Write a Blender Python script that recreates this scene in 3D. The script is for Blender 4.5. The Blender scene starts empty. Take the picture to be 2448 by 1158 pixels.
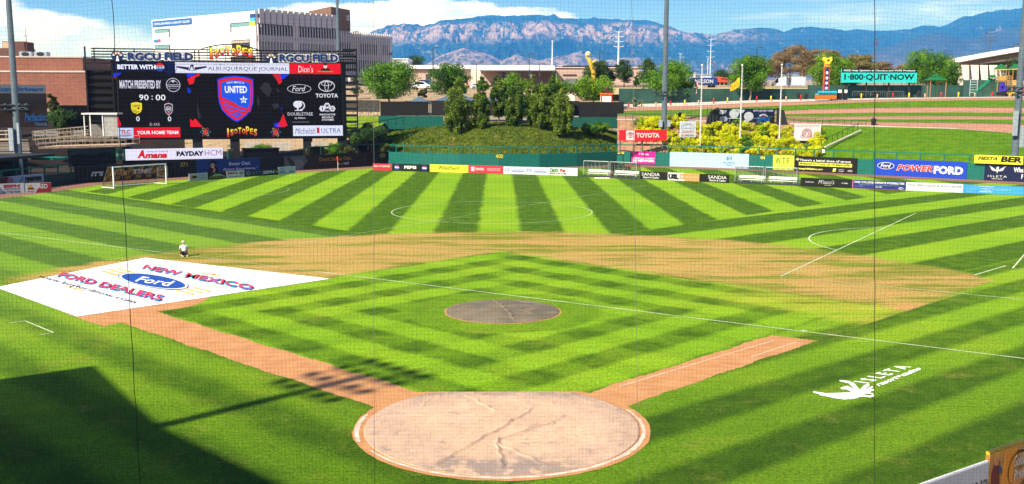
import bpy, math, random
import numpy as np
from mathutils import Vector, Matrix
R = math.radians
S = bpy.context.scene
COL = S.collection
rnd = random.Random(7)

# ------------------------------------------------------------------ camera
CAM = np.array([-0.1612, -29.6592, 10.0949]); FPX = 2405.16; PITCH = .1401; YAW = .0127; ROLL = .0014
fw = np.array([math.sin(YAW)*math.cos(PITCH), math.cos(YAW)*math.cos(PITCH), -math.sin(PITCH)])
r0 = np.array([math.cos(YAW), -math.sin(YAW), 0]); u0 = np.cross(r0, fw)
rt = r0*math.cos(ROLL)+u0*math.sin(ROLL); up = -r0*math.sin(ROLL)+u0*math.cos(ROLL)
cd = bpy.data.cameras.new('camera'); cam = bpy.data.objects.new('camera', cd); COL.objects.link(cam)
cd.sensor_width = 36; cd.lens = 36*FPX/2448; cd.clip_start = .1; cd.clip_end = 60000
cam.matrix_world = Matrix(((rt[0], up[0], -fw[0], CAM[0]), (rt[1], up[1], -fw[1], CAM[1]), (rt[2], up[2], -fw[2], CAM[2]), (0, 0, 0, 1)))
S.camera = cam

# ------------------------------------------------------------------ light
SUN_EL, SUN_AZ = 40.0, 44.8          # shadows fall towards (sin az, cos az)
S.view_settings.view_transform = 'Standard'; S.view_settings.look = 'None'
S.view_settings.exposure = 1.0; S.view_settings.gamma = 1
ld = bpy.data.lights.new('sun', 'SUN'); ld.energy = 5.0; ld.angle = R(.53); ld.color = (1, .94, .82)
sun = bpy.data.objects.new('sun', ld); COL.objects.link(sun)
sdir = Vector((math.sin(R(SUN_AZ))*math.cos(R(SUN_EL)), math.cos(R(SUN_AZ))*math.cos(R(SUN_EL)), -math.sin(R(SUN_EL))))
sun.rotation_euler = sdir.to_track_quat('-Z', 'Y').to_euler(); sun.location = (-60, -60, 70)

def nt_math(nt):
    """tiny expression helper: V(...) wraps a socket, operators build Math nodes"""
    class V:
        def __init__(s, k): s.k = k
        def _b(s, o, op, rev=False):
            n = nt.nodes.new('ShaderNodeMath'); n.operation = op
            a, b = (o, s) if rev else (s, o)
            for i, q in enumerate((a, b)):
                if isinstance(q, V): nt.links.new(q.k, n.inputs[i])
                else: n.inputs[i].default_value = q
            return V(n.outputs[0])
        def __add__(s, o): return s._b(o, 'ADD')
        def __radd__(s, o): return s._b(o, 'ADD')
        def __sub__(s, o): return s._b(o, 'SUBTRACT')
        def __rsub__(s, o): return s._b(o, 'SUBTRACT', True)
        def __mul__(s, o): return s._b(o, 'MULTIPLY')
        def __rmul__(s, o): return s._b(o, 'MULTIPLY')
        def __truediv__(s, o): return s._b(o, 'DIVIDE')
        def gt(s, o): return s._b(o, 'GREATER_THAN')
        def lt(s, o): return s._b(o, 'LESS_THAN')
        def mx(s, o): return s._b(o, 'MAXIMUM')
        def mn(s, o): return s._b(o, 'MINIMUM')
        def one(s, op, *a):
            n = nt.nodes.new('ShaderNodeMath'); n.operation = op; nt.links.new(s.k, n.inputs[0])
            for i, q in enumerate(a): n.inputs[i+1].default_value = q
            return V(n.outputs[0])
        def ss(s, a, b, c=0., d=1.):
            n = nt.nodes.new('ShaderNodeMapRange'); n.interpolation_type = 'SMOOTHSTEP'
            nt.links.new(s.k, n.inputs[0])
            if a > b: a, b, c, d = b, a, d, c
            n.inputs[1].default_value = a; n.inputs[2].default_value = b; n.inputs[3].default_value = c; n.inputs[4].default_value = d
            return V(n.outputs[0])
    return V
def noise(nt, vec, scale, detail=4, rough=.55, sc=(1, 1, 1), rot=0, V=None):
    m = nt.nodes.new('ShaderNodeMapping'); m.inputs['Scale'].default_value = sc; m.inputs['Rotation'].default_value = (0, 0, rot)
    nt.links.new(vec, m.inputs[0]); n = nt.nodes.new('ShaderNodeTexNoise'); nt.links.new(m.outputs[0], n.inputs['Vector'])
    n.inputs['Scale'].default_value = scale; n.inputs['Detail'].default_value = detail; n.inputs['Roughness'].default_value = rough
    return V(n.outputs[0]) if V else n.outputs[0]
def mixc(nt, f, a, b):
    n = nt.nodes.new('ShaderNodeMix'); n.data_type = 'RGBA'
    for i, q in ((0, f), (6, a), (7, b)):
        if hasattr(q, 'k'): q = q.k
        if isinstance(q, bpy.types.NodeSocket): nt.links.new(q, n.inputs[i])
        elif i == 0: n.inputs[0].default_value = q
        else: n.inputs[i].default_value = (*q[:3], 1)
    return n.outputs[2]

W = bpy.data.worlds.new('World'); S.world = W; W.use_nodes = True
wn = W.node_tree; wn.nodes.clear()
wo = wn.nodes.new('ShaderNodeOutputWorld'); bg = wn.nodes.new('ShaderNodeBackground'); bg.inputs[1].default_value = .05
sky = wn.nodes.new('ShaderNodeTexSky'); sky.sky_type = 'NISHITA'; sky.sun_disc = False
sky.sun_elevation = R(SUN_EL); sky.sun_rotation = R(SUN_AZ+180); sky.altitude = 1600; sky.air_density = 1.0; sky.dust_density = .6; sky.ozone_density = 2.2
V = nt_math(wn)
tc = wn.nodes.new('ShaderNodeTexCoord'); sp = wn.nodes.new('ShaderNodeSeparateXYZ'); wn.links.new(tc.outputs['Generated'], sp.inputs[0])
dx, dy, dz = V(sp.outputs[0]), V(sp.outputs[1]), V(sp.outputs[2])
az = dx._b(dy, 'ARCTAN2')*57.2958; el = dz.one('ARCSINE')*57.2958      # degrees, 0 = straight over centre field
cb = wn.nodes.new('ShaderNodeCombineXYZ'); wn.links.new((az*.16).k, cb.inputs[0]); wn.links.new((el*.42).k, cb.inputs[1])
cn = noise(wn, cb.outputs[0], 1.1, 9, .58, V=V)
cn2 = noise(wn, cb.outputs[0], .45, 3, .5, V=V)
# cumulus banks: one over the left field end of the range, one behind the crest; a thin veil to the right
edge = cn - .5
bankA = (az + edge*7).ss(-19.5, -21.0)*(el + edge*3.2 + (az+26)*.33).ss(5.6, 5.0)
bankA2 = (az + edge*5).ss(-15.2, -18.0)*(el + edge*2.5).ss(3.9, 3.3)
bankB = (az + edge*5).ss(-15.8, -14.6)*(az + edge*4).ss(4.6, 3.4)*(el + edge*2.6 + (az+5).one('ABSOLUTE')*.12).ss(5.9, 5.6)
veil = (az).ss(3, 14)*(noise(wn, cb.outputs[0], .8, 6, .6, (.5, 2.2, 1), V=V)).ss(.42, .75)*.55*el.ss(3.2, 4.8)
rest = cn2.ss(.60, .72)*(el.ss(14, 24))*.5
cl = bankA.mx(bankB).mx(veil).mx(rest).mx(bankA2*.9)
shade = noise(wn, cb.outputs[0], 1.6, 7, .6, V=V)
ccol = mixc(wn, shade.ss(.38, .62)*el.ss(2.0, 4.6, .15, 1.), (9.0, 11.2, 17.0), (21., 21., 21.5))
hs = wn.nodes.new('ShaderNodeHueSaturation'); hs.inputs['Saturation'].default_value = 1.12; hs.inputs['Value'].default_value = 1.0; wn.links.new(sky.outputs[0], hs.inputs['Color'])
tint = wn.nodes.new('ShaderNodeMix'); tint.data_type = 'RGBA'; tint.blend_type = 'MULTIPLY'; tint.inputs[0].default_value = 1; wn.links.new(hs.outputs[0], tint.inputs[6]); tint.inputs[7].default_value = (.74, .92, 1.58, 1)
wn.links.new(mixc(wn, cl, tint.outputs[2], ccol), bg.inputs[0]); wn.links.new(bg.outputs[0], wo.inputs[0])

# ------------------------------------------------------------------ pixel <-> place helpers
def ray(px, py): return fw*FPX + rt*(px-1224) + up*(579-py)
def G(px, py, z=0.):
    d = ray(px, py); t = (z-CAM[2])/d[2]; return CAM+t*d
def pt(px, py, D):
    d = ray(px, py); h = math.hypot(d[0], d[1]); dep = d[1]*math.cos(YAW)+d[0]*math.sin(YAW)
    return CAM + d*(D/dep)
def zat(py, D): return pt(1224, py, D)[2]

# ------------------------------------------------------------------ materials
def lin(h):
    c = [int(h[i:i+2], 16)/255 for i in (0, 2, 4)]
    return tuple((x/12.92 if x <= .04045 else ((x+.055)/1.055)**2.4) for x in c)
MC = {}
def mat(rgb, rough=.7, var=.18, scale=2.5, spec=.25, metal=0, emit=0, bump=0, alpha=1, sat=None):
    if isinstance(rgb, str): rgb = lin(rgb)
    key = (tuple(round(x, 4) for x in rgb), rough, var, scale, metal, emit, bump, alpha)
    if key in MC: return MC[key]
    m = bpy.data.materials.new('surface'); m.use_nodes = True; nt = m.node_tree; b = nt.nodes['Principled BSDF']
    b.inputs['Roughness'].default_value = rough; b.inputs['Metallic'].default_value = metal; b.inputs['Specular IOR Level'].default_value = spec
    if emit:
        b.inputs['Base Color'].default_value = (.004, .004, .005, 1); b.inputs['Emission Color'].default_value = (*rgb, 1); b.inputs['Emission Strength'].default_value = emit; b.inputs['Specular IOR Level'].default_value = 0
    elif var:
        t = nt.nodes.new('ShaderNodeTexCoord'); n = noise(nt, t.outputs['Object'], scale, 5, .6)
        lo = tuple(x*(1-var) for x in rgb); hi = tuple(min(1, x*(1+var)) for x in rgb)
        mp = nt.nodes.new('ShaderNodeMapRange'); nt.links.new(n, mp.inputs[0]); mp.inputs[1].default_value = .3; mp.inputs[2].default_value = .7
        nt.links.new(mixc(nt, mp.outputs[0], lo, hi), b.inputs['Base Color'])
        if bump:
            bp = nt.nodes.new('ShaderNodeBump'); bp.inputs['Strength'].default_value = bump; nt.links.new(n, bp.inputs['Height']); nt.links.new(bp.outputs[0], b.inputs['Normal'])
    else: b.inputs['Base Color'].default_value = (*rgb, 1)
    if alpha < 1: b.inputs['Alpha'].default_value = alpha
    MC[key] = m; return m
def dim(h, k=.62): return tuple(c*k for c in lin(h))
def ink(h, led=False): return mat(h, emit=.62) if led else mat(dim(h), .55, .06, 1.5)

def grad_ink(z0, z1, lo, mid_, hi, led):
    m = bpy.data.materials.new('gradient print'); m.use_nodes = True; nt = m.node_tree; b = nt.nodes['Principled BSDF']; V = nt_math(nt)
    t = nt.nodes.new('ShaderNodeTexCoord'); s = nt.nodes.new('ShaderNodeSeparateXYZ'); nt.links.new(t.outputs['Object'], s.inputs[0]); z = V(s.outputs[2])
    c = mixc(nt, z.ss(z0+(z1-z0)*.15, z0+(z1-z0)*.5), lin(lo), lin(mid_)); c = mixc(nt, z.ss(z0+(z1-z0)*.45, z0+(z1-z0)*.8), c, lin(hi))
    if led: nt.links.new(c, b.inputs['Emission Color']); b.inputs['Emission Strength'].default_value = .62; b.inputs['Base Color'].default_value = (.004, .004, .005, 1)
    else: nt.links.new(c, b.inputs['Base Color'])
    b.inputs['Roughness'].default_value = .55; b.inputs['Specular IOR Level'].default_value = .2; return m
# ------------------------------------------------------------------ objects
def tag(o, label=None, cat=None, group=None, kind=None):
    if label: o['label'] = label
    if cat: o['category'] = cat
    if group: o['group'] = group
    if kind: o['kind'] = kind
    return o
def thing(name, label, cat, loc=(0, 0, 0), rz=0, group=None):
    o = bpy.data.objects.new(name, None); COL.objects.link(o); o.location = loc; o.rotation_euler = (0, 0, rz); o.empty_display_size = .3
    return tag(o, label, cat, group)
def link(name, me, m=None, parent=None):
    o = bpy.data.objects.new(name, me); COL.objects.link(o)
    if m is not None and not me.materials: me.materials.append(m)
    if parent: o.parent = parent
    return o
class MB:
    def __init__(s): s.v = []; s.f = []; s.mi = []; s.m = 0
    def add(s, vs, fs):
        n = len(s.v); s.v += [tuple(map(float, q)) for q in vs]
        for f in fs: s.f.append(tuple(i+n for i in f)); s.mi.append(s.m)
        return s
    def box(s, x0, x1, y0, y1, z0, z1):
        return s.add([(x0, y0, z0), (x1, y0, z0), (x1, y1, z0), (x0, y1, z0), (x0, y0, z1), (x1, y0, z1), (x1, y1, z1), (x0, y1, z1)],
                     [(0, 3, 2, 1), (4, 5, 6, 7), (0, 1, 5, 4), (1, 2, 6, 5), (2, 3, 7, 6), (3, 0, 4, 7)])
    def tube(s, pts, r, n=6, r1=None, cap=True):
        pts = [Vector(p) for p in pts]; L = len(pts); base = len(s.v)
        for i, p in enumerate(pts):
            d = (pts[min(i+1, L-1)]-pts[max(i-1, 0)]).normalized()
            a = Vector((0, 0, 1)) if abs(d.z) < .9 else Vector((1, 0, 0))
            a = d.cross(a).normalized(); b = d.cross(a); rr = r if r1 is None else r+(r1-r)*i/(L-1)
            for k in range(n):
                t = 2*math.pi*k/n; s.v.append(tuple(p+a*rr*math.cos(t)+b*rr*math.sin(t)))
        for i in range(L-1):
            for k in range(n):
                k2 = (k+1) % n; s.f.append((base+i*n+k, base+i*n+k2, base+(i+1)*n+k2, base+(i+1)*n+k)); s.mi.append(s.m)
        if cap:
            s.f.append(tuple(base+k for k in range(n))); s.f.append(tuple(base+(L-1)*n+k for k in range(n)))
            s.mi += [s.m, s.m]
        return s
    def cyl(s, x, y, z0, z1, r, r1=None, n=12): return s.tube([(x, y, z0), (x, y, z1)], r, n, r1)
    def prism(s, pts, z0, z1):            # polygon in xy, extruded in z
        n = len(pts); vs = [(p[0], p[1], z0) for p in pts]+[(p[0], p[1], z1) for p in pts]
        return s.add(vs, [tuple(range(n))[::-1], tuple(range(n, 2*n))]+[(i, (i+1) % n, n+(i+1) % n, n+i) for i in range(n)])
    def slab(s, pts, y0, y1):             # polygon in xz, extruded in y
        n = len(pts); vs = [(p[0], y0, p[1]) for p in pts]+[(p[0], y1, p[1]) for p in pts]
        return s.add(vs, [tuple(range(n)), tuple(range(n, 2*n))[::-1]]+[(i, n+i, n+(i+1) % n, (i+1) % n) for i in range(n)])
    def lathe(s, prof, n=16, x=0, y=0):
        base = len(s.v)
        for r, z in prof:
            for k in range(n): t = 2*math.pi*k/n; s.v.append((x+r*math.cos(t), y+r*math.sin(t), z))
        for i in range(len(prof)-1):
            for k in range(n):
                k2 = (k+1) % n; s.f.append((base+i*n+k, base+i*n+k2, base+(i+1)*n+k2, base+(i+1)*n+k)); s.mi.append(s.m)
        return s
    def mesh(s, name, ms):
        me = bpy.data.meshes.new(name); me.from_pydata(s.v, [], s.f)
        for m in (ms if isinstance(ms, (list, tuple)) else [ms]): me.materials.append(m)
        if max(s.mi, default=0) > 0: me.polygons.foreach_set('material_index', s.mi)
        me.update(); return me
    def build(s, name, ms, parent=None, smooth=False):
        me = s.mesh(name, ms)
        if smooth: me.polygons.foreach_set('use_smooth', [True]*len(me.polygons))
        return link(name, me, None, parent)
def ell(cx, cz, rx, rz, n=28, a0=0, a1=2*math.pi): return [(cx+rx*math.cos(a0+(a1-a0)*i/n), cz+rz*math.sin(a0+(a1-a0)*i/n)) for i in range(n)]
TC = {}
def text_mesh(s, bold=0., shear=0., mono=False, space=1.):
    k = (s, bold, shear, space)
    if k in TC: return TC[k]
    c = bpy.data.curves.new('t', 'FONT'); c.body = s; c.resolution_u = 2; c.offset = bold; c.shear = shear; c.extrude = 0; c.space_character = space
    c.align_x = 'LEFT'; o = bpy.data.objects.new('t', c); me = bpy.data.meshes.new_from_object(o); bpy.data.objects.remove(o)
    co = np.empty(len(me.vertices)*3); me.vertices.foreach_get('co', co); co = co.reshape(-1, 3)
    fs = [tuple(p.vertices) for p in me.polygons]; bpy.data.meshes.remove(me)
    lo = co.min(0); hi = co.max(0); co = (co-lo)/np.maximum(hi-lo, 1e-6); TC[k] = (co, fs); return TC[k]
class Face:
    """a printable rectangle w x h in the local XZ plane of `parent`, front towards -Y"""
    def __init__(s, parent, w, h, y=0., led=False, x0=0., z0=0.): s.p, s.w, s.h, s.y, s.led, s.x0, s.z0 = parent, w, h, y, led, x0, z0; s.n = 0
    def X(s, f): return s.x0+f*s.w
    def Z(s, f): return s.z0+f*s.h
    def T(s, txt, a, b, c, d, col, bold=.02, shear=0., name='lettering', lay=2, wave=None, space=1., arc=0):
        co, fs = text_mesh(txt, bold, shear, space=space)
        y = s.y-.012*lay; vs = []
        for q in co:
            fz = c+(d-c)*q[1]
            if arc: fz += arc*(1-(2*q[0]-1)**2)
            vs.append((s.X(a+(b-a)*q[0]), y, s.Z(fz)))
        return MB().add(vs, fs).build(name, ink(col, s.led), s.p)
    def P(s, pts, col, name='emblem', lay=1):
        y = s.y-.012*lay; m = MB(); pts = [(s.X(p[0]), s.Z(p[1])) for p in pts]; m.slab(pts, y, y+.006); return m.build(name, ink(col, s.led), s.p)
    def Rr(s, a, b, c, d, col, name='printed_panel', lay=1): return s.P([(a, c), (b, c), (b, d), (a, d)], col, name, lay)
    def E(s, cx, cz, rx, rz, col, name='emblem', lay=1, asp=True):
        return s.P(ell(cx, cz, rx, rz), col, name, lay)
    def ring(s, cx, cz, rx, rz, tx, tz, col, name='emblem', lay=1, a0=0, a1=2*math.pi, n=30):
        y = s.y-.012*lay; vs = []; fs = []
        for i in range(n+1):
            t = a0+(a1-a0)*i/n
            vs += [(s.X(cx+rx*math.cos(t)), y, s.Z(cz+rz*math.sin(t))), (s.X(cx+(rx-tx)*math.cos(t)), y, s.Z(cz+(rz-tz)*math.sin(t)))]
        fs = [(2*i, 2*i+1, 2*i+3, 2*i+2) for i in range(n)]
        return MB().add(vs, fs).build(name, ink(col, s.led), s.p)
    def multi(s, polys, col, name='emblem', lay=1):
        y = s.y-.012*lay; m = MB()
        for pts in polys: m.slab([(s.X(p[0]), s.Z(p[1])) for p in pts], y, y+.006)
        return m.build(name, ink(col, s.led), s.p)
class Plane:
    """vertical plane through two ground points; hit(px,py) -> metres along it and height"""
    def __init__(s, p0, p1):
        s.p = np.array(p0[:2], float); e = np.array(p1[:2], float)-s.p; s.L = np.hypot(*e); s.e = e/s.L; s.rz = math.atan2(s.e[1], s.e[0])
        s.nrm = np.array([s.e[1], -s.e[0]])
    def hit(s, px, py):
        d = ray(px, py); A = np.array([[s.e[0], -d[0]], [s.e[1], -d[1]]]); b = CAM[:2]-s.p
        q = np.linalg.solve(A, b); return q[0], CAM[2]+q[1]*d[2]
    def at(s, a, off=0, z=0): q = s.p+s.e*a+s.nrm*off; return (q[0], q[1], z)
def panel(name, label, cat, pl, x0, y0, x1, y1, col, t=.06, off=.03, group=None, led=False, part='panel', parent=None, zb=None, zt=None, mt=None):
    a, zt_ = pl.hit(x0, y0); b, zb_ = pl.hit(x1, y1)
    if zt is not None: zt_ = zt
    if zb is not None: zb_ = zb
    w, h = b-a, zt_-zb_
    T = thing(name, label, cat, pl.at(a, off, zb_), pl.rz, group)
    MB().box(0, w, -t, 0, 0, h).build(part, mt or (mat(dim(col), .5, .05, .8) if not led else ink(col, True)), T)
    return Face(T, w, h, -t, led), T
def instance(src, loc, rz=None, label=None, scale=None):
    r = src.copy(); COL.objects.link(r); r.location = loc
    if rz is not None: r.rotation_euler = (0, 0, rz)
    if label: r['label'] = label
    if scale is not None: r.scale = scale if not isinstance(scale, (int, float)) else (scale,)*3
    for ch in list(src.children):
        c = ch.copy(); COL.objects.link(c); c.parent = r
        for g in list(ch.children):
            d = g.copy(); COL.objects.link(d); d.parent = c
    return r
ORD = 'first second third fourth fifth sixth seventh eighth ninth tenth eleventh twelfth thirteenth fourteenth'.split()
def strip(name, lines, m, kind='structure', smooth=False):
    """surface through consecutive polylines with equal point counts"""
    n = len(lines[0]); vs = [q for l in lines for q in l]
    fs = [(i*n+k, i*n+k+1, (i+1)*n+k+1, (i+1)*n+k) for i in range(len(lines)-1) for k in range(n-1)]
    return tag(MB().add(vs, fs).build(name, m, None, smooth), kind=kind)
def sheet(name, pts, z, m, kind='structure', parent=None):
    o = MB().add([(p[0], p[1], z) for p in pts], [tuple(range(len(pts)))]).build(name, m, parent)
    return tag(o, kind=kind) if kind else o

#@@FIELD
# ------------------------------------------------------------------ field grass
def grass_field_mat():
    m = bpy.data.materials.new('mown turf'); m.use_nodes = True; nt = m.node_tree; b = nt.nodes['Principled BSDF']; V = nt_math(nt)
    g = nt.nodes.new('ShaderNodeNewGeometry'); pos = g.outputs['Position']; s = nt.nodes.new('ShaderNodeSeparateXYZ'); nt.links.new(pos, s.inputs[0])
    wob = (noise(nt, pos, .35, 3, V=V)-.5)*.6 + (noise(nt, pos, 3.5, 4, .7, V=V)-.5)*.55
    x = V(s.outputs[0])+wob; y = V(s.outputs[1])+wob*.7
    q = 2**-.5; u = (x+y)*q; v = (y-x)*q
    def sq(c, half, off, sharp=5.):        # +1 for dark bands [off, off+half), period 2 half
        w = ((c-off)*(math.pi/half)).one('SINE')*sharp
        return w.mx(-1.).mn(1.)
    def blend(m_, a, b_): return b_ + m_*(a-b_)
    centre = (u-25.6).ss(-.2, .2)*(v-26.2).ss(-.2, .2)
    left = (v-u).gt(0)
    c1 = sq(x, 3.38, -12.0)
    v2 = v+(u-50)*.1
    cr = blend((v2-0.3).ss(-.3, .3), sq(v2, 3.72, 22.45), sq(v+u*.1, 1.75, -3.45, 2.5)*.75)
    cl_ = blend((u-1.0).ss(-.3, .3), sq(u+(v-60)*.02, 3.3, 22.3), sq(u, 1.75, -4.9, 1.6)*.55)
    outer = blend(centre, c1, blend(left, cl_, cr))
    inn = ((u-.9).mn(v-.9).mn(26.3-u).mn(26.3-v)).ss(-.15, .15)
    qw = (x*(y-18.)).ss(-18, 18)
    inner = blend(qw, sq(u, 1.67, 1.05, 2.6)*.76+sq(v, 1.67, 2.77, 2.6)*.32, sq(u, 1.67, 1.05, 2.6)*.32+sq(v, 1.67, 2.77, 2.6)*.76)-.25
    # collars round the mound and along the edges of the infield are cut one way only
    rm = ((x*x+(y-18.0)*(y-18.0)).one('SQRT'))
    inner = inner*rm.ss(4.4, 4.9)
    st = blend(inn, inner, outer)           # 1 dark, -1 light
    fine = noise(nt, pos, 9, 6, .75, V=V); mid = noise(nt, pos, .9, 4, .6, V=V); big = noise(nt, pos, .12, 3, .5, V=V)
    grain = noise(nt, pos, 32, 3, .8, V=V)
    tuft = (fine-.5)*3.2+(grain-.5)*3.0+(noise(nt, pos, 3.6, 5, .75, V=V)-.5)*.6
    f = (st*-.5+.5)+(mid-.5)*.5+(big-.5)*.25
    f = f.mx(-.15).mn(1.15)
    # light gold-green where the cut lies away, deep green where it lies towards us
    lightc = mixc(nt, big.ss(.35, .65), (.145, .290, .006), (.195, .320, .009))
    darkc = mixc(nt, mid.ss(.35, .65), (.036, .092, .0010), (.060, .120, .0016))
    col = mixc(nt, f.mx(0.).mn(1.), darkc, lightc)
    # deeper, lusher green close to the stands, with vignette and shade painted in
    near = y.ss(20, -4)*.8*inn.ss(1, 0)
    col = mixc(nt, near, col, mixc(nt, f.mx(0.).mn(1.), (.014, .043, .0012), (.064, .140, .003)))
    # foul side of left field is cooler
    lf = ((u-24).ss(1, -1)*v.ss(10, 40)*inn.ss(1, 0))*.35
    col = mixc(nt, lf, col, (.085, .165, .035))
    # dry laid turf over the infield skin
    cr_ = ((x*x+(y-18.4)*(y-18.4)).one('SQRT'))
    rag = (noise(nt, pos, .8, 6, .75, (.35, 1, 1), R(33), V=V)-.5)*4.5
    inskin = (cr_+rag-29.2).ss(.6, -.6)*((u-26.3).mx(v-26.3)+rag*.25).ss(-.4, .9)*(v+1.2).ss(-.1, .1)*(u+1.2).ss(-.1, .1)
    ang = R(33)
    streak = noise(nt, pos, 1.0, 6, .65, (.12, 1.2, 1), ang, V=V)
    patch = noise(nt, pos, .22, 4, .6, (.5, 1, 1), ang, V=V)
    dry = (streak*1.3+patch*1.5-1.38+(x+6).one('ABSOLUTE')*-.002+.05).ss(-.16, .12)
    tan = mixc(nt, noise(nt, pos, .7, 5, .7, (.3, 1, 1), ang, V=V).ss(.5, .68), (.39, .25, .075), (.46, .22, .08))
    dcol = mixc(nt, dry*.92, (.15, .17, .014), tan)
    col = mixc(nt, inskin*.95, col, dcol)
    # yellowed turf by first base
    yb = (u-21.5).ss(0, 2)*(28.5-u).ss(0, 1)*(9-v).ss(0, 4)*(v+1.1).ss(-.1, .1)*(1-inskin)
    col = mixc(nt, yb*(streak.ss(.35, .6)*.6+.2), col, (.33, .33, .03))
    # worn edges by the track
    wl = (noise(nt, pos, .5, 6, .75, V=V).ss(.52, .72)*.4).mx(noise(nt, pos, 2.2, 6, .8, V=V).ss(.58, .7)*.35)*y.ss(70, 10)
    col = mixc(nt, wl, col, (.20, .19, .03))
    hm = nt.nodes.new('ShaderNodeBrightContrast'); nt.links.new(col, hm.inputs[0]); hm.inputs[2].default_value = 0
    val = nt.nodes.new('ShaderNodeHueSaturation'); nt.links.new(col, val.inputs['Color']); val.inputs['Saturation'].default_value = 1.
    nt.links.new((tuft*1.05+1.0+(noise(nt, pos, 1.0, 5, .7, (.2, 1.6, 1), R(20), V=V)-.5)*.5).mx(.3).k, val.inputs['Value'])
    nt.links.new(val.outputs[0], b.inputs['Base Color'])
    b.inputs['Roughness'].default_value = .9; b.inputs['Specular IOR Level'].default_value = .1
    bp = nt.nodes.new('ShaderNodeBump'); bp.inputs['Strength'].default_value = .35; bp.inputs['Distance'].default_value = .05; nt.links.new(fine.k, bp.inputs['Height']); nt.links.new(bp.outputs[0], b.inputs['Normal'])
    return m
def dirt_mat(a, b_, sc=1.5, streaks=None):
    m = bpy.data.materials.new('dirt'); m.use_nodes = True; nt = m.node_tree; b = nt.nodes['Principled BSDF']; V = nt_math(nt)
    g = nt.nodes.new('ShaderNodeNewGeometry'); pos = g.outputs['Position']
    n = noise(nt, pos, sc, 7, .65, V=V); f = noise(nt, pos, 25, 4, .7, V=V)
    col = mixc(nt, (n*.8+f*.4-.1).ss(.3, .7), a, b_)
    if streaks: col = mixc(nt, noise(nt, pos, 3.5, 6, .8, (.5, 2, 1), .6, V=V).ss(.58, .64)*noise(nt, pos, .22, 2, V=V).ss(.42, .58)*.75, col, streaks)
    nt.links.new(col, b.inputs['Base Color']); b.inputs['Roughness'].default_value = .95
    bp = nt.nodes.new('ShaderNodeBump'); bp.inputs['Strength'].default_value = .3; bp.inputs['Distance'].default_value = .02; nt.links.new(f.k, bp.inputs['Height']); nt.links.new(bp.outputs[0], b.inputs['Normal'])
    return m
TURF = grass_field_mat()
DIRT = dirt_mat((.36, .155, .050), (.48, .235, .090), 1.2, (.27, .10, .05))
TRACK = dirt_mat((.16, .075, .05), (.22, .10, .065), .8)
# wall line (ground points, left to right)
def wp(px, D): q = pt(px, 300, D); return (q[0], q[1])
WL = [(-60., 62.), wp(0, 109), wp(171, 121.5), wp(440, 132.7), wp(677, 143.6), wp(928, 157.2)]
WC = [wp(928, 157.2), wp(1000, 154.2), wp(1100, 151.9), wp(1194, 151.2), wp(1290, 151.8), wp(1380, 154.6), wp(1476, 159.2)]
WR = [wp(1476, 159.2), wp(1640, 154.6), wp(1816, 149.2), wp(2092, 138.2), wp(2448, 126.2), (74., 86.), (84., 60.)]
poly = [(-60, -34), (30, -34)] + [(84, 30)] + WR[::-1] + WC[::-1][1:] + WL[::-1][1:]
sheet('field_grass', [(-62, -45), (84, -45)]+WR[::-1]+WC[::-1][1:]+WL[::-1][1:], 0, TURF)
# warning track ring: between wall and an inset line
def inset(poly_, d):
    out = []
    for i, p in enumerate(poly_):
        a = np.array(poly_[max(i-1, 0)]); b = np.array(poly_[min(i+1, len(poly_)-1)]); e = b-a; e = e/np.hypot(*e); n = np.array([e[1], -e[0]])
        out.append(tuple(np.array(p)+n*d))
    return out
WA = WL + WC[1:] + WR[1:]
strip('warning_track', [[(p[0], p[1], .008) for p in WA], [(p[0], p[1], .008) for p in inset(WA, 4.2)]], TRACK)
# infield dirt: base paths and the circle round home plate
Gp = lambda *l: [tuple(G(*q)[:2]) for q in l]
def rough(pts, step=.22, amp=.05):
    out = []; n = len(pts)
    for i in range(n):
        a, b_ = Vector(pts[i]), Vector(pts[(i+1) % n]); k = max(1, int((b_-a).length/step)); nn = Vector((-(b_-a).y, (b_-a).x)).normalized()
        for j in range(k): q = a+(b_-a)*j/k+nn*(rnd.uniform(-amp, amp)+.05*math.sin((a.x+j*step)*1.7)); out.append((q.x, q.y))
    return out
sheet('third_base_path', rough(Gp((1000, 938), (700, 845.5), (370, 745), (430, 738), (475, 727.5), (500, 713), (500, 690), (330, 690), (120, 735), (184, 759), (248, 782), (292, 772), (345, 790), (600, 876), (890, 972), (960, 1000), (1050, 960))), .006, DIRT)
sheet('first_base_path', rough(Gp((1410, 938), (1600, 878.5), (1840, 803), (1957, 815), (1760, 881), (1505, 970), (1430, 1000), (1350, 960))), .006, DIRT)
hc = (-.08, .72)
circ = lambda r, n=72, c=hc, j=0: [(c[0]+(r+rnd.uniform(-j, j))*math.cos(2*math.pi*k/n), c[1]+(r+rnd.uniform(-j, j))*math.sin(2*math.pi*k/n)) for k in range(n)]
cp = [(x, min(y, 4.42)) for x, y in circ(4.62, 90, j=.03)]
sheet('home_plate_dirt', cp, .010, DIRT)
LIME = dirt_mat((.40, .27, .19), (.66, .58, .50), 2.5)
def arc_band(name, c, r0_, r1_, a0, a1, z, m, n=60, kind='structure', lab=None):
    vs = []; 
    for i in range(n+1):
        t = R(a0+(a1-a0)*i/n); k = math.sin(math.pi*i/n)**.35; jr = rnd.uniform(-.02, .02)
        ra = r0_+(r1_-r0_)*.5*(1-k); rb = r1_-(r1_-r0_)*.3*(1-k)+jr
        vs += [(c[0]+ra*math.cos(t), c[1]+ra*math.sin(t), z), (c[0]+rb*math.cos(t), c[1]+rb*math.sin(t), z)]
    o = MB().add(vs, [(2*i, 2*i+1, 2*i+3, 2*i+2) for i in range(n)]).build(name, m); return tag(o, kind=kind) if kind else o
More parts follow.
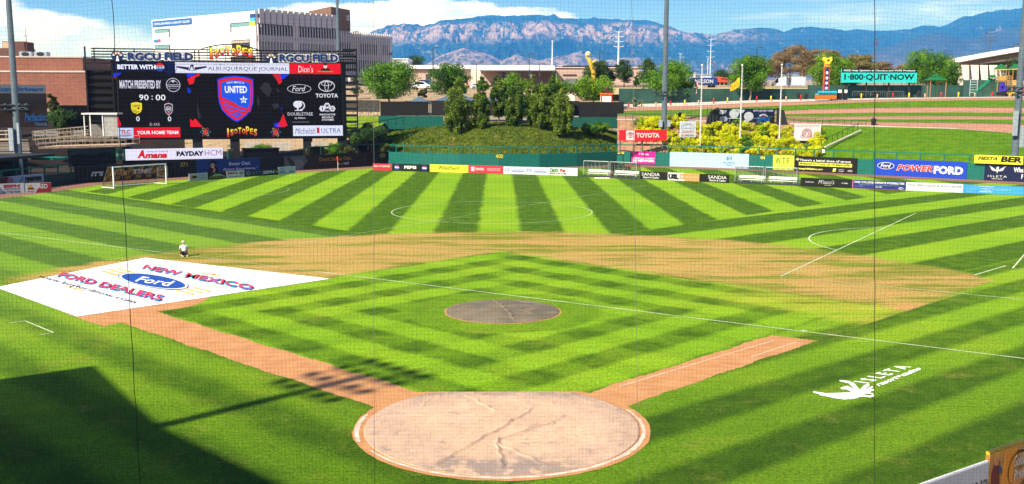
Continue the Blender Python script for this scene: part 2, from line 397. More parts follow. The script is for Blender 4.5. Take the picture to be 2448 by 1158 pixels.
arc_band('chalk_line', hc, 4.33, 4.47, -150, 22, .016, LIME)
arc_band('chalk_line', hc, 4.42, 4.58, 165, 200, .016, LIME)

# tarps ------------------------------------------------------------
def tarp_mat(base, mid_, dark, sc):
    m = bpy.data.materials.new('tarp'); m.use_nodes = True; nt = m.node_tree; b = nt.nodes['Principled BSDF']; V = nt_math(nt)
    t = nt.nodes.new('ShaderNodeTexCoord'); pos = t.outputs['Object']
    n1 = noise(nt, pos, sc, 7, .7, V=V); n2 = noise(nt, pos, sc*.35, 4, .6, V=V); n3 = noise(nt, pos, sc*1.7, 8, .75, (1, 2.4, 1), .3, V=V)
    s = nt.nodes.new('ShaderNodeSeparateXYZ'); nt.links.new(pos, s.inputs[0]); x = V(s.outputs[0]); y = V(s.outputs[1]); r = (x*x+y*y).one('SQRT')
    col = mixc(nt, n2.ss(.4, .62), base, mid_)
    st = n1.ss(.56, .66)*.55 + n3.ss(.6, .7)*.5*r.ss(1.4, .3) + (n1+n2*.4).ss(.55, .75)*((y+1.4).ss(-1.2, -2.2)*x.one('ABSOLUTE').ss(2.6, 1.2) + r.ss(2.6, 4.0)*.35 + y.ss(2.6, 3.4)*.6)
    st = st + n3.ss(.60, .64)*.25
    col = mixc(nt, st.mn(.9), col, dark)
    col = mixc(nt, n1.ss(.62, .56)*0+noise(nt, pos, sc*.5, 5, .7, V=V).ss(.60, .72)*.4, col, (.62, .30, .15))
    # fine creases drawn as dark ridged lines, fold shading put into the colour
    rid = ((noise(nt, pos, .8, 6, .75, V=V)-.5).one('ABSOLUTE').ss(.012, 0)*.5).mx((noise(nt, pos, 1.3, 5, .7, (1, 2, 1), .8, V=V)-.5).one('ABSOLUTE').ss(.010, 0)*.45).mx((noise(nt, pos, 1.1, 5, .7, (2, 1, 1), -.5, V=V)-.47).one('ABSOLUTE').ss(.010, 0)*.4)
    col = mixc(nt, rid, col, (.22, .13, .09))
    at = nt.nodes.new('ShaderNodeAttribute'); at.attribute_name = 'crease'; col = mixc(nt, V(at.outputs['Fac']).ss(.02, .8)*.32, col, (.15, .085, .06))  # modelled folds also get their shading painted dark along the crease
    nt.links.new(col, b.inputs['Base Color']); b.inputs['Roughness'].default_value = .85; b.inputs['Specular IOR Level'].default_value = .08
    bp = nt.nodes.new('ShaderNodeBump'); bp.inputs['Strength'].default_value = .6; bp.inputs['Distance'].default_value = .04; nt.links.new(n3.k, bp.inputs['Height']); nt.links.new(bp.outputs[0], b.inputs['Normal'])
    return m
def round_tarp(name, label, c, r, m, folds, ymax=99, z=.02, amp=.02, dome=0):
    vs = []; fs = []; crs = []
    def dist(p, a, b):
        ap = p-a; ab = b-a; t = max(0, min(1, ap.dot(ab)/ab.dot(ab))); return (p-(a+ab*t)).length
    NR, NA = 120, 400
    for i in range(NR+1):
        for k in range(NA):
            t = 2*math.pi*k/NA; rr = r*(i/NR); x = rr*math.cos(t); y = min(rr*math.sin(t), ymax)
            p = Vector((x, y)); h = amp*(math.sin(3.1*x+1.7*y)+math.sin(-2.2*x+4.3*y+1)+.6*math.sin(7*x-5*y))*.33
            cr1 = 0
            for a, b_, hh, ww in folds:
                wob_ = .05*math.sin(p.x*4+p.y*2.3)+.03*math.sin(p.y*9); d = dist(p+Vector((wob_, wob_*.5)), a, b_); h += hh*max(0, 1-d/ww)**1.3; cr1 = max(cr1, (1-d/(ww*.55))*hh/.09)
            crs.append(max(0, min(1, cr1)))
            e = 1-i/NR; h = (h+.03)*min(1, e*10) + .004 + dome*(1-(i/NR)**2)
            vs.append((x, y, z+max(h, .004)))
    for i in range(NR):
        for k in range(NA): k2 = (k+1) % NA; fs.append((i*NA+k, i*NA+k2, (i+1)*NA+k2, (i+1)*NA+k))
    n0 = len(vs); 
    for k in range(NA): x, y, _ = vs[NR*NA+k]; vs.append((x, y, .008))
    for k in range(NA): k2 = (k+1) % NA; fs.append((NR*NA+k, NR*NA+k2, n0+k2, n0+k))
    o = MB().add(vs, fs).build(name, m, None, True); at = o.data.attributes.new('crease', 'FLOAT', 'POINT'); at.data.foreach_set('value', crs+[0.]*(len(vs)-len(crs))); o.location = (c[0], c[1], 0); return tag(o, label, 'tarp')
v2 = lambda *a: Vector(a)
round_tarp('home_plate_tarp', 'dusty peach coloured round tarp with folds covering the home plate circle', hc, 4.28, tarp_mat((.50, .34, .235), (.58, .385, .265), (.25, .20, .175), 1.5),
    [(v2(-1.9, -3.6), v2(.35, .25), .07, .10), (v2(.35, .25), v2(1.2, 2.0), .05, .08), (v2(-.1, -1.6), v2(1.6, .1), .08, .14), (v2(1.6, .1), v2(2.0, .8), .05, .1), (v2(-.1, -1.6), v2(-.05, -3.9), .07, .09), (v2(-.1, -1.7), v2(1.2, -3.5), .04, .08),
     (v2(-1.2, 3.2), v2(-.2, 1.4), .04, .07), (v2(-2.4, 2.9), v2(-2.7, 1.5), .03, .07), (v2(-3.2, -.8), v2(-.4, .0), .025, .08), (v2(.1, -1.7), v2(3.6, -.9), .025, .07), (v2(2.1, 3.1), v2(1.6, 2.0), .03, .06), (v2(-3, 1), v2(-1.6, .8), .02, .1), (v2(.3, -2.1), v2(.9, -1.0), .03, .07)],
    ymax=3.52, amp=.022)
md = (0, 18.0)
sheet('mound_dirt', [(x, y) for x, y in circ(2.82, 48, md, .03)], .006, DIRT)
round_tarp('mound_tarp', 'grey round tarp weighed down over the pitching mound', (0, 18.02), 2.74, tarp_mat((.165, .14, .10), (.12, .108, .078), (.045, .058, .042), 2.2),
    [(v2(0, 0), v2(.5, -2.3), .06, .09), (v2(0, .2), v2(-.4, 2), .05, .09), (v2(-1.4, -.8), v2(-.5, -.3), .04, .08), (v2(.8, -.6), v2(1.6, -1.3), .04, .09), (v2(.6, 1.9), v2(1.9, 1.3), .05, .08)], amp=.02, z=.02, dome=.16)
# infield tarp at third base
tA, tB, tC, tD = [Vector(G(*q)[:2]) for q in ((347, 617), (790, 667.5), (184, 758), (-10, 688))]
TARPW = mat((.80, .80, .82), .45, .03, 1.2, bump=.15)
big = thing('infield_tarp', 'large white advertising tarp with an oval logo covering the third base infield', 'tarp', (0, 0, 0))
tt = MB(); N = 30; vs = []
for i in range(N+1):
    for j in range(N+1):
        a, b_ = i/N, j/N; p = (tA*(1-a)+tB*a)*(1-b_)+(tD*(1-a)+tC*a)*b_
        if j == 0 and 0 < i < N: p = p
        e = min(a, 1-a, b_, 1-b_); vs.append((p.x, p.y, .02+.012*min(1, e*8)*(1.2+math.sin(p.x*1.9+p.y*.6)+.6*math.sin(p.y*2.7-p.x))))
tt.add(vs, [(i*(N+1)+j, (i+1)*(N+1)+j, (i+1)*(N+1)+j+1, i*(N+1)+j+1) for i in range(N) for j in range(N)]).build('sheet', TARPW, big, True)
# print laid on the sheet: each word follows the ground track of its baseline
def ground_text(parent, s, p0, p1, hgt, col, bold=.03, shear=0., z=.075, name='lettering'):
    """p0->p1 baseline (ground xy), hgt vector (ground xy) for cap height"""
    co, fs = text_mesh(s, bold, shear); p0 = Vector(p0); e = Vector(p1)-p0; hv = Vector(hgt)
    vs = [((p0+e*q[0]+hv*q[1]).x, (p0+e*q[0]+hv*q[1]).y, z) for q in co]
    return MB().add(vs, fs).build(name, mat(col, .7, .05), parent)
def gt(s, a, b_, t, col, **k):     # a,b baseline pixels, t pixel above the first letter (top)
    A, B, T_ = Vector(G(*a)[:2]), Vector(G(*b_)[:2]), Vector(G(*t)[:2]); return ground_text(big, s, A, B, (T_-A)*.86, col, **k)
def gquad(parent, pix, col, name, z=.07): return MB().add([(*G(*q)[:2], z) for q in pix], [tuple(range(len(pix)))]).build(name, mat(col, .7, .05), parent)
for dx_, dy_, c_, z_ in ((2, 1.0, '10131f', .066), (-2, 2.4, '2a7fc8', .070), (0, 0, 'd8323a', .078)):
    bo = .0 if c_ == '10131f' else (.01 if z_ < .078 else .015)
    gt('NEW MEXICO', (340+dx_, 644+dy_), (603+dx_, 696+dy_), (352+dx_, 634+dy_), c_, bold=bo, z=z_)
    gt('FORD DEALERS', (137+dx_, 663+dy_), (383+dx_, 722+dy_), (154+dx_, 652+dy_), c_, bold=bo, z=z_)
gt('www.buyfordnow.com', (92, 668), (322, 732), (100, 659), '16181f', bold=.0, shear=.3)
def gell(cx, cy, ax, ay, bx, by, sc): return [(cx+(ax*math.cos(t)+bx*math.sin(t))*sc, cy+(ay*math.cos(t)+by*math.sin(t))*sc) for t in [2*math.pi*k/40 for k in range(40)]]
for sc_, c_, z_ in ((1, '1f4f9c', .066), (.965, 'e8ecf4', .070), (.9, '1c4695', .074)): gquad(big, gell(367, 675, 84, 14, -10, 14.5, sc_), c_, 'logo_oval', z_)
gt('Ford', (322, 676), (412, 690), (333, 661), 'f2f2f2', bold=.01, shear=.35, z=.082)
for k in range(3):
    for (qx, qy) in ((238+k*20, 650-k*2.5), (420+k*20, 697-k*3.2)): gquad(big, [(qx, qy), (qx+6, qy-1.2), (qx+46, qy+9), (qx+40, qy+10.5)], 'e0b04a', 'stripe')
for (qx, qy) in ((478, 655), (494, 655), (508, 658), (152, 687), (166, 690), (180, 693)): gquad(big, [(qx, qy), (qx+5, qy-.8), (qx+18, qy+3.5), (qx+13, qy+5)], 'e0b04a', 'stripe')

# painted logo on the grass, first base side
lg = thing('painted_logo', 'white bird logo with lettering painted on the grass beside the first base path', 'painted logo', (0, 0, 0))
PAINT = '#'
def gl(s, a, b_, t, **k): A, B, T_ = Vector(G(*a)[:2]), Vector(G(*b_)[:2]), Vector(G(*t)[:2]); return ground_text(lg, s, A, B, T_-A, 'e9efe2', z=.012, **k)
gl('I S L E T A', (2076, 918), (2180, 878), (2040, 913), bold=.02)
gl('resort+casino', (2102, 925), (2204, 884), (2092, 918), bold=.03)
wings = []
def feather(pts, w0): 
    ps = [Vector((a, b_)) for a, b_ in pts]; L_, R_ = [], []
    for i, p in enumerate(ps):
        d = (ps[min(i+1, len(ps)-1)]-ps[max(i-1, 0)]).normalized(); n = Vector((-d.y, d.x)); w = w0*math.sin(math.pi*(i+.35)/(len(ps)-.2))**.7+.3
        L_.append(p+n*w*.5); R_.append(p-n*w*.5)
    return [tuple(q) for q in L_+R_[::-1]]
for pts, w in (([(1944, 938), (1975, 944), (2010, 943), (2050, 940)], 6), ([(1958, 944), (1990, 949), (2020, 948), (2055, 942)], 5), ([(1990, 951), (2020, 954), (2045, 949), (2062, 942)], 5),
               ([(2007, 911), (2030, 915), (2042, 926), (2052, 938)], 6), ([(2020, 913), (2040, 918), (2050, 930), (2058, 938)], 4), ([(2010, 930), (2025, 928), (2040, 936), (2055, 942)], 9),
               ([(2045, 948), (2060, 935), (2068, 926), (2078, 921)], 9), ([(2050, 946), (2066, 938), (2080, 930), (2086, 926)], 6), ([(2052, 944), (2070, 942), (2082, 935), (2090, 934)], 4), ([(2050, 950), (2066, 948), (2080, 950), (2090, 948)], 4), ([(2030, 955), (2048, 950), (2060, 944), (2070, 940)], 8), ([(2060, 944), (2075, 941), (2086, 944), (2088, 947)], 3)):
    wk_ = len(wings); wings.append(1); MB().add([(*G(*q)[:2], .010+.0015*wk_) for q in feather(pts, w)], [tuple(range(8))]).build('wing_stroke', mat('e9efe2', .8, .05), lg)

# pitch lines ------------------------------------------------------
pc = Vector((-.83, 62.0)); td = Vector((math.cos(R(-33.05)), math.sin(R(-33.05)))); nd = Vector((-td.y, td.x))
LINEM = mat((.46, .54, .34), .8, .25, 1)
def PW(a, b_): p = pc+td*a+nd*b_; return (p.x, p.y)
def line_strip(pts, w=.12, z=.014):
    ps = [Vector(p) for p in pts]; vs = []
    for i, p in enumerate(ps):
        d = (ps[min(i+1, len(ps)-1)]-ps[max(i-1, 0)]).normalized(); n = Vector((-d.y, d.x))*w/2; vs += [(p.x+n.x, p.y+n.y, z), (p.x-n.x, p.y-n.y, z)]
    return vs, [(2*i, 2*i+1, 2*i+3, 2*i+2) for i in range(len(ps)-1)]
pl_ = MB()
def addl(pts, w=.12): pl_.add(*line_strip(pts, w))
HW, HL = 32.9, 49.5
for pts, w in (([PW(-HL, -HW), PW(-4.8, -HW)], .08), ([PW(-4.8+14.0, -HW), PW(HL+8, -HW)], .09), ([PW(-4.8, -HW), PW(9.2, -HW)], .05), ([PW(-HL, HW), PW(HL, HW)], .03), ([PW(0, -HW), PW(0, HW)], .05), ([PW(-HL, -HW), PW(-HL, HW)], .05), ([PW(HL, -HW), PW(HL, HW)], .09)): addl(pts, w)
addl([PW(9.15*math.cos(t), 9.15*math.sin(t)) for t in np.linspace(0, 2*math.pi, 49)], .09)
for s_ in (-1, 1):
    w = .10 if s_ > 0 else .05
    addl([PW(s_*HL, -19.6), PW(s_*33, -19.6), PW(s_*33, 19.8), PW(s_*HL, 19.8)], w); addl([PW(s_*HL, -9.16), PW(s_*44, -9.16), PW(s_*44, 9.16), PW(s_*HL, 9.16)], w)
    addl([PW(s_*(38.5-9.15*math.cos(t)), 9.15*math.sin(t)) for t in np.linspace(-.925, .925, 17)], w)
tag(pl_.build('pitch_lines', LINEM), kind='structure')
bl = MB()
for a, b_ in (((1480, 925), (1756, 842)), ((1756, 842), (1850, 815))): bl.add(*line_strip([G(*a)[:2], G(*b_)[:2]], .07, .013))
bl.add(*line_strip([G(1793, 855)[:2], G(1905, 818)[:2]], .07, .013))
tag(bl.build('foul_line', mat((.58, .40, .29), .9, .2)), kind='structure')
bl = MB()
for l in (((22, 773), (60, 768)), ((60, 768), (128, 796)), ((128, 796), (97, 801))): bl.add(*line_strip([G(*l[0])[:2], G(*l[1])[:2]], .07, .013))
bl.add(*line_strip([G(2330, 658)[:2], G(2405, 636)[:2]], .1, .015)); bl.add(*line_strip([G(1915, 793)[:2], G(1926, 791)[:2]], .25, .018))
tag(bl.build('coaching_box_line', LINEM), kind='structure')
tag(MB().add(*line_strip([G(1960, 815)[:2], G(2090, 772)[:2], G(2240, 725)[:2], G(2340, 690)[:2]], .035, .012)).build('turf_seam', mat((.06, .045, .02), .9)), kind='structure')

#@@TERRAIN
# ------------------------------------------------------------------ terrain behind the walls
def gmat(c0, c1, sc=.6, c2=None, fine=6.):
    m = bpy.data.materials.new('ground'); m.use_nodes = True; nt = m.node_tree; b = nt.nodes['Principled BSDF']; V = nt_math(nt)
    g = nt.nodes.new('ShaderNodeNewGeometry'); pos = g.outputs['Position']
    n = noise(nt, pos, sc, 6, .65, V=V); f = noise(nt, pos, fine, 5, .75, V=V)
    col = mixc(nt, (n*.7+f*.5-.1).ss(.28, .72), c0, c1)
    if c2: col = mixc(nt, noise(nt, pos, sc*.8, 6, .7, V=V).ss(.56, .66), col, c2)
    nt.links.new(col, b.inputs['Base Color']); b.inputs['Roughness'].default_value = .95; b.inputs['Specular IOR Level'].default_value = .1
    bp = nt.nodes.new('ShaderNodeBump'); bp.inputs['Strength'].default_value = .5; bp.inputs['Distance'].default_value = .1; nt.links.new(f.k, bp.inputs['Height']); nt.links.new(bp.outputs[0], b.inputs['Normal'])
    return m
LAWN = gmat((.038, .100, .002), (.105, .205, .005), .8); LAWN2 = gmat((.10, .16, .008), (.17, .25, .015), .8)
BRICKP = gmat((.27, .125, .08), (.40, .22, .15), 1.5); CONC = gmat((.42, .36, .30), (.56, .50, .43), .7)
SAND = gmat((.26, .18, .11), (.38, .28, .18), .5, (.10, .12, .04)); MULCH = gmat((.20, .10, .06), (.34, .20, .13), 1.2, (.06, .09, .02))
GCOVER = gmat((.035, .060, .006), (.095, .120, .012), .45, (.17, .12, .03), 3.); PLAIN = gmat((.22, .17, .09), (.35, .27, .16), .01, (.06, .08, .04), .05)
PX = [-900, -300, 0, 300, 600, 928]
def L3(pxs, D, z): return [tuple(np.append(pt(x, 300, d)[:2], zz)) for x, d, zz in zip(pxs, D if hasattr(D, '__len__') else [D]*len(pxs), z if hasattr(z, '__len__') else [z]*len(pxs))]
# left: service yard, then an embankment up to the plateau
yard = [(-110, 20, -.02), (-66, 40, -.02)]+[(p[0]-.3, p[1]+.5, -.02) for p in WL[1:]]
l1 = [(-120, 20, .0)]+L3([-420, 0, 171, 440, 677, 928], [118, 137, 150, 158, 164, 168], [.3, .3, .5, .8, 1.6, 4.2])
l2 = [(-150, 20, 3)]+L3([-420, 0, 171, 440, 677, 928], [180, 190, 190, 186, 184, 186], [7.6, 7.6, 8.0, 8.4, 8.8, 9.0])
l3 = [(-260, 20, 4)]+L3([-700, 0, 171, 440, 677, 928], 207, [9.4]*6)
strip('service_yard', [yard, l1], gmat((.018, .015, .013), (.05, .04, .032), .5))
strip('embankment', [l1[:5], l2[:5]], gmat((.010, .008, .007), (.028, .021, .016), .5)); strip('embankment', [l1[4:], l2[4:]], SAND)  # left bank's shade is painted into its near-black colour
strip('plateau', [l2, l3], gmat((.20, .17, .12), (.34, .28, .2), .3, (.07, .11, .03)))
# centre: the planted hill
cx_ = [928, 1000, 1100, 1194, 1290, 1380, 1476]
h0 = [(p[0], p[1]+.3, .6) for p in WC]; h1 = L3(cx_, [162, 160, 158, 157, 158, 160, 163], [2.1, 2.6, 3.0, 3.2, 3.1, 2.4, 1.6])
h2 = L3(cx_, [168, 167, 166, 165, 166, 167, 169], [4.2, 5.0, 5.6, 5.8, 5.6, 4.6, 2.7]); h3 = L3(cx_, 175.5, [5.6, 6.0, 6.2, 6.3, 6.2, 5.9, 4.8])
strip('hill', [h0, h1, h2, h3], GCOVER, smooth=True)
h4 = L3(cx_, 205, [9.6]*7)
# right: planted terraces and grass berm
rx = [1476, 1640, 1816, 1960, 2092, 2290, 2448, 2700, 3300]
def rows(vals, D): return [tuple(pt(x, y, d)) for x, y, d in zip(rx, vals, D)]
dD = np.array([0, -1, -2, -3, -5, -9, -13, -22, -45])
wb = [(p[0]+.2, p[1]+.4) for p in (WR[0], WR[1], WR[2], tuple((np.array(WR[2])+np.array(WR[3]))/2), WR[3], tuple((np.array(WR[3])+np.array(WR[4]))/2), WR[4], WR[5], WR[6])]
b0 = [(*p, 1.3) for p in wb]
B1 = rows([288, 290, 295, 300, 304, 309, 321, 330, 350], 163+dD); B2 = rows([277, 279, 283, 291, 292, 294, 297, 300, 310], 168+dD)
B3 = rows([274.5, 276.5, 280, 287, 285.5, 286, 287, 290, 300], 172+dD); B4 = rows([273, 275, 278, 280.5, 278, 278, 279, 282, 290], 176+dD)
B5 = rows([271, 272, 274, 272, 270, 269, 270, 272, 280], 181+dD); B6 = rows([269, 268.5, 268, 261.5, 257.5, 256, 257, 258, 266], 185+dD)
B7 = rows([266, 263, 255, 249, 244, 240, 240, 240, 240], 191+dD); B8 = rows([259, 253.5, 246, 242, 238.5, 235, 233, 233, 233], 196+dD)
B9 = rows([251, 246.5, 240, 237.5, 235, 232.5, 231, 230, 230], 203+dD*.6)
mid_i = 3
strip('planting_slope', [b0[:4], [tuple((np.array(a)*.5+np.array(b_)*.5)+np.array([0, 0, -.2])) for a, b_ in zip(b0[:4], B1[:4])], B1[:4]], MULCH)
strip('grass_berm', [b0[3:], [tuple(np.array(a)*.5+np.array(b_)*.5+np.array([0, 0, .15])) for a, b_ in zip(b0[3:], B1[3:])], B1[3:]], LAWN)
for nm, a, b_, m_ in (('brick_path', B1, B2, BRICKP), ('grass_terrace', B2, B3, LAWN), ('brick_path', B3, B4, BRICKP), ('grass_terrace', B4, B5, LAWN), ('brick_path', B5, B6, BRICKP), ('grass_terrace', B6, B7, LAWN), ('brick_path', B7, B8, BRICKP), ('plaza', B8, B9, CONC)):
    if nm == 'brick_path' and a in (B3, B5): 
        strip('grass_terrace', [a[:3], b_[:3]], LAWN); strip(nm, [a[2:], b_[2:]], m_)
    else: strip(nm, [a, b_], m_)
    # pale concrete edging along the foot of each grass band
    if nm == 'brick_path':
        q = [(p[0], p[1], p[2]+.03) for p in b_]; q2 = [(p[0]*.999, p[1]-.45, p[2]+.02) for p in b_]; strip('kerb', [q, q2], CONC)
q = [(p[0], p[1], p[2]+.04) for p in B1]; strip('kerb', [q, [(p[0], p[1]+1.3, p[2]+.18) for p in B1]], CONC)
F0 = rows([250, 246, 239.5, 237, 235, 232.5, 231, 230, 230], 206+dD*.4)
strip('plaza', [B9, F0], CONC)
strip('service_road', [h3, h4], gmat((.2, .16, .12), (.3, .25, .19), .5))
# plain rising to the foothills
def plain_line(D, z): return [tuple(np.append(pt(x, 300, D)[:2], z)) for x in (-3600, -1500, -700, 0, 500, 928, 1476, 1816, 2290, 2700, 3600, 5600)]
p0 = plain_line(205, 9.5); p0 = [(*q[:2], 9.3) for q in p0]
strip('desert_ground', [p0, plain_line(240, 12.6), plain_line(300, 14.3), plain_line(420, 16.5)], SAND)
strip('city_plain', [plain_line(420, 16.4), plain_line(900, 24), plain_line(3000, 52), plain_line(9000, 190), plain_line(20000, 330), plain_line(28000, 340)], PLAIN)
sheet('ground', [(-5000, -3000), (5000, -3000), (5000, 60), (-5000, 60)], -.6, PLAIN)

# hill planting: tufts nobody could count
def tufts(name, polyline_rows, n, hgt, m, seed, lo=.6):
    rg = np.random.RandomState(seed); A = [np.array(r_) for r_ in polyline_rows]; vs = []; fs = []
    K = len(A[0])-1
    for i in range(n):
        a = rg.rand()*(len(A)-1); r_ = int(a); fr = a-r_; c = rg.rand()*K; k = int(c); fc = c-k
        p = (A[r_][k]*(1-fc)+A[r_][k+1]*fc)*(1-fr)+(A[r_+1][k]*(1-fc)+A[r_+1][k+1]*fc)*fr
        s = hgt*(lo+rg.rand()*.8); t = rg.rand()*6.28; ex = np.array([math.cos(t), math.sin(t), 0])*s*.8; tl = np.array([rg.randn()*.4, rg.randn()*.4, 1])*s
        b0_ = len(vs); vs += [tuple(p-ex-np.array([0, 0, .1])), tuple(p+ex-np.array([0, 0, .1])), tuple(p+ex*.6+tl), tuple(p-ex*.6+tl*.8)]; fs.append((b0_, b0_+1, b0_+2, b0_+3))
    return tag(MB().add(vs, fs).build(name, m), kind='stuff')
def leaf_mat(c0, c1, sc=.5, trans=.25):
    m = bpy.data.materials.new('leaves'); m.use_nodes = True; nt = m.node_tree; V = nt_math(nt); b = nt.nodes['Principled BSDF']
    g = nt.nodes.new('ShaderNodeNewGeometry'); n = noise(nt, g.outputs['Position'], sc, 5, .7, V=V)
    oi = nt.nodes.new('ShaderNodeObjectInfo'); rv = V(oi.outputs['Random'])
    col = mixc(nt, (n+(rv-.5)*.12).ss(.35, .65), c0, c1); nt.links.new(col, b.inputs['Base Color']); b.inputs['Roughness'].default_value = .6; b.inputs['Specular IOR Level'].default_value = .25
    tr = nt.nodes.new('ShaderNodeBsdfTranslucent'); nt.links.new(col, tr.inputs[0]); mx = nt.nodes.new('ShaderNodeMixShader'); mx.inputs[0].default_value = trans
    out = nt.nodes['Material Output']; nt.links.new(b.outputs[0], mx.inputs[1]); nt.links.new(tr.outputs[0], mx.inputs[2]); nt.links.new(mx.outputs[0], out.inputs[0])
    return m
tufts('ground_cover', [h0, h1, h2, h3], 24000, .13, leaf_mat((.045, .085, .004), (.125, .165, .010), .5), 3)
tufts('ground_cover', [L3([928-60, 928, 990, 1050], [160, 160, 165, 168], [.9, 1.5, 2.6, 3.2]), L3([830, 928, 990, 1050], [168, 168, 170, 172], [3.0, 4.0, 5.0, 5.2])], 3500, .45, leaf_mat((.03, .08, .008), (.10, .17, .015), .5), 4)
#@@TREES
# ------------------------------------------------------------------ vegetation
def crown_mesh(w, h, kind, n, ls, seed, m):
    n = int(n*2.1); ls = ls*.66
    """leaf-sized faces spread over a cluster of clumps; w,h = crown width and height"""
    rg = np.random.RandomState(seed); vs = []; fs = []; blobs = []
    K = {'round': 52, 'loose': 44, 'conifer': 90, 'dome': 70, 'shrub': 9, 'spire': 26}[kind]
    for i in range(K):
        for _ in range(30):
            p = rg.uniform(-1, 1, 3); z = (p[2]+1)/2
            if kind in ('round', 'shrub'): ok = (p**2).sum() < 1 and (z > .12 or abs(p[0]) < .5); rr = .30
            elif kind == 'loose': ok = p[0]**2+p[1]**2 < (1-abs(z-.42)*1.15)**2+.04; rr = .25
            elif kind == 'dome': ok = p[0]**2+p[1]**2 < (1-z**2.6) and z > .42 - .2*abs(p[0]); rr = .2
            elif kind == 'spire': ok = p[0]**2+p[1]**2 < (1.05*(1-z)**.75)**2; rr = .22
            else: ok = p[0]**2+p[1]**2 < (math.sin(math.pi*(z*.80+.20))**.65*1.0)**2; rr = .18
            if ok: break
        blobs.append((p[0]*w/2*.86, p[1]*w/2*.86, z*h*.92+h*.03, rr*w/2*(.75+rg.rand()*.6)))
    XS = {'conifer': 1.05, 'dome': 1.3, 'loose': 1.2, 'spire': 1.2}.get(kind, 1.12)
    if kind == 'conifer': blobs.append((0, 0, h*.93, w*.10)); blobs.append((0, 0, h*.1, w*.2))
    B = np.array(blobs); wts = B[:, 3]**2; wts /= wts.sum(); ci = rg.choice(len(B), n, p=wts)
    d = rg.randn(n, 3); d /= np.linalg.norm(d, axis=1)[:, None]; rad = B[ci, 3]*(rg.rand(n)**.35)*1.08
    st = 1.7 if kind in ('conifer', 'spire') else (.75 if kind == 'dome' else .9)
    P = B[ci, :3]+d*rad[:, None]*np.array([1, 1, st]); P[:, 0] *= XS; P[:, 1] *= XS; P[:, 2] = np.maximum(P[:, 2], .02)
    a = rg.randn(n, 3); a /= np.linalg.norm(a, axis=1)[:, None]; b = np.cross(a, d+rg.randn(n, 3)*.5); b /= np.linalg.norm(b, axis=1)[:, None]+1e-9
    s = ls*(.6+rg.rand(n)*.8)[:, None]
    q = np.stack([P-a*s*.5-b*s*.28, P+a*s*.15-b*s*.5, P+a*s*.6+b*s*.1, P-a*s*.1+b*s*.5], 1).reshape(-1, 3)
    me = bpy.data.meshes.new('crown'); me.from_pydata(q.tolist(), [], [(4*i, 4*i+1, 4*i+2, 4*i+3) for i in range(n)]); me.materials.append(m); return me, B
LM = dict(green=leaf_mat((.018, .070, .002), (.11, .25, .005), .5, .12), bright=leaf_mat((.06, .15, .004), (.155, .28, .008), .45, .15), dark=leaf_mat((.016, .048, .008), (.055, .11, .016), .4, .12),
          olive=leaf_mat((.045, .060, .012), (.125, .140, .030), .35), conif=leaf_mat((.026, .068, .004), (.145, .205, .012), .6, .12), brown=leaf_mat((.15, .10, .05), (.25, .185, .08), .4, .15),
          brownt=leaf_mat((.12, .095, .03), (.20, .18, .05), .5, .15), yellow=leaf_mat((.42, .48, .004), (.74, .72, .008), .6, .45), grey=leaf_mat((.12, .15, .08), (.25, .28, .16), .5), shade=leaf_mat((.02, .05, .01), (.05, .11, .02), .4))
BARK = mat((.12, .085, .06), .9, .3, 4, bump=.3); BARKL = mat((.30, .22, .16), .9, .3, 4)
def tree(label, x0, x1, ytop, ybase, D, kind, lm, name='broadleaf_tree', n=4500, ls=.30, trunk=.12, seed=0, group=None, lean=0, cat='tree', bark=None, extra=None):
    sc = D/FPX; w = (x1-x0)*sc; H = (ybase-ytop)*sc; p = pt((x0+x1)/2, ybase, D); tb = H*trunk
    t = thing(name, label, cat, tuple(p), rnd.uniform(0, 6), group)
    me, B = crown_mesh(w, H-tb, kind, n, ls, seed+int(x0), LM[lm]); c = link('crown', me, None, t); c.location = (0, 0, tb)
    m = MB(); top = tb+(H-tb)*(.85 if kind in ('conifer', 'spire') else .6)
    m.tube([(0, 0, -.4), (.03*w, 0, tb*.6+.1), (-.01*w, .02*w, top)], .020*H+.07, 7, .04)
    rg = random.Random(seed+int(x1))
    for i in range(7 if kind != 'conifer' else 3):
        bx, by, bz, br = B[rg.randrange(len(B))]; z0_ = tb+(top-tb)*rg.uniform(.05, .5); m.tube([(0, 0, z0_), (bx*.45, by*.45, (z0_+bz+tb)*.5), (bx*.9, by*.9, bz+tb)], .008*H+.03, 5, .015)
    m.build('trunk', bark or BARK, t); return t
tree('broad bright green tree left of the centre field screens, beside the college building', 872, 992, 148, 240, 203, 'round', 'green', n=9000, ls=.34, trunk=.04)
tree('round dark green tree between the white car and the row of junipers', 1026, 1118, 152, 236, 212, 'round', 'green', n=7000, ls=.32, trunk=.06, seed=2)
tree('small olive bush in front of the white parked car', 992, 1026, 205, 234, 202, 'shrub', 'olive', name='bush', n=1200, ls=.22, trunk=.02, cat='bush')
tree('thin young tree by the dark ground floor of the college building', 841, 858, 182, 212, 225, 'loose', 'olive', n=700, ls=.22, trunk=.3)
tree('pale grey green bush left of the big bright tree', 842, 872, 205, 226, 215, 'shrub', 'grey', name='bush', n=900, ls=.25, trunk=.0, cat='bush')
tree('distant dark tree showing over the flat white roof', 968, 1018, 137, 158, 420, 'round', 'dark', n=1500, ls=.5, trunk=.02)
tree('small tree sticking up behind the roof fins of the college building', 838, 864, 74, 100, 330, 'round', 'green', n=1000, ls=.4, trunk=.02)
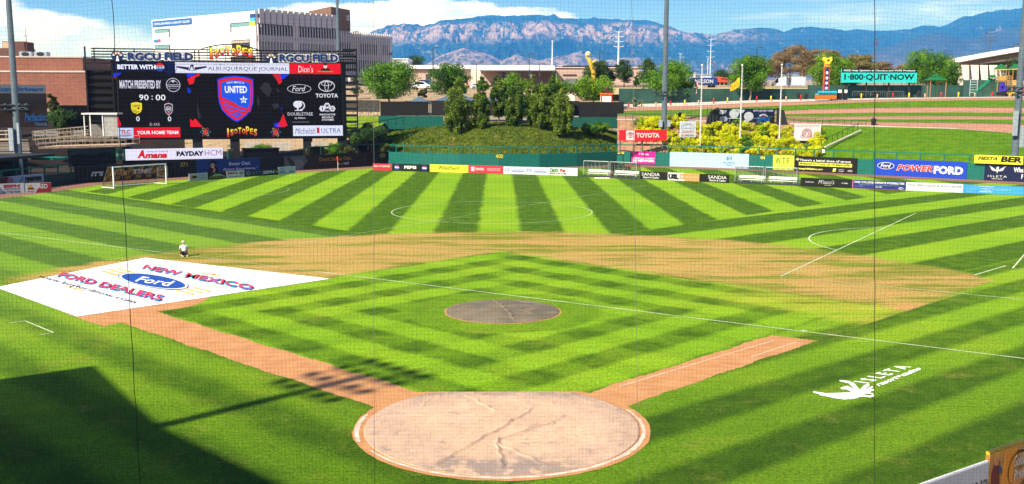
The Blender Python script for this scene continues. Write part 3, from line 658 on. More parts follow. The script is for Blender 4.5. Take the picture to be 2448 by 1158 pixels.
conif = [(1060, 1132, 193, 318, 164.5, 'tall juniper at the left end of the hilltop row, broadest of all'), (1126, 1174, 205, 308, 165.5, 'slim juniper second from the left on the hill'),
         (1172, 1214, 186, 293, 171, 'juniper set back from the row with its bare pale trunk showing'), (1206, 1264, 205, 302, 166.5, 'full bodied juniper in the middle of the hill above the number 400'),
         (1252, 1296, 180, 300, 171.5, 'dark juniper standing behind its neighbours right of the middle of the hill'), (1268, 1322, 200, 312, 166, 'leaning juniper second from the right on the hill'),
         (1316, 1370, 215, 324, 164, 'lowest juniper at the right end of the row with mulch at its foot'), (1300, 1346, 176, 292, 173, 'tall thin juniper behind the right end of the row'), (1222, 1252, 182, 290, 173, 'narrow bright topped juniper behind the middle of the row')]
for i, (a, b_, yt, yb, D, lb) in enumerate(conif): tree(lb, a-1, b_+1, yt, yb, D, 'conifer', 'conif', name='juniper_tree', n=7500, ls=.26, trunk=.12 if i == 2 else .03, seed=10+i, group='junipers along the top of the centre field hill')
tree('leafy light green tree top showing behind the left junipers', 1084, 1116, 178, 240, 190, 'loose', 'bright', n=1800, trunk=.1)
tree('small tree in front of the pink building between the junipers', 1140, 1168, 180, 225, 215, 'loose', 'green', n=1300, trunk=.1)
tree('bright green tree behind the middle junipers', 1196, 1262, 178, 240, 195, 'round', 'bright', n=4200, trunk=.05)
tree('dark sapling left of the bright tree behind the middle junipers', 1176, 1198, 180, 228, 220, 'loose', 'dark', n=900, trunk=.1)
tree('leafy tree behind the right junipers beside the small white shed', 1290, 1370, 186, 244, 192, 'loose', 'bright', n=3600, trunk=.05, seed=4)
tree('low round yellow green tree beside the small white shed', 1372, 1462, 178, 244, 194, 'round', 'bright', n=6000, trunk=.05, seed=5)
tree('upright dark tree wrapped around the yellow inflatable figure', 1394, 1456, 140, 212, 250, 'loose', 'dark', n=4000, ls=.34, trunk=.12, seed=6)
tree('dark drooping tree between the inflatable figure and the tall white pylon', 1440, 1472, 165, 206, 252, 'loose', 'dark', n=1500, trunk=.1, seed=7)
tree('upright tree with bare trunk in front of the pink building', 1468, 1514, 142, 213, 250, 'loose', 'dark', n=3000, ls=.32, trunk=.2, seed=8)
tree('small dark tree on the dry bank', 1512, 1532, 182, 213, 248, 'loose', 'dark', n=800, trunk=.25, seed=9)
tree('upright tree half hidden by the round tree beside the light pole', 1524, 1576, 140, 206, 250, 'loose', 'dark', n=3200, ls=.34, trunk=.1, seed=11)
tree('large round bright green tree behind the light pole', 1548, 1662, 143, 247, 208, 'round', 'green', n=9500, ls=.33, trunk=.1, seed=12)
tree('green tree with a pale trunk behind the state flag', 1745, 1838, 128, 242, 205, 'round', 'green', n=7500, ls=.32, trunk=.2, seed=13, bark=BARKL)
for i, (a, b_, yt, yb, D, lm, lb) in enumerate([(1832, 1945, 111, 212, 268, 'brown', 'widest brown bare canopied tree between the two right flagpoles'), (1922, 2008, 114, 212, 285, 'brown', 'brown bare canopied tree half hidden by the orange totem'), (2008, 2092, 129, 205, 275, 'brownt', 'domed brown green tree above the left end of the turquoise sign'), (2088, 2138, 146, 205, 280, 'brown', 'low brown tree top above the middle of the turquoise sign'), (2140, 2170, 152, 205, 290, 'brown', 'smallest brown tree top left of the leafy tree by the gazebo')]):
    tree(lb, a, b_, yt, yb, D, 'dome', lm, name='brown_tree', n=13000 if i < 3 else 6000, ls=.34, trunk=.10, seed=20+i, group='brown leafless trees beyond the plaza')
tree('bright green tree behind the orange totem', 1934, 2032, 132, 222, 216, 'round', 'bright', n=7000, ls=.32, trunk=.05, seed=26)
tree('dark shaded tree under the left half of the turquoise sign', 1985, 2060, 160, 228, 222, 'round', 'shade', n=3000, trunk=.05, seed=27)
tree('large leafy tree behind the green roofed gazebo', 2160, 2286, 124, 222, 216, 'round', 'green', n=9500, ls=.33, trunk=.06, seed=28)
tree('lower tree on the right flank of the leafy tree by the gazebo', 2256, 2300, 148, 215, 214, 'loose', 'green', n=2500, trunk=.05, seed=29)
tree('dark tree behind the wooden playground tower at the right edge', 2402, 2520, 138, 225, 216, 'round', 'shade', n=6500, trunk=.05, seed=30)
tree('distant dark tree left of the state flag tree', 1706, 1752, 168, 202, 380, 'round', 'dark', n=1500, ls=.45, trunk=.05, seed=31)
tree('grey green bush beside the dry bank behind right centre', 1530, 1560, 205, 217, 240, 'shrub', 'grey', name='bush', n=500, trunk=0, cat='bush')
tree('small tree against the brick building by the car billboard', 112, 142, 224, 282, 170, 'loose', 'olive', n=1500, trunk=.05, seed=32)
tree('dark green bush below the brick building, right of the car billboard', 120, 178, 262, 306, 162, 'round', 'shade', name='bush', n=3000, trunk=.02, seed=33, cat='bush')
tree('desert plant growing at the edge of the plaza beside the first red bollard', 1510, 1532, 232, 258, 197, 'shrub', 'grey', name='desert_plant', n=500, trunk=0, cat='plant')
for i, (a, b_, yt, yb, D, lb) in enumerate([(600, 655, 348, 372, 152, 'low bush under the scoreboard left of the dark box'), (728, 790, 350, 382, 152, 'bush in front of the scoreboard footings right of the dark box'), (776, 826, 342, 372, 154, 'bush behind the wall railing under the right scoreboard leg'), (815, 860, 345, 372, 155, 'second bush behind the wall railing beside the scoreboard'), (858, 890, 300, 322, 165, 'bush at the crest left of the hill'), (905, 940, 342, 362, 158, 'bush at the left end of the centre field railing')]):
    tree(lb, a, b_, yt, yb, D, 'shrub', 'olive' if i % 2 else 'green', name='bush', n=1600, ls=.2, trunk=0, seed=40+i, cat='bush', group='bushes around the scoreboard footings')
# dark hedge mass left of the hill
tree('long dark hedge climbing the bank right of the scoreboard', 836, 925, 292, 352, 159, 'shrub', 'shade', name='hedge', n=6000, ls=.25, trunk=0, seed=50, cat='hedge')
tree('green planting at the foot of the hill right of the junipers', 1395, 1460, 292, 330, 168, 'shrub', 'green', name='bush', n=3000, ls=.22, trunk=0, seed=51, cat='bush')
tree('dark green bush left of the yellow shrubs above the red sign', 1500, 1530, 272, 312, 166, 'shrub', 'shade', name='bush', n=1500, ls=.22, trunk=0, seed=52, cat='bush')
# yellow shrubs in rows on the terraces, stone retaining courses between them
protos = []
for k in range(5):
    me, _ = crown_mesh(1.75, 1.15, 'shrub', 520, .17, 70+k, LM['yellow']); protos.append(me)
proto_g = [crown_mesh(1.7, 1.1, 'shrub', 380, .17, 90+k, LM['green'])[0] for k in range(2)]
ROWW = 'lowest second third fourth fifth topmost'.split()
def slope_pt(px, t):      # t 0 at the wall, 1 at the path
    i = np.interp(px, rx[:4], range(4)); a = int(min(i, 2)); f = i-a
    lo = np.array(b0[a])*(1-f)+np.array(b0[a+1])*f; hi = np.array(B1[a])*(1-f)+np.array(B1[a+1])*f; p = lo*(1-t)+hi*t; p[2] -= .2*(1-abs(2*t-1)); return p
STONE = MB().box(-.42, .42, -.15, .15, 0, .34).mesh('stone', mat((.42, .22, .15), .9, .3, 3, bump=.4))
for r_ in range(6):
    t = .12+r_*.165; n_ = 26; xa, xb = (1520, 2000) if r_ > 1 else (1600, 1990)
    if r_ == 5: xa, xb = 1530, 1640
    n_ = int((xb-xa)/16)
    for k in range(n_):
        px = xa+(xb-xa)*(k+rnd.uniform(.1, .9))/n_
        if 1898 < px < 1962 and 1 < r_ < 5: continue
        if r_ == 3 and 1620 < px < 1665: continue
        p = slope_pt(px, t+rnd.uniform(-.03, .04)); gr = rnd.random() < .12
        o = link('yellow_shrub' if not gr else 'green_shrub', rnd.choice(proto_g if gr else protos)); s_ = rnd.uniform(.85, 1.5); o.scale = (s_, s_, s_*rnd.uniform(.8, 1.25)); o.location = (p[0], p[1], p[2]-.12); o.rotation_euler = (0, 0, rnd.uniform(0, 6))
        tag(o, ('yellow' if not gr else 'darker green')+' flowering shrub in the %s row of the terraces behind right field'%ROWW[r_], 'shrub', 'shrubs on the right field terraces')
    w_ = thing('retaining_wall', 'rough red stone course below the %s row of yellow shrubs'%ROWW[r_], 'wall', tuple(slope_pt(xa, t-.045)), 0, 'stone courses of the terraces')
    for k in range(int((xb-xa)/13)):
        px = xa+13*k+6; p = slope_pt(px, max(t-.045, .01)); o = link('stone', STONE, None, w_)
        o.location = (p[0]-w_.location[0], p[1]-w_.location[1]-.1, p[2]-w_.location[2]-.1); o.rotation_euler = (0, 0, -.28+rnd.uniform(-.1, .1)); o.scale = (rnd.uniform(.8, 1.0), 1, rnd.uniform(.7, 1.2))

#@@WALLS
# ------------------------------------------------------------------ outfield walls
TEAL = mat('0f5a50', .5, .10, .5); TEALD = mat('0b2f2d', .55, .12, .5); NAVYD = mat('10181c', .6, .15, .6); RAILG = mat('0f6155', .4, .05)
def wall_obj(name, label, pts, m, z1=2.1, rail=None, step=1.5, zr=3.25, z0=-.1, t=.18, railmat=None):
    T = thing(name, label, 'wall', (pts[0][0], pts[0][1], 0)); o = np.array(pts[0])
    for a, b_ in zip(pts[:-1], pts[1:]):
        a = np.array(a)-o; b_ = np.array(b_)-o; L = np.hypot(*(b_-a)); e = (b_-a)/L; n = np.array([-e[1], e[0]])
        k = max(1, round(L/2.44))
        for i in range(k):
            p = a+e*L*i/k; c = link('wall_panel', MB().box(.008, L/k-.008, 0, t, z0, z1).mesh('wall_panel', m), None, T); c.location = (p[0], p[1], 0); c.rotation_euler = (0, 0, math.atan2(e[1], e[0]))
        if rail:
            for i in range(max(1, round(L/step))):
                p = a+e*L*i/max(1, round(L/step))+n*t*.5; q_ = link('post', rail[0], None, T); q_.location = (p[0], p[1], z1)
                q_.rotation_euler = (0, 0, math.atan2(e[1], e[0]))
            r_ = link('top_rail', MB().box(0, L, 0, .13, zr-.16, zr).mesh('top_rail', railmat or RAILG), None, T); r_.location = (a[0], a[1], 0); r_.rotation_euler = (0, 0, math.atan2(e[1], e[0]))
    return T
POSTM = MB().box(-.07, .07, -.05, .09, 0, 1.02).mesh('post', RAILG)
wall_obj('outfield_wall', 'teal centre field wall with the number 400 and railing posts on top', WC, TEAL, rail=[POSTM], step=1.55)
wall_obj('outfield_wall', 'teal right field wall carrying large advertising panels with a railing on top', WR, TEAL, rail=[POSTM], step=3.1)
wall_obj('outfield_wall', 'dark left field wall with blue and black advertising panels', WL[2:], NAVYD, rail=None)
wall_obj('outfield_wall', 'low dark wall in front of the left field bullpen', WL[:3], TEALD, z1=1.45)
# dark rail over right part of the left wall
T = thing('wall_railing', 'dark railing along the top of the left field wall beside number 428', 'railing', (0, 0, 0)); LWp = Plane(WL[4], WL[5])
a0_, _ = LWp.hit(768, 350)
for k in range(5):
    a = a0_+(LWp.L-a0_-.2)*k/4; q = LWp.at(a, -.1); MB().box(q[0]-.06, q[0]+.06, q[1]-.06, q[1]+.06, 2.1, 3.3).build('post', TEALD, T)
MB().tube([LWp.at(a0_, -.1, 3.3), LWp.at(LWp.L-.1, -.1, 3.3)], .07).build('top_rail', TEALD, T)

PL = [Plane(WL[i], WL[i+1]) for i in range(5)]; PR = [Plane(WR[i], WR[i+1]) for i in range(5)]
YEL = 'f2dc3c'
def number(txt, pl, x0, y0, x1, y1, col, label):
    a, z1 = pl.hit(x0, y0); b, z0 = pl.hit(x1, y1); T = thing('distance_marker', label, 'wall number', pl.at(a, .03, z0), pl.rz, 'distance numbers on the outfield wall')
    f = Face(T, b-a, z1-z0, 0); f.T(txt, 0, 1, 0, 1, col, bold=.018, name='digits', lay=1)
PCc = Plane(WC[3], WC[4])
number('400', PCc, 1185, 369, 1203, 379, YEL, 'yellow number 400 on the centre field wall'); number('428', PR[0], 1477, 363, 1492, 371, YEL, 'yellow number 428 at the right centre corner')
number('404', PR[2], 1818, 373, 1829, 382, YEL, 'yellow number 404 beside the lime sign'); number('371', PL[3], 431, 389, 448, 398, 'c8a838', 'dull yellow number 371 on the left field wall'); number('428', PL[4], 907, 367, 920, 376, 'a88f34', 'dull yellow number 428 at the left centre corner')

# right wall advertising ------------------------------------------------
f, T = panel('wall_sign', 'magenta sign with white lettering on the right centre wall', 'sign', PR[0], 1511, 362, 1567, 398, 'e5179b', zb=.25)
f.T('T Mobile', .3, .72, .72, .86, 'f4f4f4'); f.T("AMERICA'S LARGEST", .05, .97, .40, .52, 'f4f4f4', .03); f.T('5G NETWORK', .05, .97, .16, .36, 'ffffff', .05)
f, T = panel('wall_sign', 'pale blue health insurance sign, widest on the right centre wall', 'sign', PR[0], 1602, 363, 1639.5, 401, 'b8dcf2', zb=.0)
f, T = panel('wall_sign', 'pale blue sign section with a cross and shield emblem and two lines of print', 'sign', PR[1], 1640.5, 364.5, 1790, 404, 'b8dcf2', zb=.0)
bl_ = '1b6fb4'; f.Rr(.645, .695, .62, .70, bl_, 'emblem'); f.Rr(.659, .681, .52, .80, bl_, 'emblem', 1.1); f.ring(.67, .66, .012, .045, .004, .015, 'dcecf6', lay=2)
f.P([(.705, .80), (.735, .80), (.735, .62), (.72, .50), (.705, .62)], bl_); f.T('I', .716, .724, .58, .76, 'dcecf6', lay=2)
f.T('BlueCross BlueShield', .60, .79, .34, .44, '27618f', 0); f.T('of New Mexico', .64, .75, .18, .28, '27618f', 0)
f, T = panel('wall_sign', 'lime yellow sign with three black letters on the right field wall', 'sign', PR[2], 1849, 370.5, 1899, 408, 'cfe850', zb=.05)
f.T('W T F', .12, .75, .42, .82, '24301c', -.004); f.T('ALIVE', .15, .5, .18, .28, 'a5bb3e', 0)
f, T = panel('wall_sign', 'black sign warning about street pills in white and yellow print', 'sign', PR[2], 1899.5, 373, 2049, 418, '191719', zb=.0)
f.T('+', .03, .085, .70, .88, 'e6ee5a', .06); f.T("There's a lethal dose of street", .09, .90, .68, .83, 'f2f2f2', .02); f.Rr(.08, .92, .40, .62, 'dfe752', 'highlight_bar'); f.T('fentanyl in 7 out of 10 fake pills.', .10, .90, .42, .60, '191719', .02, lay=3)
f.T('keepNMalive.org', .08, .47, .09, .26, 'e6ee5a', .03); f.P([(.62, .08), (.67, .10), (.68, .30), (.64, .28)], 'dfe752'); f.T('NM', .63, .67, .2, .3, 'e8e8e8'); f.T('NM HEALTH', .72, .80, .20, .26, 'd8d8d8'); f.T('health', .72, .8, .10, .16, 'd8d8d8'); f.T('HCA', .86, .93, .12, .24, 'd8d8d8', .03)
# the blue car dealer panel crosses two wall planes; it sits wholly on the farther one's line
f, T = panel('wall_sign', 'bright blue car dealer sign with oval logo and red and white lettering', 'sign', PR[3], 2093, 379.5, 2310, 434, '1846c8', zb=-.02)
f.P(ell(.125, .60, .096, .21), 'f0f2f8', 'logo_oval', 1); f.P(ell(.125, .60, .090, .18), '16357c', 'logo_oval', 2); f.T('Ford', .065, .185, .49, .72, 'f2f2f2', .015, .35, lay=4)
f.T('POWER', .245, .645, .33, .72, 'f4f4f4', .07, .3, lay=2); f.T('POWER', .250, .642, .345, .705, 'd82a34', .03, .3, lay=4); f.T('FORD', .655, .965, .25, .72, 'f4f4f4', .05, 0, lay=3)
f, T = panel('wall_sign', 'navy casino sign with white bird emblem at the right edge', 'sign', PR[3], 2355, 391, 2447, 437.5, '101d48', zb=-.02)
def bird(f, cx, cz, w, h, col, ww=1.0):
    for s_ in (-1, 1):
        for k in range(4):
            y0 = cz+h*(.5-k*.16); x1 = cx+s_*w*(.5-k*.05); f.P([(x1, y0), (cx+s_*w*.28, cz+h*(.12-k*.09)), (cx+s_*w*.06, cz-h*(.16+k*.03)), (cx+s_*w*.04, cz-h*(.10+k*.02)), (cx+s_*w*.26, cz+h*(.20-k*.09))], col, 'wing_stroke')
    f.P([(cx-w*.05, cz+h*.3), (cx+w*.06, cz+h*.34), (cx+w*.08, cz+h*.22), (cx+w*.05, cz-h*.15), (cx, cz-h*.5), (cx-w*.06, cz-h*.15)], col, 'emblem')
bird(f, .33, .68, .46, .46, 'f2f2f2'); f.T('ISLETA', .10, .58, .22, .34, 'f2f2f2', 0, space=1.3); f.T('resort+casino', .2, .48, .10, .17, 'f2f2f2', .01); f.T('Whe', .74, .98, .56, .84, 'f2f2f2', .03)
f2, T = panel('wall_sign', 'navy casino sign continuing past the right edge of the view', 'sign', PR[4], 2448.5, 392, 2600, 440, '101d48', zb=-.02)
f2.T("re the Fun", 0.02, .5, .56, .84, 'f2f2f2', .03); f.T('F', .94, .99, .20, .46, 'f2f2f2', .03)
f, T = panel('hanging_banner', 'yellow grocery banner hanging on the railing above the casino sign', 'banner', PR[3], 2332, 370, 2447.5, 390, 'e9e03c', off=.35, zb=2.16)
f.T('FIESTA', .08, .48, .42, .82, '33280c', .03, .3); f.T('BER', .55, .98, .26, .92, '1c1a10', .05, .1); f.T('CAR WASH', .3, .5, .1, .26, 'c5a63a', 0)
# small white tags on railings
f, T = panel('notice_board', 'small blank white notice on the right field railing', 'notice', PR[2], 1968, 357, 1974, 366, 'e8e8e8', off=.3)

# left wall advertising --------------------------------------------------
f, T = panel('wall_sign', 'navy beer slogan sign on the left field wall behind the goal', 'sign', PL[2], 205, 403, 402, 433, '15181d', zb=.45)
f.T("IT'S", .05, .20, .24, .66, 'c9cbd0', .04, .25); f.T('Miller', .27, .54, .22, .78, 'd0a860', .01, .35, wave=1); f.T('TIME', .55, .80, .26, .68, 'c9cbd0', .04, .25)
f, T = panel('wall_sign', 'framed cream poster with an orange ball design on the left field wall', 'sign', PL[2], 374, 399, 401, 435, 'b9a989', off=.12, zb=.2)
f.T('UTEP', .1, .9, .74, .92, '3a4560', .05); f.P(ell(.5, .42, .36, .25), '3a4560', 'emblem'); f.P(ell(.5, .38, .27, .18), 'b5763a', 'emblem', 2); f.ring(.5, .38, .27, .18, .04, .02, '2c2c38', lay=3); f.Rr(.44, .5, .22, .55, '2c2c38', 'emblem', 3)
f, T = panel('wall_sign', 'blue hardware sign with a dark haired woman beside two lines of white lettering', 'sign', PL[3], 470, 384, 622, 422, '143a80', zb=.05)
f.T('Better Deal.', .49, .84, .56, .80, 'c2cce4', .02, .15); f.T('Better Experience.*', .40, .96, .20, .42, 'c2cce4', .02, .15)
f.P(ell(.245, .30, .075, .33), '1d1214', 'printed_hair', 1); f.P([(.12, 0), (.15, .2), (.22, .28), (.28, .26), (.33, .14), (.34, 0)], '2a1d20', 'printed_coat', 1.5); f.P(ell(.235, .62, .032, .17), 'b98a74', 'printed_face', 2)
f.P(ell(.25, .82, .05, .12), '1d1214', 'printed_hair', 1.2); f.P([(.235, .10), (.265, .12), (.275, .42), (.25, .48), (.24, .3)], 'b98a74', 'printed_hand', 3); f.P(ell(.238, .53, .012, .03), 'e8e0da', 'printed_smile', 4)
f, T = panel('wall_sign', 'dark sign with a close up ball on the left field wall', 'sign', PL[4], 679, 375, 768, 412, '2a2622', zb=.0)
f.P([(0, 0), (.0, 1), (.55, 1), (.62, .6), (.48, .2), (.52, 0)], '5c6264', 'printed_ball', 1); f.P(ell(.36, .42, .16, .36), '74797a', 'printed_ball', 2); f.P([(.12, 1), (.25, .6), (.30, .1), (.20, .1), (.14, .5), (.04, .9)], '34302e', 'printed_shadow', 3)
rr_ = random.Random(5)
f.multi([[(x, z), (x+.012, z), (x+.012, z+.02), (x, z+.02)] for x, z in [(rr_.uniform(.3, .98), rr_.uniform(.05, .95)) for _ in range(70)]], '3b3836', 'printed_speckle', 4)
f, T = panel('wall_sign', 'dark sign with orange and white anti drunk driving lettering', 'sign', PL[4], 768.5, 370, 893, 404, '26211d', zb=.0)
f.T("Don't Strike Out.", -.05, .56, .54, .82, 'b57a34', .02); f.T('Designate a Driver.', -.05, .22, .38, .45, '8a6034', 0); f.T('end', .28, .40, .22, .42, 'b57a34', .02); f.T('wi', .405, .50, .22, .44, 'c8ccd4', .02)
f, T = panel('wall_sign', 'red and blue hospital sign on the low bullpen wall', 'sign', PL[0], -40, 428, 104, 446, '97abc4', zb=.0)
f.Rr(0, .40, 0, 1, '5a1f24', 'printed_panel'); f.P(ell(.42, .55, .06, .4), 'a86a84', 'printed_panel', 2); f.P([(.5, .2), (.62, .9), (.66, .9), (.58, .2)], '5a8a9e', 'printed_panel', 2); f.Rr(.67, .96, .28, .86, '14181c', 'printed_panel', 2); f.T('Lovelace', .69, .94, .38, .70, 'c6cacf', 0, lay=4)

# low boards standing on the edge of the pitch ---------------------------
def line_plane(x0, y0, x1, y1): return Plane(G(x0, y0)[:2], G(x1, y1)[:2])
def board(label, pl, x0, y0, x1, y1, col, items=(), led=False, zb=.03, name='pitch_side_board', feet=True):
    f, T = panel(name, label, 'advertising board', pl, x0, y0, x1, y1, col, t=.08, off=0, group='low advertising boards around the pitch', zb=zb)
    if feet:
        for q in (.1, .5, .9): MB().box(q*f.w-.03, q*f.w+.03, .0, .45, 0, .06).box(q*f.w-.03, q*f.w+.03, 0.0, .05, 0, f.h*.9).build('stand', mat('50555a', .5), T)
    for it in items: getattr(f, it[0])(*it[1:])
    return f, T
CB = line_plane(890, 407.5, 1382, 421.5); RBp = line_plane(1382, 421.5, 1760, 439); RB2 = line_plane(1760, 439, 2448, 468); LB = line_plane(450, 434, 708, 415); LB0 = line_plane(-60, 467.5, 124, 460)
wh = 'f0f0f2'
board('red board with small white lettering at the left end of the centre row', CB, 892, 391, 936, 408, 'd8323f', [('T', 'Blake\'s LOTABURGER', .05, .95, .5, .78, 'f4e0e0', .03)])
board('black cola board with two round red white and blue emblems', CB, 938, 391.5, 1027, 409, '14181f', [('T', 'PEPSI', .33, .65, .32, .76, wh, .04)])
def cola(f, cx, cz, rx, rz, led=False):
    f.P(ell(cx, cz, rx*1.6, rz*1.6), '1b2f6e', 'emblem', 1); f.P(ell(cx, cz, rx, rz), 'e8e8f0', 'emblem', 2); f.P(ell(cx, cz, rx, rz, 16, .25, math.pi-.25), 'c8202c', 'emblem', 3); f.P(ell(cx, cz, rx, rz, 16, math.pi+.35, 2*math.pi-.35), '1c4aa8', 'emblem', 3)
bT = [o for o in COL.objects if o.get('label') == 'black cola board with two round red white and blue emblems'][0]
bw = (CB.hit(1027, 409)[0]-CB.hit(938, 391.5)[0]); bh = CB.hit(938, 391.5)[1]-.03
f = Face(bT, bw, bh, -.08); cola(f, .13, .5, .055, .30); cola(f, .87, .5, .055, .30)
board('bright yellow board with black lettering in the centre row', CB, 1028, 393, 1120, 412, 'ecec3c', [('T', 'Weichert', .22, .78, .30, .86, '22221a', .0)])
board('coral red car maker board with a white emblem square', CB, 1121, 395, 1203, 414, 'd83848', [('Rr', .07, .165, .25, .80, 'f2eef0', 'printed_panel', 1), ('ring', .118, .52, .035, .18, .008, .04, 'd83848', 'emblem', 2), ('T', 'TOYOTA', .19, .45, .36, .68, wh, .03), ('T', 'PROUD SPONSOR OF', .54, .92, .54, .68, 'f2d8dc', .01), ('T', 'NEW MEXICO UNITED', .54, .92, .34, .48, 'f2d8dc', .01)])
board('white board with pale blue grey square logos', CB, 1204, 398, 1313, 418, 'dfe0ea', [('Rr', .03, .13, .3, .8, '9fb0d8', 'printed_panel', 1), ('T', 'G', .055, .105, .38, .74, 'e8ebf4', .03, 0, 'lettering', 3), ('T', 'GOODMANS', .19, .45, .56, .74, 'c9a9a9', 0), ('Rr', .18, .46, .30, .48, '7f9ad2', 'printed_panel', 1), ('Rr', .52, .62, .3, .8, '9fb0d8', 'printed_panel', 1), ('T', 'G', .545, .595, .38, .74, 'e8ebf4', .03, 0, 'lettering', 3), ('T', 'GOODMANS', .68, .92, .56, .74, 'c9a9a9', 0), ('Rr', .68, .95, .30, .48, '7f9ad2', 'printed_panel', 1)])
f, T = board('white pet shop board with green and red lettering', CB, 1313.5, 400.5, 1381, 421, 'e9e9ec')
f.T("Clark's", .02, .33, .42, .92, '1c3d1c', .06, lay=1); f.T("Clark's", .02, .33, .44, .90, '22a83a', .015, lay=3); f.T('Pet', .39, .58, .42, .84, '401414', .06, lay=1); f.T('Pet', .39, .58, .44, .82, 'd83434', .015, lay=3); f.T('EMPORIUM', .02, .60, .14, .36, '6a3a20', .03, space=1.2)
def brd(label, x0, y0, x1, y1, col, pl=RBp): return board(label, pl, x0, y0, x1, y1, col)[0]
f = brd('black casino resort board right of the first pair of team benches', 1531, 409.5, 1583, 430.5, '17171a'); f.T('SANDIA', .08, .90, .44, .86, wh, .0); f.T('Resort & Casino', .14, .86, .12, .38, wh, .015, .2)
brd('plain black board beside the first casino resort board', 1583.5, 412, 1596, 431, '17171a')
f = brd('white board with heavy black league letters', 1597, 412.5, 1637, 433, 'ececec'); f.T('USL', .04, .66, .16, .84, '17171a', .09); f.P([(.74, .2), (1, .2), (1, .9), (.74, .9)], 'd8925a', 'printed_panel'); f.P([(.87+.09*math.cos(t+.3)*(1 if i % 2 else .4), .55+.26*math.sin(t+.3)*(1 if i % 2 else .4)) for i, t in enumerate(np.linspace(0, 2*math.pi, 11)[:-1])], 'f0e6da', 'emblem', 3)
f = brd('plain orange board with faint white word', 1637.5, 414.5, 1672, 434, 'dca064'); f.T('Championship', .06, .94, .38, .62, 'eed2b8', .0)
brd('plain black board left of the second casino resort board', 1672.5, 416, 1689, 435, '17171a')
f = brd('black casino resort board left of the second pair of team benches', 1689.5, 416.5, 1743, 437.5, '17171a'); f.T('SANDIA', .08, .90, .44, .86, wh, .0); f.T('Resort & Casino', .14, .86, .12, .38, wh, .015, .2)
f = brd('long black restaurant board with white script', 1915, 425, 2037, 451.5, '17171a', RB2); f.T('CELEBRATING', .09, .26, .46, .58, 'd8d8d8', .03); f.T('M\'tucci\'s', .35, .66, .36, .84, wh, -.01, .35); f.Rr(.47, .60, .2, .24, 'c8c8c8', 'printed_bar'); f.T('10 YEARS', .80, .92, .46, .60, 'd8d8d8', .03)
f = brd('navy college board reading one college', 2038, 430, 2165.5, 457, '23357e', RB2); f.T('ONE COLLEGE, INFINITE POSSIBILITIES', .04, .97, .60, .88, wh, .03); f.T('Degrees | Transfer | Career and Technical Education | Student Support', .14, .86, .42, .52, 'c0c8e4', 0); f.T('cnm.edu', .44, .56, .20, .36, wh, .02); f.P(ell(.91, .2, .05, .14), 'c8cce4', 'emblem'); f.T('CNM', .87, .95, .14, .28, '23357e', .03, lay=3); f.T('1604 University Blvd', .04, .20, .24, .32, 'c0c8e4', 0)
f.Rr(0, 1, .0, .03, 'c85a8a', 'printed_bar'); f.Rr(0, .02, 0, 1, 'c85a8a', 'printed_bar')
f = brd('white law firm board with grey serif style print', 2166.5, 435.5, 2302, 463, 'e4e6ee', RB2); f.T('WILL FERGUSON & ASSOCIATES', .03, .97, .54, .80, '5a6290', .01); f.T('TRIAL ATTORNEYS', .07, .55, .26, .42, '8a90b0', -.01)
f = brd('light blue airline style board with small white print', 2303, 441, 2446, 469, '41a2dc', RB2); f.T('NEW MEXICO', .27, .52, .78, .90, 'd8ecf6', .03); f.P(ell(.40, .5, .11, .13), 'e0ecf4', 'logo_oval'); f.P(ell(.40, .5, .10, .10), '2c6fb8', 'logo_oval', 2); f.T('Ford', .34, .46, .42, .58, 'e0ecf4', .01, .35, lay=4); f.T('DEALERS', .28, .50, .18, .30, 'd8ecf6', .03); f.T('PROUD PARTNER OF', .55, .80, .56, .62, 'c0def0', .01); f.T('NEW MEXICO UNITED', .55, .80, .42, .48, 'c0def0', .01)
for k in range(5): f.P([(.02+k*.025, .05), (.03+k*.025, .05), (.20+k*.025, .9), (.19+k*.025, .9)], '6ab8e4', 'printed_stripe')
f = brd('light blue board running past the right edge of the view', 2446.5, 448, 2600, 476, '41a2dc', RB2)
f = brd('pale board with a desert sun emblem, leftmost beside the 371 wall number', 451, 416, 496, 434.5, 'c4c6c8', LB); f.P(ell(.28, .52, .22, .26), 'c8a060', 'emblem'); f.P(ell(.28, .52, .13, .16), '4a3020', 'emblem', 2); f.T('SOUTHWEST', .5, .97, .58, .82, '8a949a', -.01); f.T('eyecare', .54, .95, .22, .46, 'a8a850', .01)
f = brd('black board with a green mountain outline', 496.5, 413.5, 540, 431, '1a1c1a', LB); f.P([(.08, .42), (.3, .62), (.42, .82), (.52, .66), (.62, .78), (.8, .52), (.95, .42)], 'a8b498', 'emblem'); f.P([(.08, .40), (.3, .52), (.42, .64), (.52, .5), (.62, .6), (.8, .46), (.95, .40)], '6e9a3a', 'emblem', 2); f.T('KEN SHERMAN P.C. LAW', .05, .95, .14, .34, 'a8b85a', .01)
f = brd('white supermarket board with red lettering', 540.5, 410, 583.5, 428, 'c9cbce', LB); f.T('FIESTA', .05, .62, .52, .84, 'a0283c', .04, .25); f.P(ell(.83, .66, .11, .22), '3a4a4a', 'emblem'); f.P(ell(.83, .68, .06, .1), 'b8c4a8', 'emblem', 2); f.T('www.carwash.com', .12, .88, .14, .28, '30343a', .02)
f = brd('dark blue insurer board with a ring emblem', 584, 408, 627, 425, '232f4e', LB); f.ring(.2, .55, .10, .3, .03, .09, 'a8b8d4'); f.T('NEW MEXICO', .40, .95, .60, .74, '9aa8c4', 0); f.T('MUTUAL', .40, .74, .36, .50, '8ea0bc', 0); f.T('Workers compensation', .38, .95, .14, .22, '7a88a4', 0)
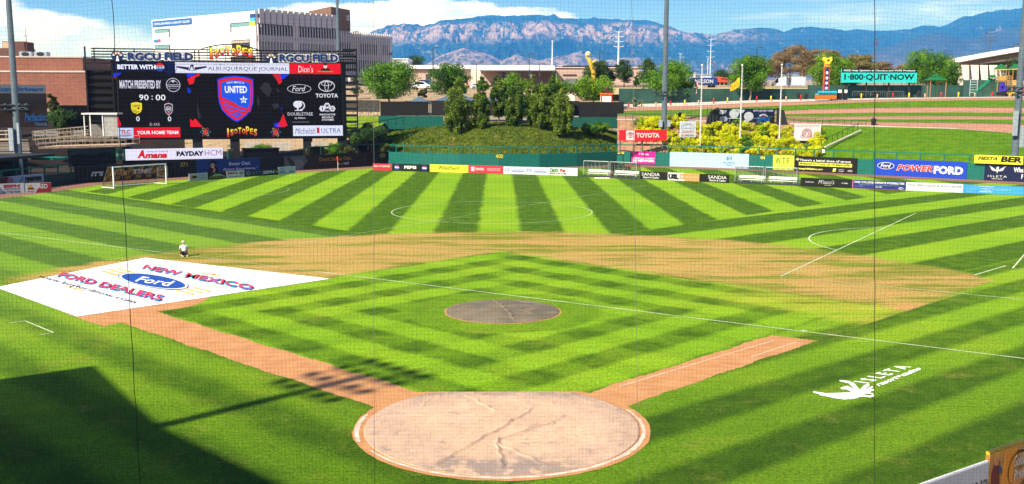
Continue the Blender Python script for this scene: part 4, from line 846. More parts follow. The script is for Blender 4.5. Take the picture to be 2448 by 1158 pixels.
f = brd('black broadcaster board with white letters and a gold plus', 627.5, 405.5, 664, 422, '17191d', LB); f.T('ESPN', .0, .76, .26, .76, 'd2d4d8', .05, .12); f.T('+', .80, .99, .3, .7, 'c89434', .06)
f = brd('pale radio station board with two small mountain peaks', 664.5, 400, 706, 419, 'b4c2cc', LB)
for o_ in (0, .54): f.T('100.3', .08+o_, .38+o_, .16, .48, '2c5a7c', .02); f.P([(.08+o_, .62), (.22+o_, .90), (.38+o_, .60), (.22+o_, .80)], '4a7a4a')
f = brd('pale sports radio board at the left edge', -50, 441.5, 59, 466, 'b9bcc4', LB0); f.T('ESPN', .53, .90, .60, .90, '9c3440', .06, .12); f.T('ALBUQUERQUE', .53, .90, .38, .52, '3a4664', .03); f.T('101.7 THE TEAM', .50, .90, .08, .28, '30343c', .04)
f = brd('white and dark red board with a yellow lantern emblem beside the sports radio board', 59.5, 438.5, 123.5, 463, 'c2c4c8', LB0); f.P([(.38, 0), (.60, .98), (1, .98), (1, 0)], '9c2c38', 'printed_panel'); f.T('RED', .50, .86, .42, .86, 'e4dce0', .02, lay=3); f.P([(.08, .3), (.12, .7), (.20, .84), (.28, .7), (.33, .3)], 'c8902c', 'emblem'); f.Rr(.1, .31, .38, .52, '5a2a1c', 'printed_bar', 2); f.T('AMBULANCE', .06, .34, .10, .2, '5a3434', .02)

#@@SCOREBOARD
SB = Plane(pt(270, 300, 149)[:2], pt(816, 300, 157)[:2])
BLK = mat('0c0d10', .5, .1); STEEL = mat('1a1c1f', .5, .1, metal=.2)
sbT = thing('scoreboard', 'large black video scoreboard with team shield and sponsor logos beyond left field', 'scoreboard', SB.at(0, 0, 0), SB.rz)
sa, sz1 = SB.hit(270, 148); sb_, sz0 = SB.hit(818, 331)
_, zTL = SB.hit(272, 150); w_ = SB.hit(816, 200)[0]-SB.hit(272, 200)[0]; xo = SB.hit(272, 200)[0]
ztop = SB.hit(540, 151)[1]; zbot = SB.hit(540, 331)[1]
sbT.location = SB.at(xo, 0, zbot); SH = ztop-zbot
MB().box(-.3, w_+.3, 0.02, 1.3, -.15, SH+.2).build('cabinet', BLK, sbT)
MB().box(0, w_, -.02, .015, 0, SH).build('screen', mat((.004, .004, .005), emit=.5), sbT)
F = Face(sbT, w_, SH, -.03, True)
def fx(px): return (px-272)/(814-272.)
def fz(px, py):         # approximate pixel -> fraction on the screen face
    t = fx(px); top = 150+t*3; bot = 334-t*6; return (bot-py)/(bot-top)
def B_(x0, y0, x1, y1): return fx(x0), fx(x1), fz(x0, y1), fz(x0, y0)
def ST(s, x0, y0, x1, y1, col, bold=.02, shear=0, lay=2, **k): a, b_, c, d = B_(x0, y0, x1, y1); return F.T(s, a, b_, c, d, col, bold, shear, lay=lay, **k)
def SR(x0, y0, x1, y1, col, lay=1, name='screen_panel'): a, b_, c, d = B_(x0, y0, x1, y1); return F.Rr(a, b_, c, d, col, name, lay)
def SP(pts, col, lay=1, name='screen_emblem'): return F.P([(fx(x), fz(x, y)) for x, y in pts], col, name, lay)
def SRing(cx, cy, rx, ry, t, col, lay=2, a0=0, a1=2*math.pi): return F.ring(fx(cx), fz(cx, cy), rx/542., ry/182., t/542., t/182., col, 'screen_emblem', lay, a0, a1)
def el2(cx, cy, rx, ry, n=26, a0=0, a1=2*math.pi): return [(cx+rx*math.cos(a0+(a1-a0)*i/n), cy-ry*math.sin(a0+(a1-a0)*i/n)) for i in range(n+1)][:n if a1-a0 > 6.2 else n+1]
SR(272, 150, 414, 174, '0a1030'); ST('BETTER WITH', 282, 156, 369, 167, 'e8ecff', .04)
for k in range(4): SRing(385, 163, 16+k*6, 12+k*2, 1.0, '12286c', 1.5, -1.2, 1.2)
SP(el2(379, 162, 10, 10), 'e8e8f0', 2.2); SP(el2(379, 162, 10, 10, 12, .3, math.pi-.3), 'c8202c', 3); SP(el2(379, 162, 10, 10, 12, math.pi+.3, 2*math.pi-.3), '1c4aa8', 3); ST('PEPSI', 371, 159.5, 387, 164.5, '10142c', .04, lay=4)
SR(414.5, 150, 686, 175.5, 'd4d6ec'); ST("NEW MEXICO'S LEADING NEWS SOURCE", 503, 154, 603, 157, '14182c', .01); ST('ALBUQUERQUE JOURNAL', 491, 160, 683, 172, '10142a', -.005)
SR(418, 155, 501, 155.6, '14182c', 2); SR(606, 155.5, 684, 156, '14182c', 2)
for s_ in (-1, 1):
    for k in range(3): SP([(453+s_*6, 162+k*2), (453+s_*34, 159+k*1.2), (453+s_*36, 160+k*1.2), (453+s_*8, 165+k*2)], '20263e', 2)
    SP([(453+s_*3, 158), (453+s_*7, 170), (453+s_*5, 170), (453+s_*1, 160)], '20263e', 2)
SP(el2(454, 158, 4, 2.4), '20263e', 2); SR(448, 169, 460, 170, '20263e', 2)
SR(686.5, 151, 813, 176.5, 'e01428'); ST("Dion's", 708, 157, 744, 173, 'f2eef2', -.01, .1); SP(el2(775, 172, 18, 8, 16, 0, math.pi), 'a01c1c', 2); SP(el2(775, 158, 4.5, 5.5), 'd8c8c0', 3); SP([(762, 169), (768, 163), (782, 163), (788, 169)], '2c1a24', 2.5); SP(el2(775, 154, 5, 2.5), '30202c', 4); SR(756, 169, 794, 172, 'b87a2c', 4)
ST('MATCH PRESENTED BY', 285, 193, 380, 213, 'c8c8dc', .035); SRing(408, 204, 16.5, 16.5, 1.3, 'c8c8dc'); SRing(408, 204, 11, 11, .8, 'c8c8dc', 2, .3, 2.8); SR(392, 203, 424, 204, 'c8c8dc', 2); ST('Steel Bender', 394, 205, 422, 209, 'c8c8dc', .01); ST('Brewery', 399, 211, 417, 214, 'c8c8dc', 0); SP([(404, 194), (408, 191), (412, 194), (410, 198), (406, 198)], 'c8c8dc', 2)
ST('90', 328, 227, 350, 241, 'e4e4ee', .01); SP(el2(358, 231, 1.5, 1.5, 8), 'e4e4ee'); SP(el2(358, 238, 1.5, 1.5, 8), 'e4e4ee'); ST('00', 366, 227, 389, 241, 'e4e4ee', .01)
shield = lambda cx, cy, w, h: [(cx-w, cy-h*.82), (cx, cy-h), (cx+w, cy-h*.82), (cx+w*.98, cy+h*.15), (cx+w*.72, cy+h*.6), (cx, cy+h), (cx-w*.72, cy+h*.6), (cx-w*.98, cy+h*.15)]
SP(shield(321, 260, 12.5, 15), 'e2cc2c', 1); ST('UNITED', 312, 252, 330, 258, '1a1a1a', .02); 
for k in range(3): SP([(311+k, 262+k*4), (327, 268+k*4), (327, 269.4+k*4), (311+k, 263.4+k*4)], '1a1a1a', 2)
SP([(325, 258), (328, 260), (325, 263), (322, 260)], '1a1a1a', 2)
SP(shield(395, 262, 9.5, 15), 'c8b8c8', 1); SP(shield(395, 262, 8, 13.2), '18141c', 2); SRing(395, 261, 6.2, 6.2, .9, 'd8d8e4', 3); ST('OC', 390, 258, 400, 264, 'd8d8e4', .04, lay=4); SP([(391, 268), (399, 268), (395, 274)], 'b85a6a', 3); SR(393.8, 243.5, 395.2, 247, 'c82438', 3)
ST('0', 319, 279, 327, 291, 'e4e4ee', .01); ST('0', 392, 279, 400, 291, 'e4e4ee', .01); ST('5:05', 349, 295, 373, 301.5, 'a8a8bc', 0)
SR(275, 307, 311, 332, 'b8c8ec'); ST('TLC', 281, 312, 305, 321, 'b8202c', .05, 0); SR(281, 323.5, 305, 324.8, 'b8202c', 2); SR(283, 326.5, 303, 327.5, '24408c', 2); SR(311.5, 306, 420, 330.5, 'd81428'); ST('YOUR HOME TEAM', 319, 314, 415, 322.5, 'f0e8ee', .03)
# coloured brush strokes in the corners of the video
for pts, c_ in (([(272, 176), (292, 176), (282, 184), (272, 187)], '1832c8'), ([(272, 187), (280, 185), (276, 191), (272, 190)], '6c1420'), ([(441, 177), (462, 177), (452, 184), (441, 186)], '1c34dc'), ([(452, 184), (468, 177), (472, 181), (460, 186), (456, 200), (446, 203), (441, 190)], 'dc1c24'),
                ([(441, 208), (450, 218), (446, 224), (441, 222)], '1530b8'), ([(273, 276), (279, 283), (284, 300), (280, 305), (274, 305)], 'dc1424'), ([(444, 284), (450, 290), (456, 284), (466, 296), (473, 304), (444, 304)], 'e01820'), ([(644, 178), (664, 178), (668, 196), (660, 202), (652, 188)], 'c81824'), ([(664, 178), (686, 178), (672, 188), (665, 190)], '1c34dc'),
                ([(660, 290), (668, 272), (674, 290), (678, 300), (668, 304), (652, 302)], 'd81824'), ([(644, 296), (660, 292), (664, 304), (646, 304)], '1c34dc'), ([(662, 258), (666, 256), (667, 260), (663, 262)], '1424a0')): SP(pts, c_, 1.2, 'screen_stroke')
for pts in ([(462, 246), (466, 262), (470, 282), (464, 286), (461, 268)], [(462, 236), (466, 238), (464, 242)], [(612, 210), (626, 196), (636, 200), (642, 214), (634, 232), (622, 222)], [(606, 230), (612, 240), (610, 256), (604, 244)], [(640, 250), (654, 246), (660, 254), (648, 262)], [(628, 206), (632, 214), (636, 222), (628, 222)], [(446, 190), (450, 196), (448, 197)], [(650, 212), (664, 216), (656, 220)]): SP(pts, '2a2a30', 1.1, 'screen_stroke')
# the shield in the middle
cxs, cys = 555, 238
def bigsh(s, top=-1): 
    P_ = [(-44, -50), (-25, -56), (0, -59), (25, -56), (44, -50), (44, -16), (42, 8), (36, 26), (24, 40), (10, 51), (0, 56), (-10, 51), (-24, 40), (-36, 26), (-42, 8), (-44, -16)]
    return [(cxs+x*s*.98, cys+y*s*.97) for x, y in P_]
SP(bigsh(1), '1a3ad2', 1); SP(bigsh(.93), 'd21e32', 2); SP(bigsh(.81), '1d52d8', 3)
for pts in ([(515, 236), (556, 236+13), (556, 242+12), (513, 228)], [(518, 240), (590, 263), (588, 268), (518, 246)], [(519, 250), (578, 269), (575, 274), (520, 256)], [(522, 259), (556, 271), (556, 276), (524, 265)]): SP(pts, 'd21e32', 4.2)
ST('NEW MEXICO', 534, 197, 576, 201.5, 'dce4f8', .01, 0, 5, arc=.012); ST('UNITED', 529, 206, 582, 223, 'eef2fc', .03, lay=5)
SP([(573+10*math.cos(t)*(1 if i % 2 == 0 else .42), 239-10*math.sin(t)*(1 if i % 2 == 0 else .42)) for i, t in enumerate([math.pi/2+k*math.pi/5 for k in range(10)])], 'eef2fc', 5); ST('18', 569.5, 236, 576.5, 242.5, '24305c', .03, lay=6)
# sponsor marks on the right of the video
wl_ = 'd4d4e0'
SRing(709, 212, 29.5, 11, 1.1, wl_); ST('Ford', 691, 205.5, 725, 218, wl_, .005, .35)
SRing(777, 205, 20.5, 14, 1.8, wl_); SRing(777, 199.5, 14, 5.5, 1.4, wl_, 3); SRing(777, 205, 5.2, 13, 1.4, wl_, 4); ST('TOYOTA', 749, 223, 805, 233, wl_, .025)
SP(el2(704, 249, 11, 8.5), wl_); SR(702, 255, 706, 264, wl_, 2); SRing(708, 252, 14, 12, 2.6, wl_, 2, -1.5, 1.5); SR(696, 263, 716, 264.6, wl_, 2); ST('DOUBLETREE', 679, 268.5, 741, 276, wl_, -.005); ST('by Hilton', 696, 279.5, 722, 285, wl_, .01); ST('ALBUQUERQUE', 689, 290, 731, 293.5, '8a8a98', -.005)
for cx2, cy2, l_ in ((765, 259, 'I'), (777, 252, 'M'), (790, 259, 'S')):
    SP([(cx2+8*math.cos(k*math.pi/3), cy2-7.5*math.sin(k*math.pi/3)) for k in range(6)], wl_, 2); ST(l_, cx2-(1.2 if l_ == 'I' else 3.4), cy2-4, cx2+(1.2 if l_ == 'I' else 3.4), cy2+4, '14141c', .02, lay=4)
ST('INC', 772, 262.5, 783, 266.5, wl_, .02); ST('INNOVATIVE', 758, 271, 797, 275.5, wl_, .02); ST('MOVING', 764, 277.5, 792, 282, wl_, .02); ST('SYSTEMS', 763, 283.5, 793, 288, wl_, .02)
SR(691, 300, 815, 325, 'cfd6ee'); ST('Michelob', 696, 306, 745, 320, '23406c', -.005, .3); SR(750, 304.5, 756, 318, 'a8242c', 2); ST('ULTRA', 761, 306, 810, 317, '1d3a78', -.005)
def isotopes(ST_, x0, x1, y0, y1, l0=2):
    n = 8; w = (x1-x0)/n
    for k, ch in enumerate('ISOTOPES'):
        dy = [3, 2, -1, -3, -1, -4, -1, 2][k]*(y1-y0)/30; wk = .5 if ch == 'I' else .93; hh = [1.0, .72, .6, .75, .62, .95, .66, .8][k]; yt = y0+(1-hh)*(y1-y0)*.4+dy; yb = yt+(y1-y0)*hh*.92
        a = x0+k*w+(w*.25 if k == 0 else 0); b_ = a+w*wk
        ST_(ch, a-1, yt-1.2, b_+1, yb+1.2, '38202c', .075, lay=l0); o = ST_(ch, a+.6, yt, b_-.4, yb, 'c8402c', .03, lay=l0+1); zs_ = [v.co.z for v in o.data.vertices]; o.data.materials.clear(); o.data.materials.append(grad_ink(min(zs_), max(zs_), 'c03020', 'e87c20', 'f0d838', ST_ is ST))
isotopes(ST, 528, 604, 305, 328)
def atom(x, y):
    for ang, c_ in ((0, '3a78b8'), (1.05, 'c83c3c'), (2.1, 'c8b040')):
        F.multi([], c_, 'screen_emblem') if False else SP([q for q in [(x+13*math.cos(t)*math.cos(ang)-4*math.sin(t)*math.sin(ang), y-(13*math.cos(t)*math.sin(ang)+4*math.sin(t)*math.cos(ang))*.9) for t in np.linspace(0, 6.283, 21)]] + [(x+11.8*math.cos(t)*math.cos(ang)-3*math.sin(t)*math.sin(ang), y-(11.8*math.cos(t)*math.sin(ang)+3*math.sin(t)*math.cos(ang))*.9) for t in np.linspace(6.283, 0, 21)], c_, 2)
    ST('A', x-6, y-8, x+6, y+6, 'c83038', .06, .1, lay=4)
atom(479, 316); atom(648, 316)
# frame behind and legs
for px in (300, 470, 560, 735, 818): 
    a = SB.hit(px, 300)[0]-xo; MB().box(a-.7, a+.7, .3, 1.2, -zbot-1.5, -.1).build('leg', mat('15171a', .6), sbT)
for k in range(15): MB().box(w_+.3, w_+2.4, .4, .5, SH+2.0-k*1.0, SH+2.35-k*1.0).build('side_slat', STEEL, sbT)
MB().box(w_+.3, w_+.7, .2, .9, -3.5, SH+.2).build('side_frame', STEEL, sbT); MB().box(w_+2.3, w_+2.5, .3, .6, -6, SH+2.4).build('side_post', STEEL, sbT)
MB().box(-3.8, -.3, .9, 1.0, SH*.30, SH*.9).build('side_screen', mat('14100f', .8), sbT)
for k in range(12): MB().box(-3.8, -.3, .5, .7, SH*.98-k*1.05, SH*.98-k*1.05+.12).build('side_louvre', STEEL, sbT)
MB().box(-3.9, -3.7, .4, .8, -2.5, SH+2.2).build('side_post', STEEL, sbT)
for px, dx_ in ((598, 42), (668, 52), (760, 50)):     # pale concrete footings
    a = SB.hit(px, 340)[0]-xo; wz = SB.hit(px, 340)[1]-zbot; wb_ = SB.hit(px, 360)[1]-zbot; MB().box(a-1.0, a+1.6, -.6, .2, wb_, wz).build('footing', mat((.42, .37, .31), .9, .2), sbT)
# sign bar over the scoreboard
hb = thing('header_sign', 'long slatted sign frame on top of the scoreboard with blue field name lettering twice', 'sign', SB.at(xo, .2, ztop), SB.rz)
xa = SB.hit(218, 130)[0]-xo; xb = SB.hit(846, 140)[0]-xo; zz = lambda px, py: SB.hit(px, py)[1]-ztop
for k in range(5): MB().box(xa, xb, .1, .2, zz(240, 148)+.2+k*.40, zz(240, 148)+.38+k*.40).build('slat', BLK, hb)
for px in range(225, 846, 48):
    if 480 < px < 628: continue
    a = SB.hit(px, 130)[0]-xo; MB().box(a-.07, a+.07, .2, .35, -.2, 1.9).build('upright', BLK, hb)
FH = Face(hb, 1, 1, .05); FH.w = 1; FH.h = 1
def HX(px): return SB.hit(px, 135)[0]-xo
def HT(s, x0, y0, x1, y1, col, bold=.02, shear=0., lay=2, name='lettering'): return FH.T(s, HX(x0), HX(x1), zz(x0, y1), zz(x0, y0), col, bold, shear, lay=lay, name=name)
for x0, x1, yo in ((306, 461, 0), (668, 807, 4)):
    sp_ = x0+(x1-x0)*.53
    for s_, a, b_ in (('RGCU', x0, sp_-4), ('FIELD', sp_+6, x1)):
        for (ox, oy) in ((-2.6, -1.6), (2.6, -1.6), (-2.6, 1.8), (2.6, 1.8)): HT(s_, a+ox, 126+yo+oy, b_+ox, 144+yo+oy, 'f2f4fa', .06, lay=1.5)
        HT(s_, a, 126+yo, b_, 144+yo, '16337c', .035, lay=6)
for cx2, cy2 in ((281, 134), (648, 139)):
    cxh = HX(cx2); r_ = .75; MB().slab(ell(cxh, zz(cx2, cy2), r_*1.15, r_), -.02, .04).build('emblem_disc', mat('14234c', .5), hb)
    for k in range(7):
        t = R(20+k*23.3); c0 = (cxh+.30*math.cos(t), zz(cx2, cy2)-.1+.30*math.sin(t)); c1 = (cxh+.78*math.cos(t), zz(cx2, cy2)-.1+.78*math.sin(t)); n_ = (-math.sin(t)*.10, math.cos(t)*.10); mx_ = ((c0[0]+c1[0])/2, (c0[1]+c1[1])/2)
        MB().slab([c0, (mx_[0]+n_[0], mx_[1]+n_[1]), c1, (mx_[0]-n_[0], mx_[1]-n_[1])], -.06, -.04).build('leaf', mat('d89c3c' if k % 2 else 'dce0e8', .5), hb)
    MB().slab([(cxh-.08, zz(cx2, cy2)), (cxh+.08, zz(cx2, cy2)), (cxh+.22, zz(cx2, cy2)-.75), (cxh-.22, zz(cx2, cy2)-.75)], -.06, -.04).build('stem', mat('dce0e8', .5), hb)
# arched sign
ar = thing('arch_sign', 'arched metal frame with yellow and red team name above the scoreboard', 'sign', SB.at(xo, .5, ztop), SB.rz); xL, xR = HX(476), HX(624)
apts = [(HX(476), 0, 0), (HX(476), 0, zz(476, 121))]+[(HX(476+148*k/12), 0, zz(476, 121)+(zz(550, 107)-zz(476, 121))*math.sin(math.pi*k/12)**.8) for k in range(1, 12)]+[(HX(624), 0, zz(476, 121)), (HX(624), 0, 0)]
MB().tube(apts, .10, 6).build('arch_rim', BLK, ar)
for k in range(1, 7): a = 476+148*k/7; MB().tube([(HX(a), 0, 0), (HX(a), 0, zz(476, 121)+(zz(550, 107)-zz(476, 121))*math.sin(math.pi*k/7)**.8)], .05, 5).build('upright', BLK, ar)
FA = Face(ar, 1, 1, -.15)
def AT(s, x0, y0, x1, y1, col, bold=.02, shear=0., lay=2): return FA.T(s, HX(x0), HX(x1), zz(x0, y1), zz(x0, y0), col, bold, shear, lay=lay*2)
isotopes(AT, 499, 606, 112, 142)
# ribbon board below
RBN = Plane(pt(276, 365, 144)[:2], pt(532, 365, 150)[:2])
f, T = panel('ribbon_board', 'long white lit ribbon board with red and black sponsor names under the scoreboard', 'display board', RBN, 299, 354, 532, 376, 'd9d6ee', t=.3, off=0, led=True); T.location.z = RBN.hit(299, 384)[1]; 
f.h = f.h
f.T('A', .115, .195, .18, .92, 'c8242c', .07, .25); f.T('mana', .19, .42, .14, .56, 'c8242c', .055, .3); f.T('Heating & Air Conditioning', .215, .43, .66, .80, '24242c', .01, .1); f.T('PAYDAY', .515, .80, .28, .74, '17171c', .06); f.T('HCM', .81, .985, .28, .80, '8c1c64', -.005)
for q in (.06, .3, .55, .8, .97): MB().box(q*f.w-.12, q*f.w+.12, .0, .3, -1.6, 0).build('support_post', STEEL, T)
f, T = panel('display_board', 'small green sign with white letters left of the white ribbon board', 'sign', RBN, 275, 357, 298.5, 383.5, '15604c', t=.2, off=0, zb=RBN.hit(298, 383)[1]); f.T('ENMU', .1, .9, .36, .60, 'c4d4d8', .01)
f, T = panel('field_fascia', 'dark brown slatted screen below the ribbon board', 'screen', RBN, 300, 381, 470, 392, '241c1c', t=.1, off=-.6)
for k in range(10): MB().box(f.w*(k+.4)/10, f.w*(k+.4)/10+.12, -.2, -.1, 0, f.h).build('slat', mat('120f10', .7), T)
f, T = panel('equipment_box', 'long black padded box on the bank under the scoreboard', 'box', Plane(pt(578, 360, 148)[:2], pt(662, 360, 150)[:2]), 578, 356, 662, 380, '0c0e0e', t=2.0, off=0); MB().box(-.1, f.w+.1, -2.2, .1, f.h, f.h+.12).build('lid', mat('141a19', .6), T)
f, T = panel('equipment_box', 'smaller black box beside the railing under the scoreboard', 'box', Plane(pt(734, 360, 150)[:2], pt(768, 360, 151)[:2]), 734, 352, 768, 378, '0c0f0e', t=1.5, off=0); MB().box(-.1, f.w+.1, -1.7, .1, f.h, f.h+.1).build('lid', mat('141a19', .6), T)
f, T = panel('gate_panel', 'teal slanted gate panel left of the black box under the scoreboard', 'gate', Plane(pt(543, 370, 146)[:2], pt(557, 370, 150)[:2]), 543, 358, 557, 382, '1c7c6c', t=.1, off=0); MB().box(0, f.w, -.14, -.10, f.h*.8, f.h*.9).build('rail', RAILG, T)

#@@LEFT
# ------------------------------------------------------------------ left side: buildings
BRICK = gmat((.21, .085, .055), (.32, .14, .09), .6, None, 7.); BRICKD = mat((.10, .05, .04), .9, .2)
def brick_mat():
    m = bpy.data.materials.new('brickwork'); m.use_nodes = True; nt = m.node_tree; b = nt.nodes['Principled BSDF']; V = nt_math(nt)
    t = nt.nodes.new('ShaderNodeTexCoord'); mp = nt.nodes.new('ShaderNodeMapping'); mp.inputs['Rotation'].default_value = (R(90), 0, 0); nt.links.new(t.outputs['Object'], mp.inputs[0])
    br = nt.nodes.new('ShaderNodeTexBrick'); nt.links.new(mp.outputs[0], br.inputs[0]); br.inputs['Scale'].default_value = 1; br.inputs['Brick Width'].default_value = .45; br.inputs['Row Height'].default_value = .18; br.inputs['Mortar Size'].default_value = .02
    br.inputs['Color1'].default_value = (.18, .055, .035, 1); br.inputs['Color2'].default_value = (.25, .085, .052, 1); br.inputs['Mortar'].default_value = (.20, .10, .07, 1)
    n = noise(nt, t.outputs['Object'], .25, 5, .6, V=V); hs = nt.nodes.new('ShaderNodeHueSaturation'); nt.links.new(br.outputs[0], hs.inputs['Color']); nt.links.new((n*.8+.6).k, hs.inputs['Value']); nt.links.new(hs.outputs[0], b.inputs['Base Color']); b.inputs['Roughness'].default_value = .9; return m
BRM = brick_mat(); WHT = mat((.70, .69, .66), .7, .06, .3); CAP = mat((.50, .42, .36), .8, .1)
def corner_box(T, cx, cy, w, d, z0, z1, m, name='wall', rz=0):     # box growing left (-x) and back from a corner
    return MB().box(-w+cx, cx, cy, cy+d, z0, z1).build(name, m, T)
pB = pt(197, 250, 196); bz = zat(139, 196); T = thing('brick_building', 'large red brick building with pale cap lines at the far left', 'building', (pB[0], pB[1], 8.5), R(3))
h1_ = bz-8.5; MB().box(-40, 0, 1.5, 22, 0, h1_).build('upper_wall', BRM, T); MB().box(-40, 3.1, 0, 20, 0, zat(175, 196)-8.5).build('lower_wall', BRM, T)
MB().box(-40.2, .15, 1.35, 22, h1_, h1_+.25).build('roof_cap', CAP, T); MB().box(-40.2, 3.25, -.15, 20.1, zat(175, 196)-8.5, zat(175, 196)-8.2).build('ledge', CAP, T)
MB().box(-20, -17, -.06, 0, .5, 2.8).build('door', mat('3a2a24'), T)
T = thing('brick_penthouse', 'dark brick rooftop block with a small pale doorway on the far left roof', 'building', tuple(pt(60, 137, 212)), R(3)); MB().box(-4.4, 0, 0, 5, 0, 3.2).build('wall', BRICKD, T); MB().box(-9, 0.2, -.3, 5, 0, 1.8).build('low_wall', BRICKD, T); MB().box(-4.3, -2.6, -.08, 0, 1.6, 3.0).build('pale_face', mat((.5, .3, .18)), T)
for i, px in enumerate((46, 82)):
    T = thing('roof_cooler', ('left' if i == 0 else 'right')+' grey box air cooler with dark round fan on the brick roof', 'air conditioner', tuple(pt(px, 136, 204)), R(3), 'air coolers on the brick roof'); MB().box(0, 2.4, 0, 2, .1, 1.0).box(.1, .3, .1, .3, 0, .1).box(2.1, 2.3, .1, .3, 0, .1).build('casing', mat('8c99a8', .4), T); MB().slab(ell(1.2, .5, .75, .42, 20), -.05, .0).build('fan_guard', mat('20242c'), T)
T = thing('radio_mast', 'thin rusty mast standing on the far left roof', 'mast', tuple(pt(65, 134, 206))); MB().tube([(0, 0, 0), (.0, 0, 5.8)], .10, 5, .03).build('pole', mat('6c3a34'), T); MB().box(-.35, .35, -.03, .03, 3.9, 4.0).build('crossbar', mat('6c3a34'), T)
# college building
cz0 = 11.5; c0_ = np.array(pt(612, 100, 270)[:2]); cl0 = np.array(pt(365, 100, 302)[:2]); cr0 = np.array(pt(807, 100, 292)[:2]); ce0 = np.array(pt(937, 100, 309)[:2])
PLl = Plane(cl0, c0_); PRr = Plane(c0_, cr0); top_z = zat(27, 270)
CT = thing('college_building', 'tall white college building with rows of fins and dark windows behind the scoreboard', 'building', (c0_[0], c0_[1], cz0), 0)
def loc_(pl, a, off=0): q = pl.at(a, off); return (q[0]-c0_[0], q[1]-c0_[1])
back = loc_(PLl, 0); cr_l = loc_(PRr, PRr.L); d_ = (back[0]+cr_l[0], back[1]+cr_l[1]); Hh = top_z-cz0
MB().prism([back, (0, 0), cr_l, d_], 0, Hh).build('main_block', WHT, CT)
lowH = zat(84, 297)-cz0; PR2 = Plane(cr0, ce0); e_ = loc_(PRr, PRr.L+PR2.L); GREYW = mat((.36, .33, .33), .8, .08)
MB().prism([loc_(PRr, PRr.L+.02), e_, (e_[0]+d_[0]-cr_l[0], e_[1]+d_[1]-cr_l[1]), d_], 0, lowH).build('low_block', GREYW, CT)
def cpart(pl, x0, y0, x1, y1, m, name, t=.15, off=0., zs=None):
    a, z1 = pl.hit(x0, y0); b_, z0_ = pl.hit(x1, y1); 
    if b_ < a: a, b_ = b_, a
    o = MB().box(0, b_-a, -t, 0, 0, z1-z0_).build(name, m, CT); q = loc_(pl, a, off); o.location = (q[0], q[1], z0_-cz0); o.rotation_euler = (0, 0, pl.rz); return o, b_-a, z1-z0_
GLS = mat((.015, .022, .026), .2, .1, spec=.4); GLT = mat((.12, .25, .26), .2, .1, spec=.6)
# right face: vertical fins and windows
PF = Plane(loc_(PRr, 0), loc_(PRr, PRr.L)); FIN = mat((.44, .41, .42), .8, .06); n_f = 27
WIN = MB().box(0, .92, -.08, 0, 0, 3.1).mesh('window', GLS); WIN2 = MB().box(0, .42, -.08, 0, 0, 3.4).mesh('window', GLS)
zT = Hh
FINm = MB().box(-.10, .10, -.45, 0, 0, 1).mesh('fin', FIN)
def put(me, name, pl, a, z, off=0., sc=(1, 1, 1)):
    o = link(name, me, None, CT); q = loc_(pl, a, off); o.location = (q[0], q[1], z); o.rotation_euler = (0, 0, pl.rz); o.scale = sc; return o
RFm = MB().box(0, 1, -.32, 0, 0, 1).mesh('fascia_panel', FIN)
L_ = PRr.L
for k in range(14):
    a = .6+(L_-1.2)*k/14; w1 = (L_-1.2)/14
    put(RFm, 'fascia_panel', PRr, a+w1*.22, Hh-3.2, .01, (w1*.74, 1.6, 3.8))
    for s_ in (0, .5): put(FINm, 'fin', PRr, a+w1*s_, .5, .02, (1, 1, Hh-3.9))
    if k != 6: put(WIN, 'window', PRr, a+.20, Hh-6.1, .05, ((w1-.3)/.92, 1, .97))
    for s_ in (.10, .6):
        if k != 6: put(WIN2, 'window', PRr, a+w1*s_, Hh-10.6, .05, (1.1, 1, .85))
put(RFm, 'spandrel', PRr, 0, Hh-7.5, .0, (L_, .6, 1.2)); 
L2 = PR2.L
for k in range(24):
    a = L_+.3+(L2-.6)*k/24; put(FINm, 'fin', PRr, a, 4.5, .02, (1, 1, lowH-4.2+(.5 if k % 1 == 0 else 0)))
    if k in (0, 1, 2, 3, 4, 9, 10, 11, 12, 13, 14, 15, 16, 19, 20, 21, 22): put(WIN2, 'window', PRr, a+.25, lowH-5.4, .05, (1.3, 1, .88))
    if k < 20: put(WIN, 'window', PRr, a+.15, lowH-10.6, .05, (.75, 1, 1.1))
put(RFm, 'entrance_wall', PRr, L_, 0, .4, (L2*.9, 1, 3.2)); CT.children[-1].data = MB().box(0, 1, -.32, 0, 0, 1).mesh('entrance_wall', mat('1c1a1e'))
put(RFm, 'canopy', PRr, L_+1.5, 3.3, 1.4, (L2*.75, 6, 1.6))
# left face: banner, corner strip windows, recessed loggia
o, bw_, bh_ = cpart(PLl, 365, 58, 459, 51, mat('1f5a9c'), 'banner', .1, .05); b0z = o.location.z
ban_l = PLl.hit(365, 54)[0]; o.data = MB().box(0, PLl.hit(459, 50)[0]-ban_l, -.1, 0, 0, 1.75).mesh('banner', mat('1f5a9c')); q = loc_(PLl, ban_l, .05); o.location = (q[0], q[1], PLl.hit(365, 66)[1]-cz0)
fB = Face(o, PLl.hit(459, 50)[0]-ban_l, 1.75, -.1); fB.T('CENTRAL NEW MEXICO COMMUNITY COLLEGE', .04, .95, .30, .66, 'e4ecf6', .03)
def lwin(px0, px1, ytop, n, side):
    a, z1 = PLl.hit(px0, ytop); b_, _ = PLl.hit(px1, ytop); 
    wn_ = (b_-a)/n
    for k in range(n): put(MB().box(.04, wn_-.04, -.08, 0, 0, .95).mesh('window', GLT), 'window', PLl, a+k*wn_, z1-cz0-.95, .02)
    put(MB().box(0, b_-a, -.14, 0, 0, .14).mesh('window_head', mat('20282c')), 'window_head', PLl, a, z1-cz0, .03)
    ax = b_ if side > 0 else a-.45; put(MB().box(0, .45, -.08, 0, 0, 2.4).mesh('window', GLS), 'window', PLl, ax, z1-cz0-2.4, .02)
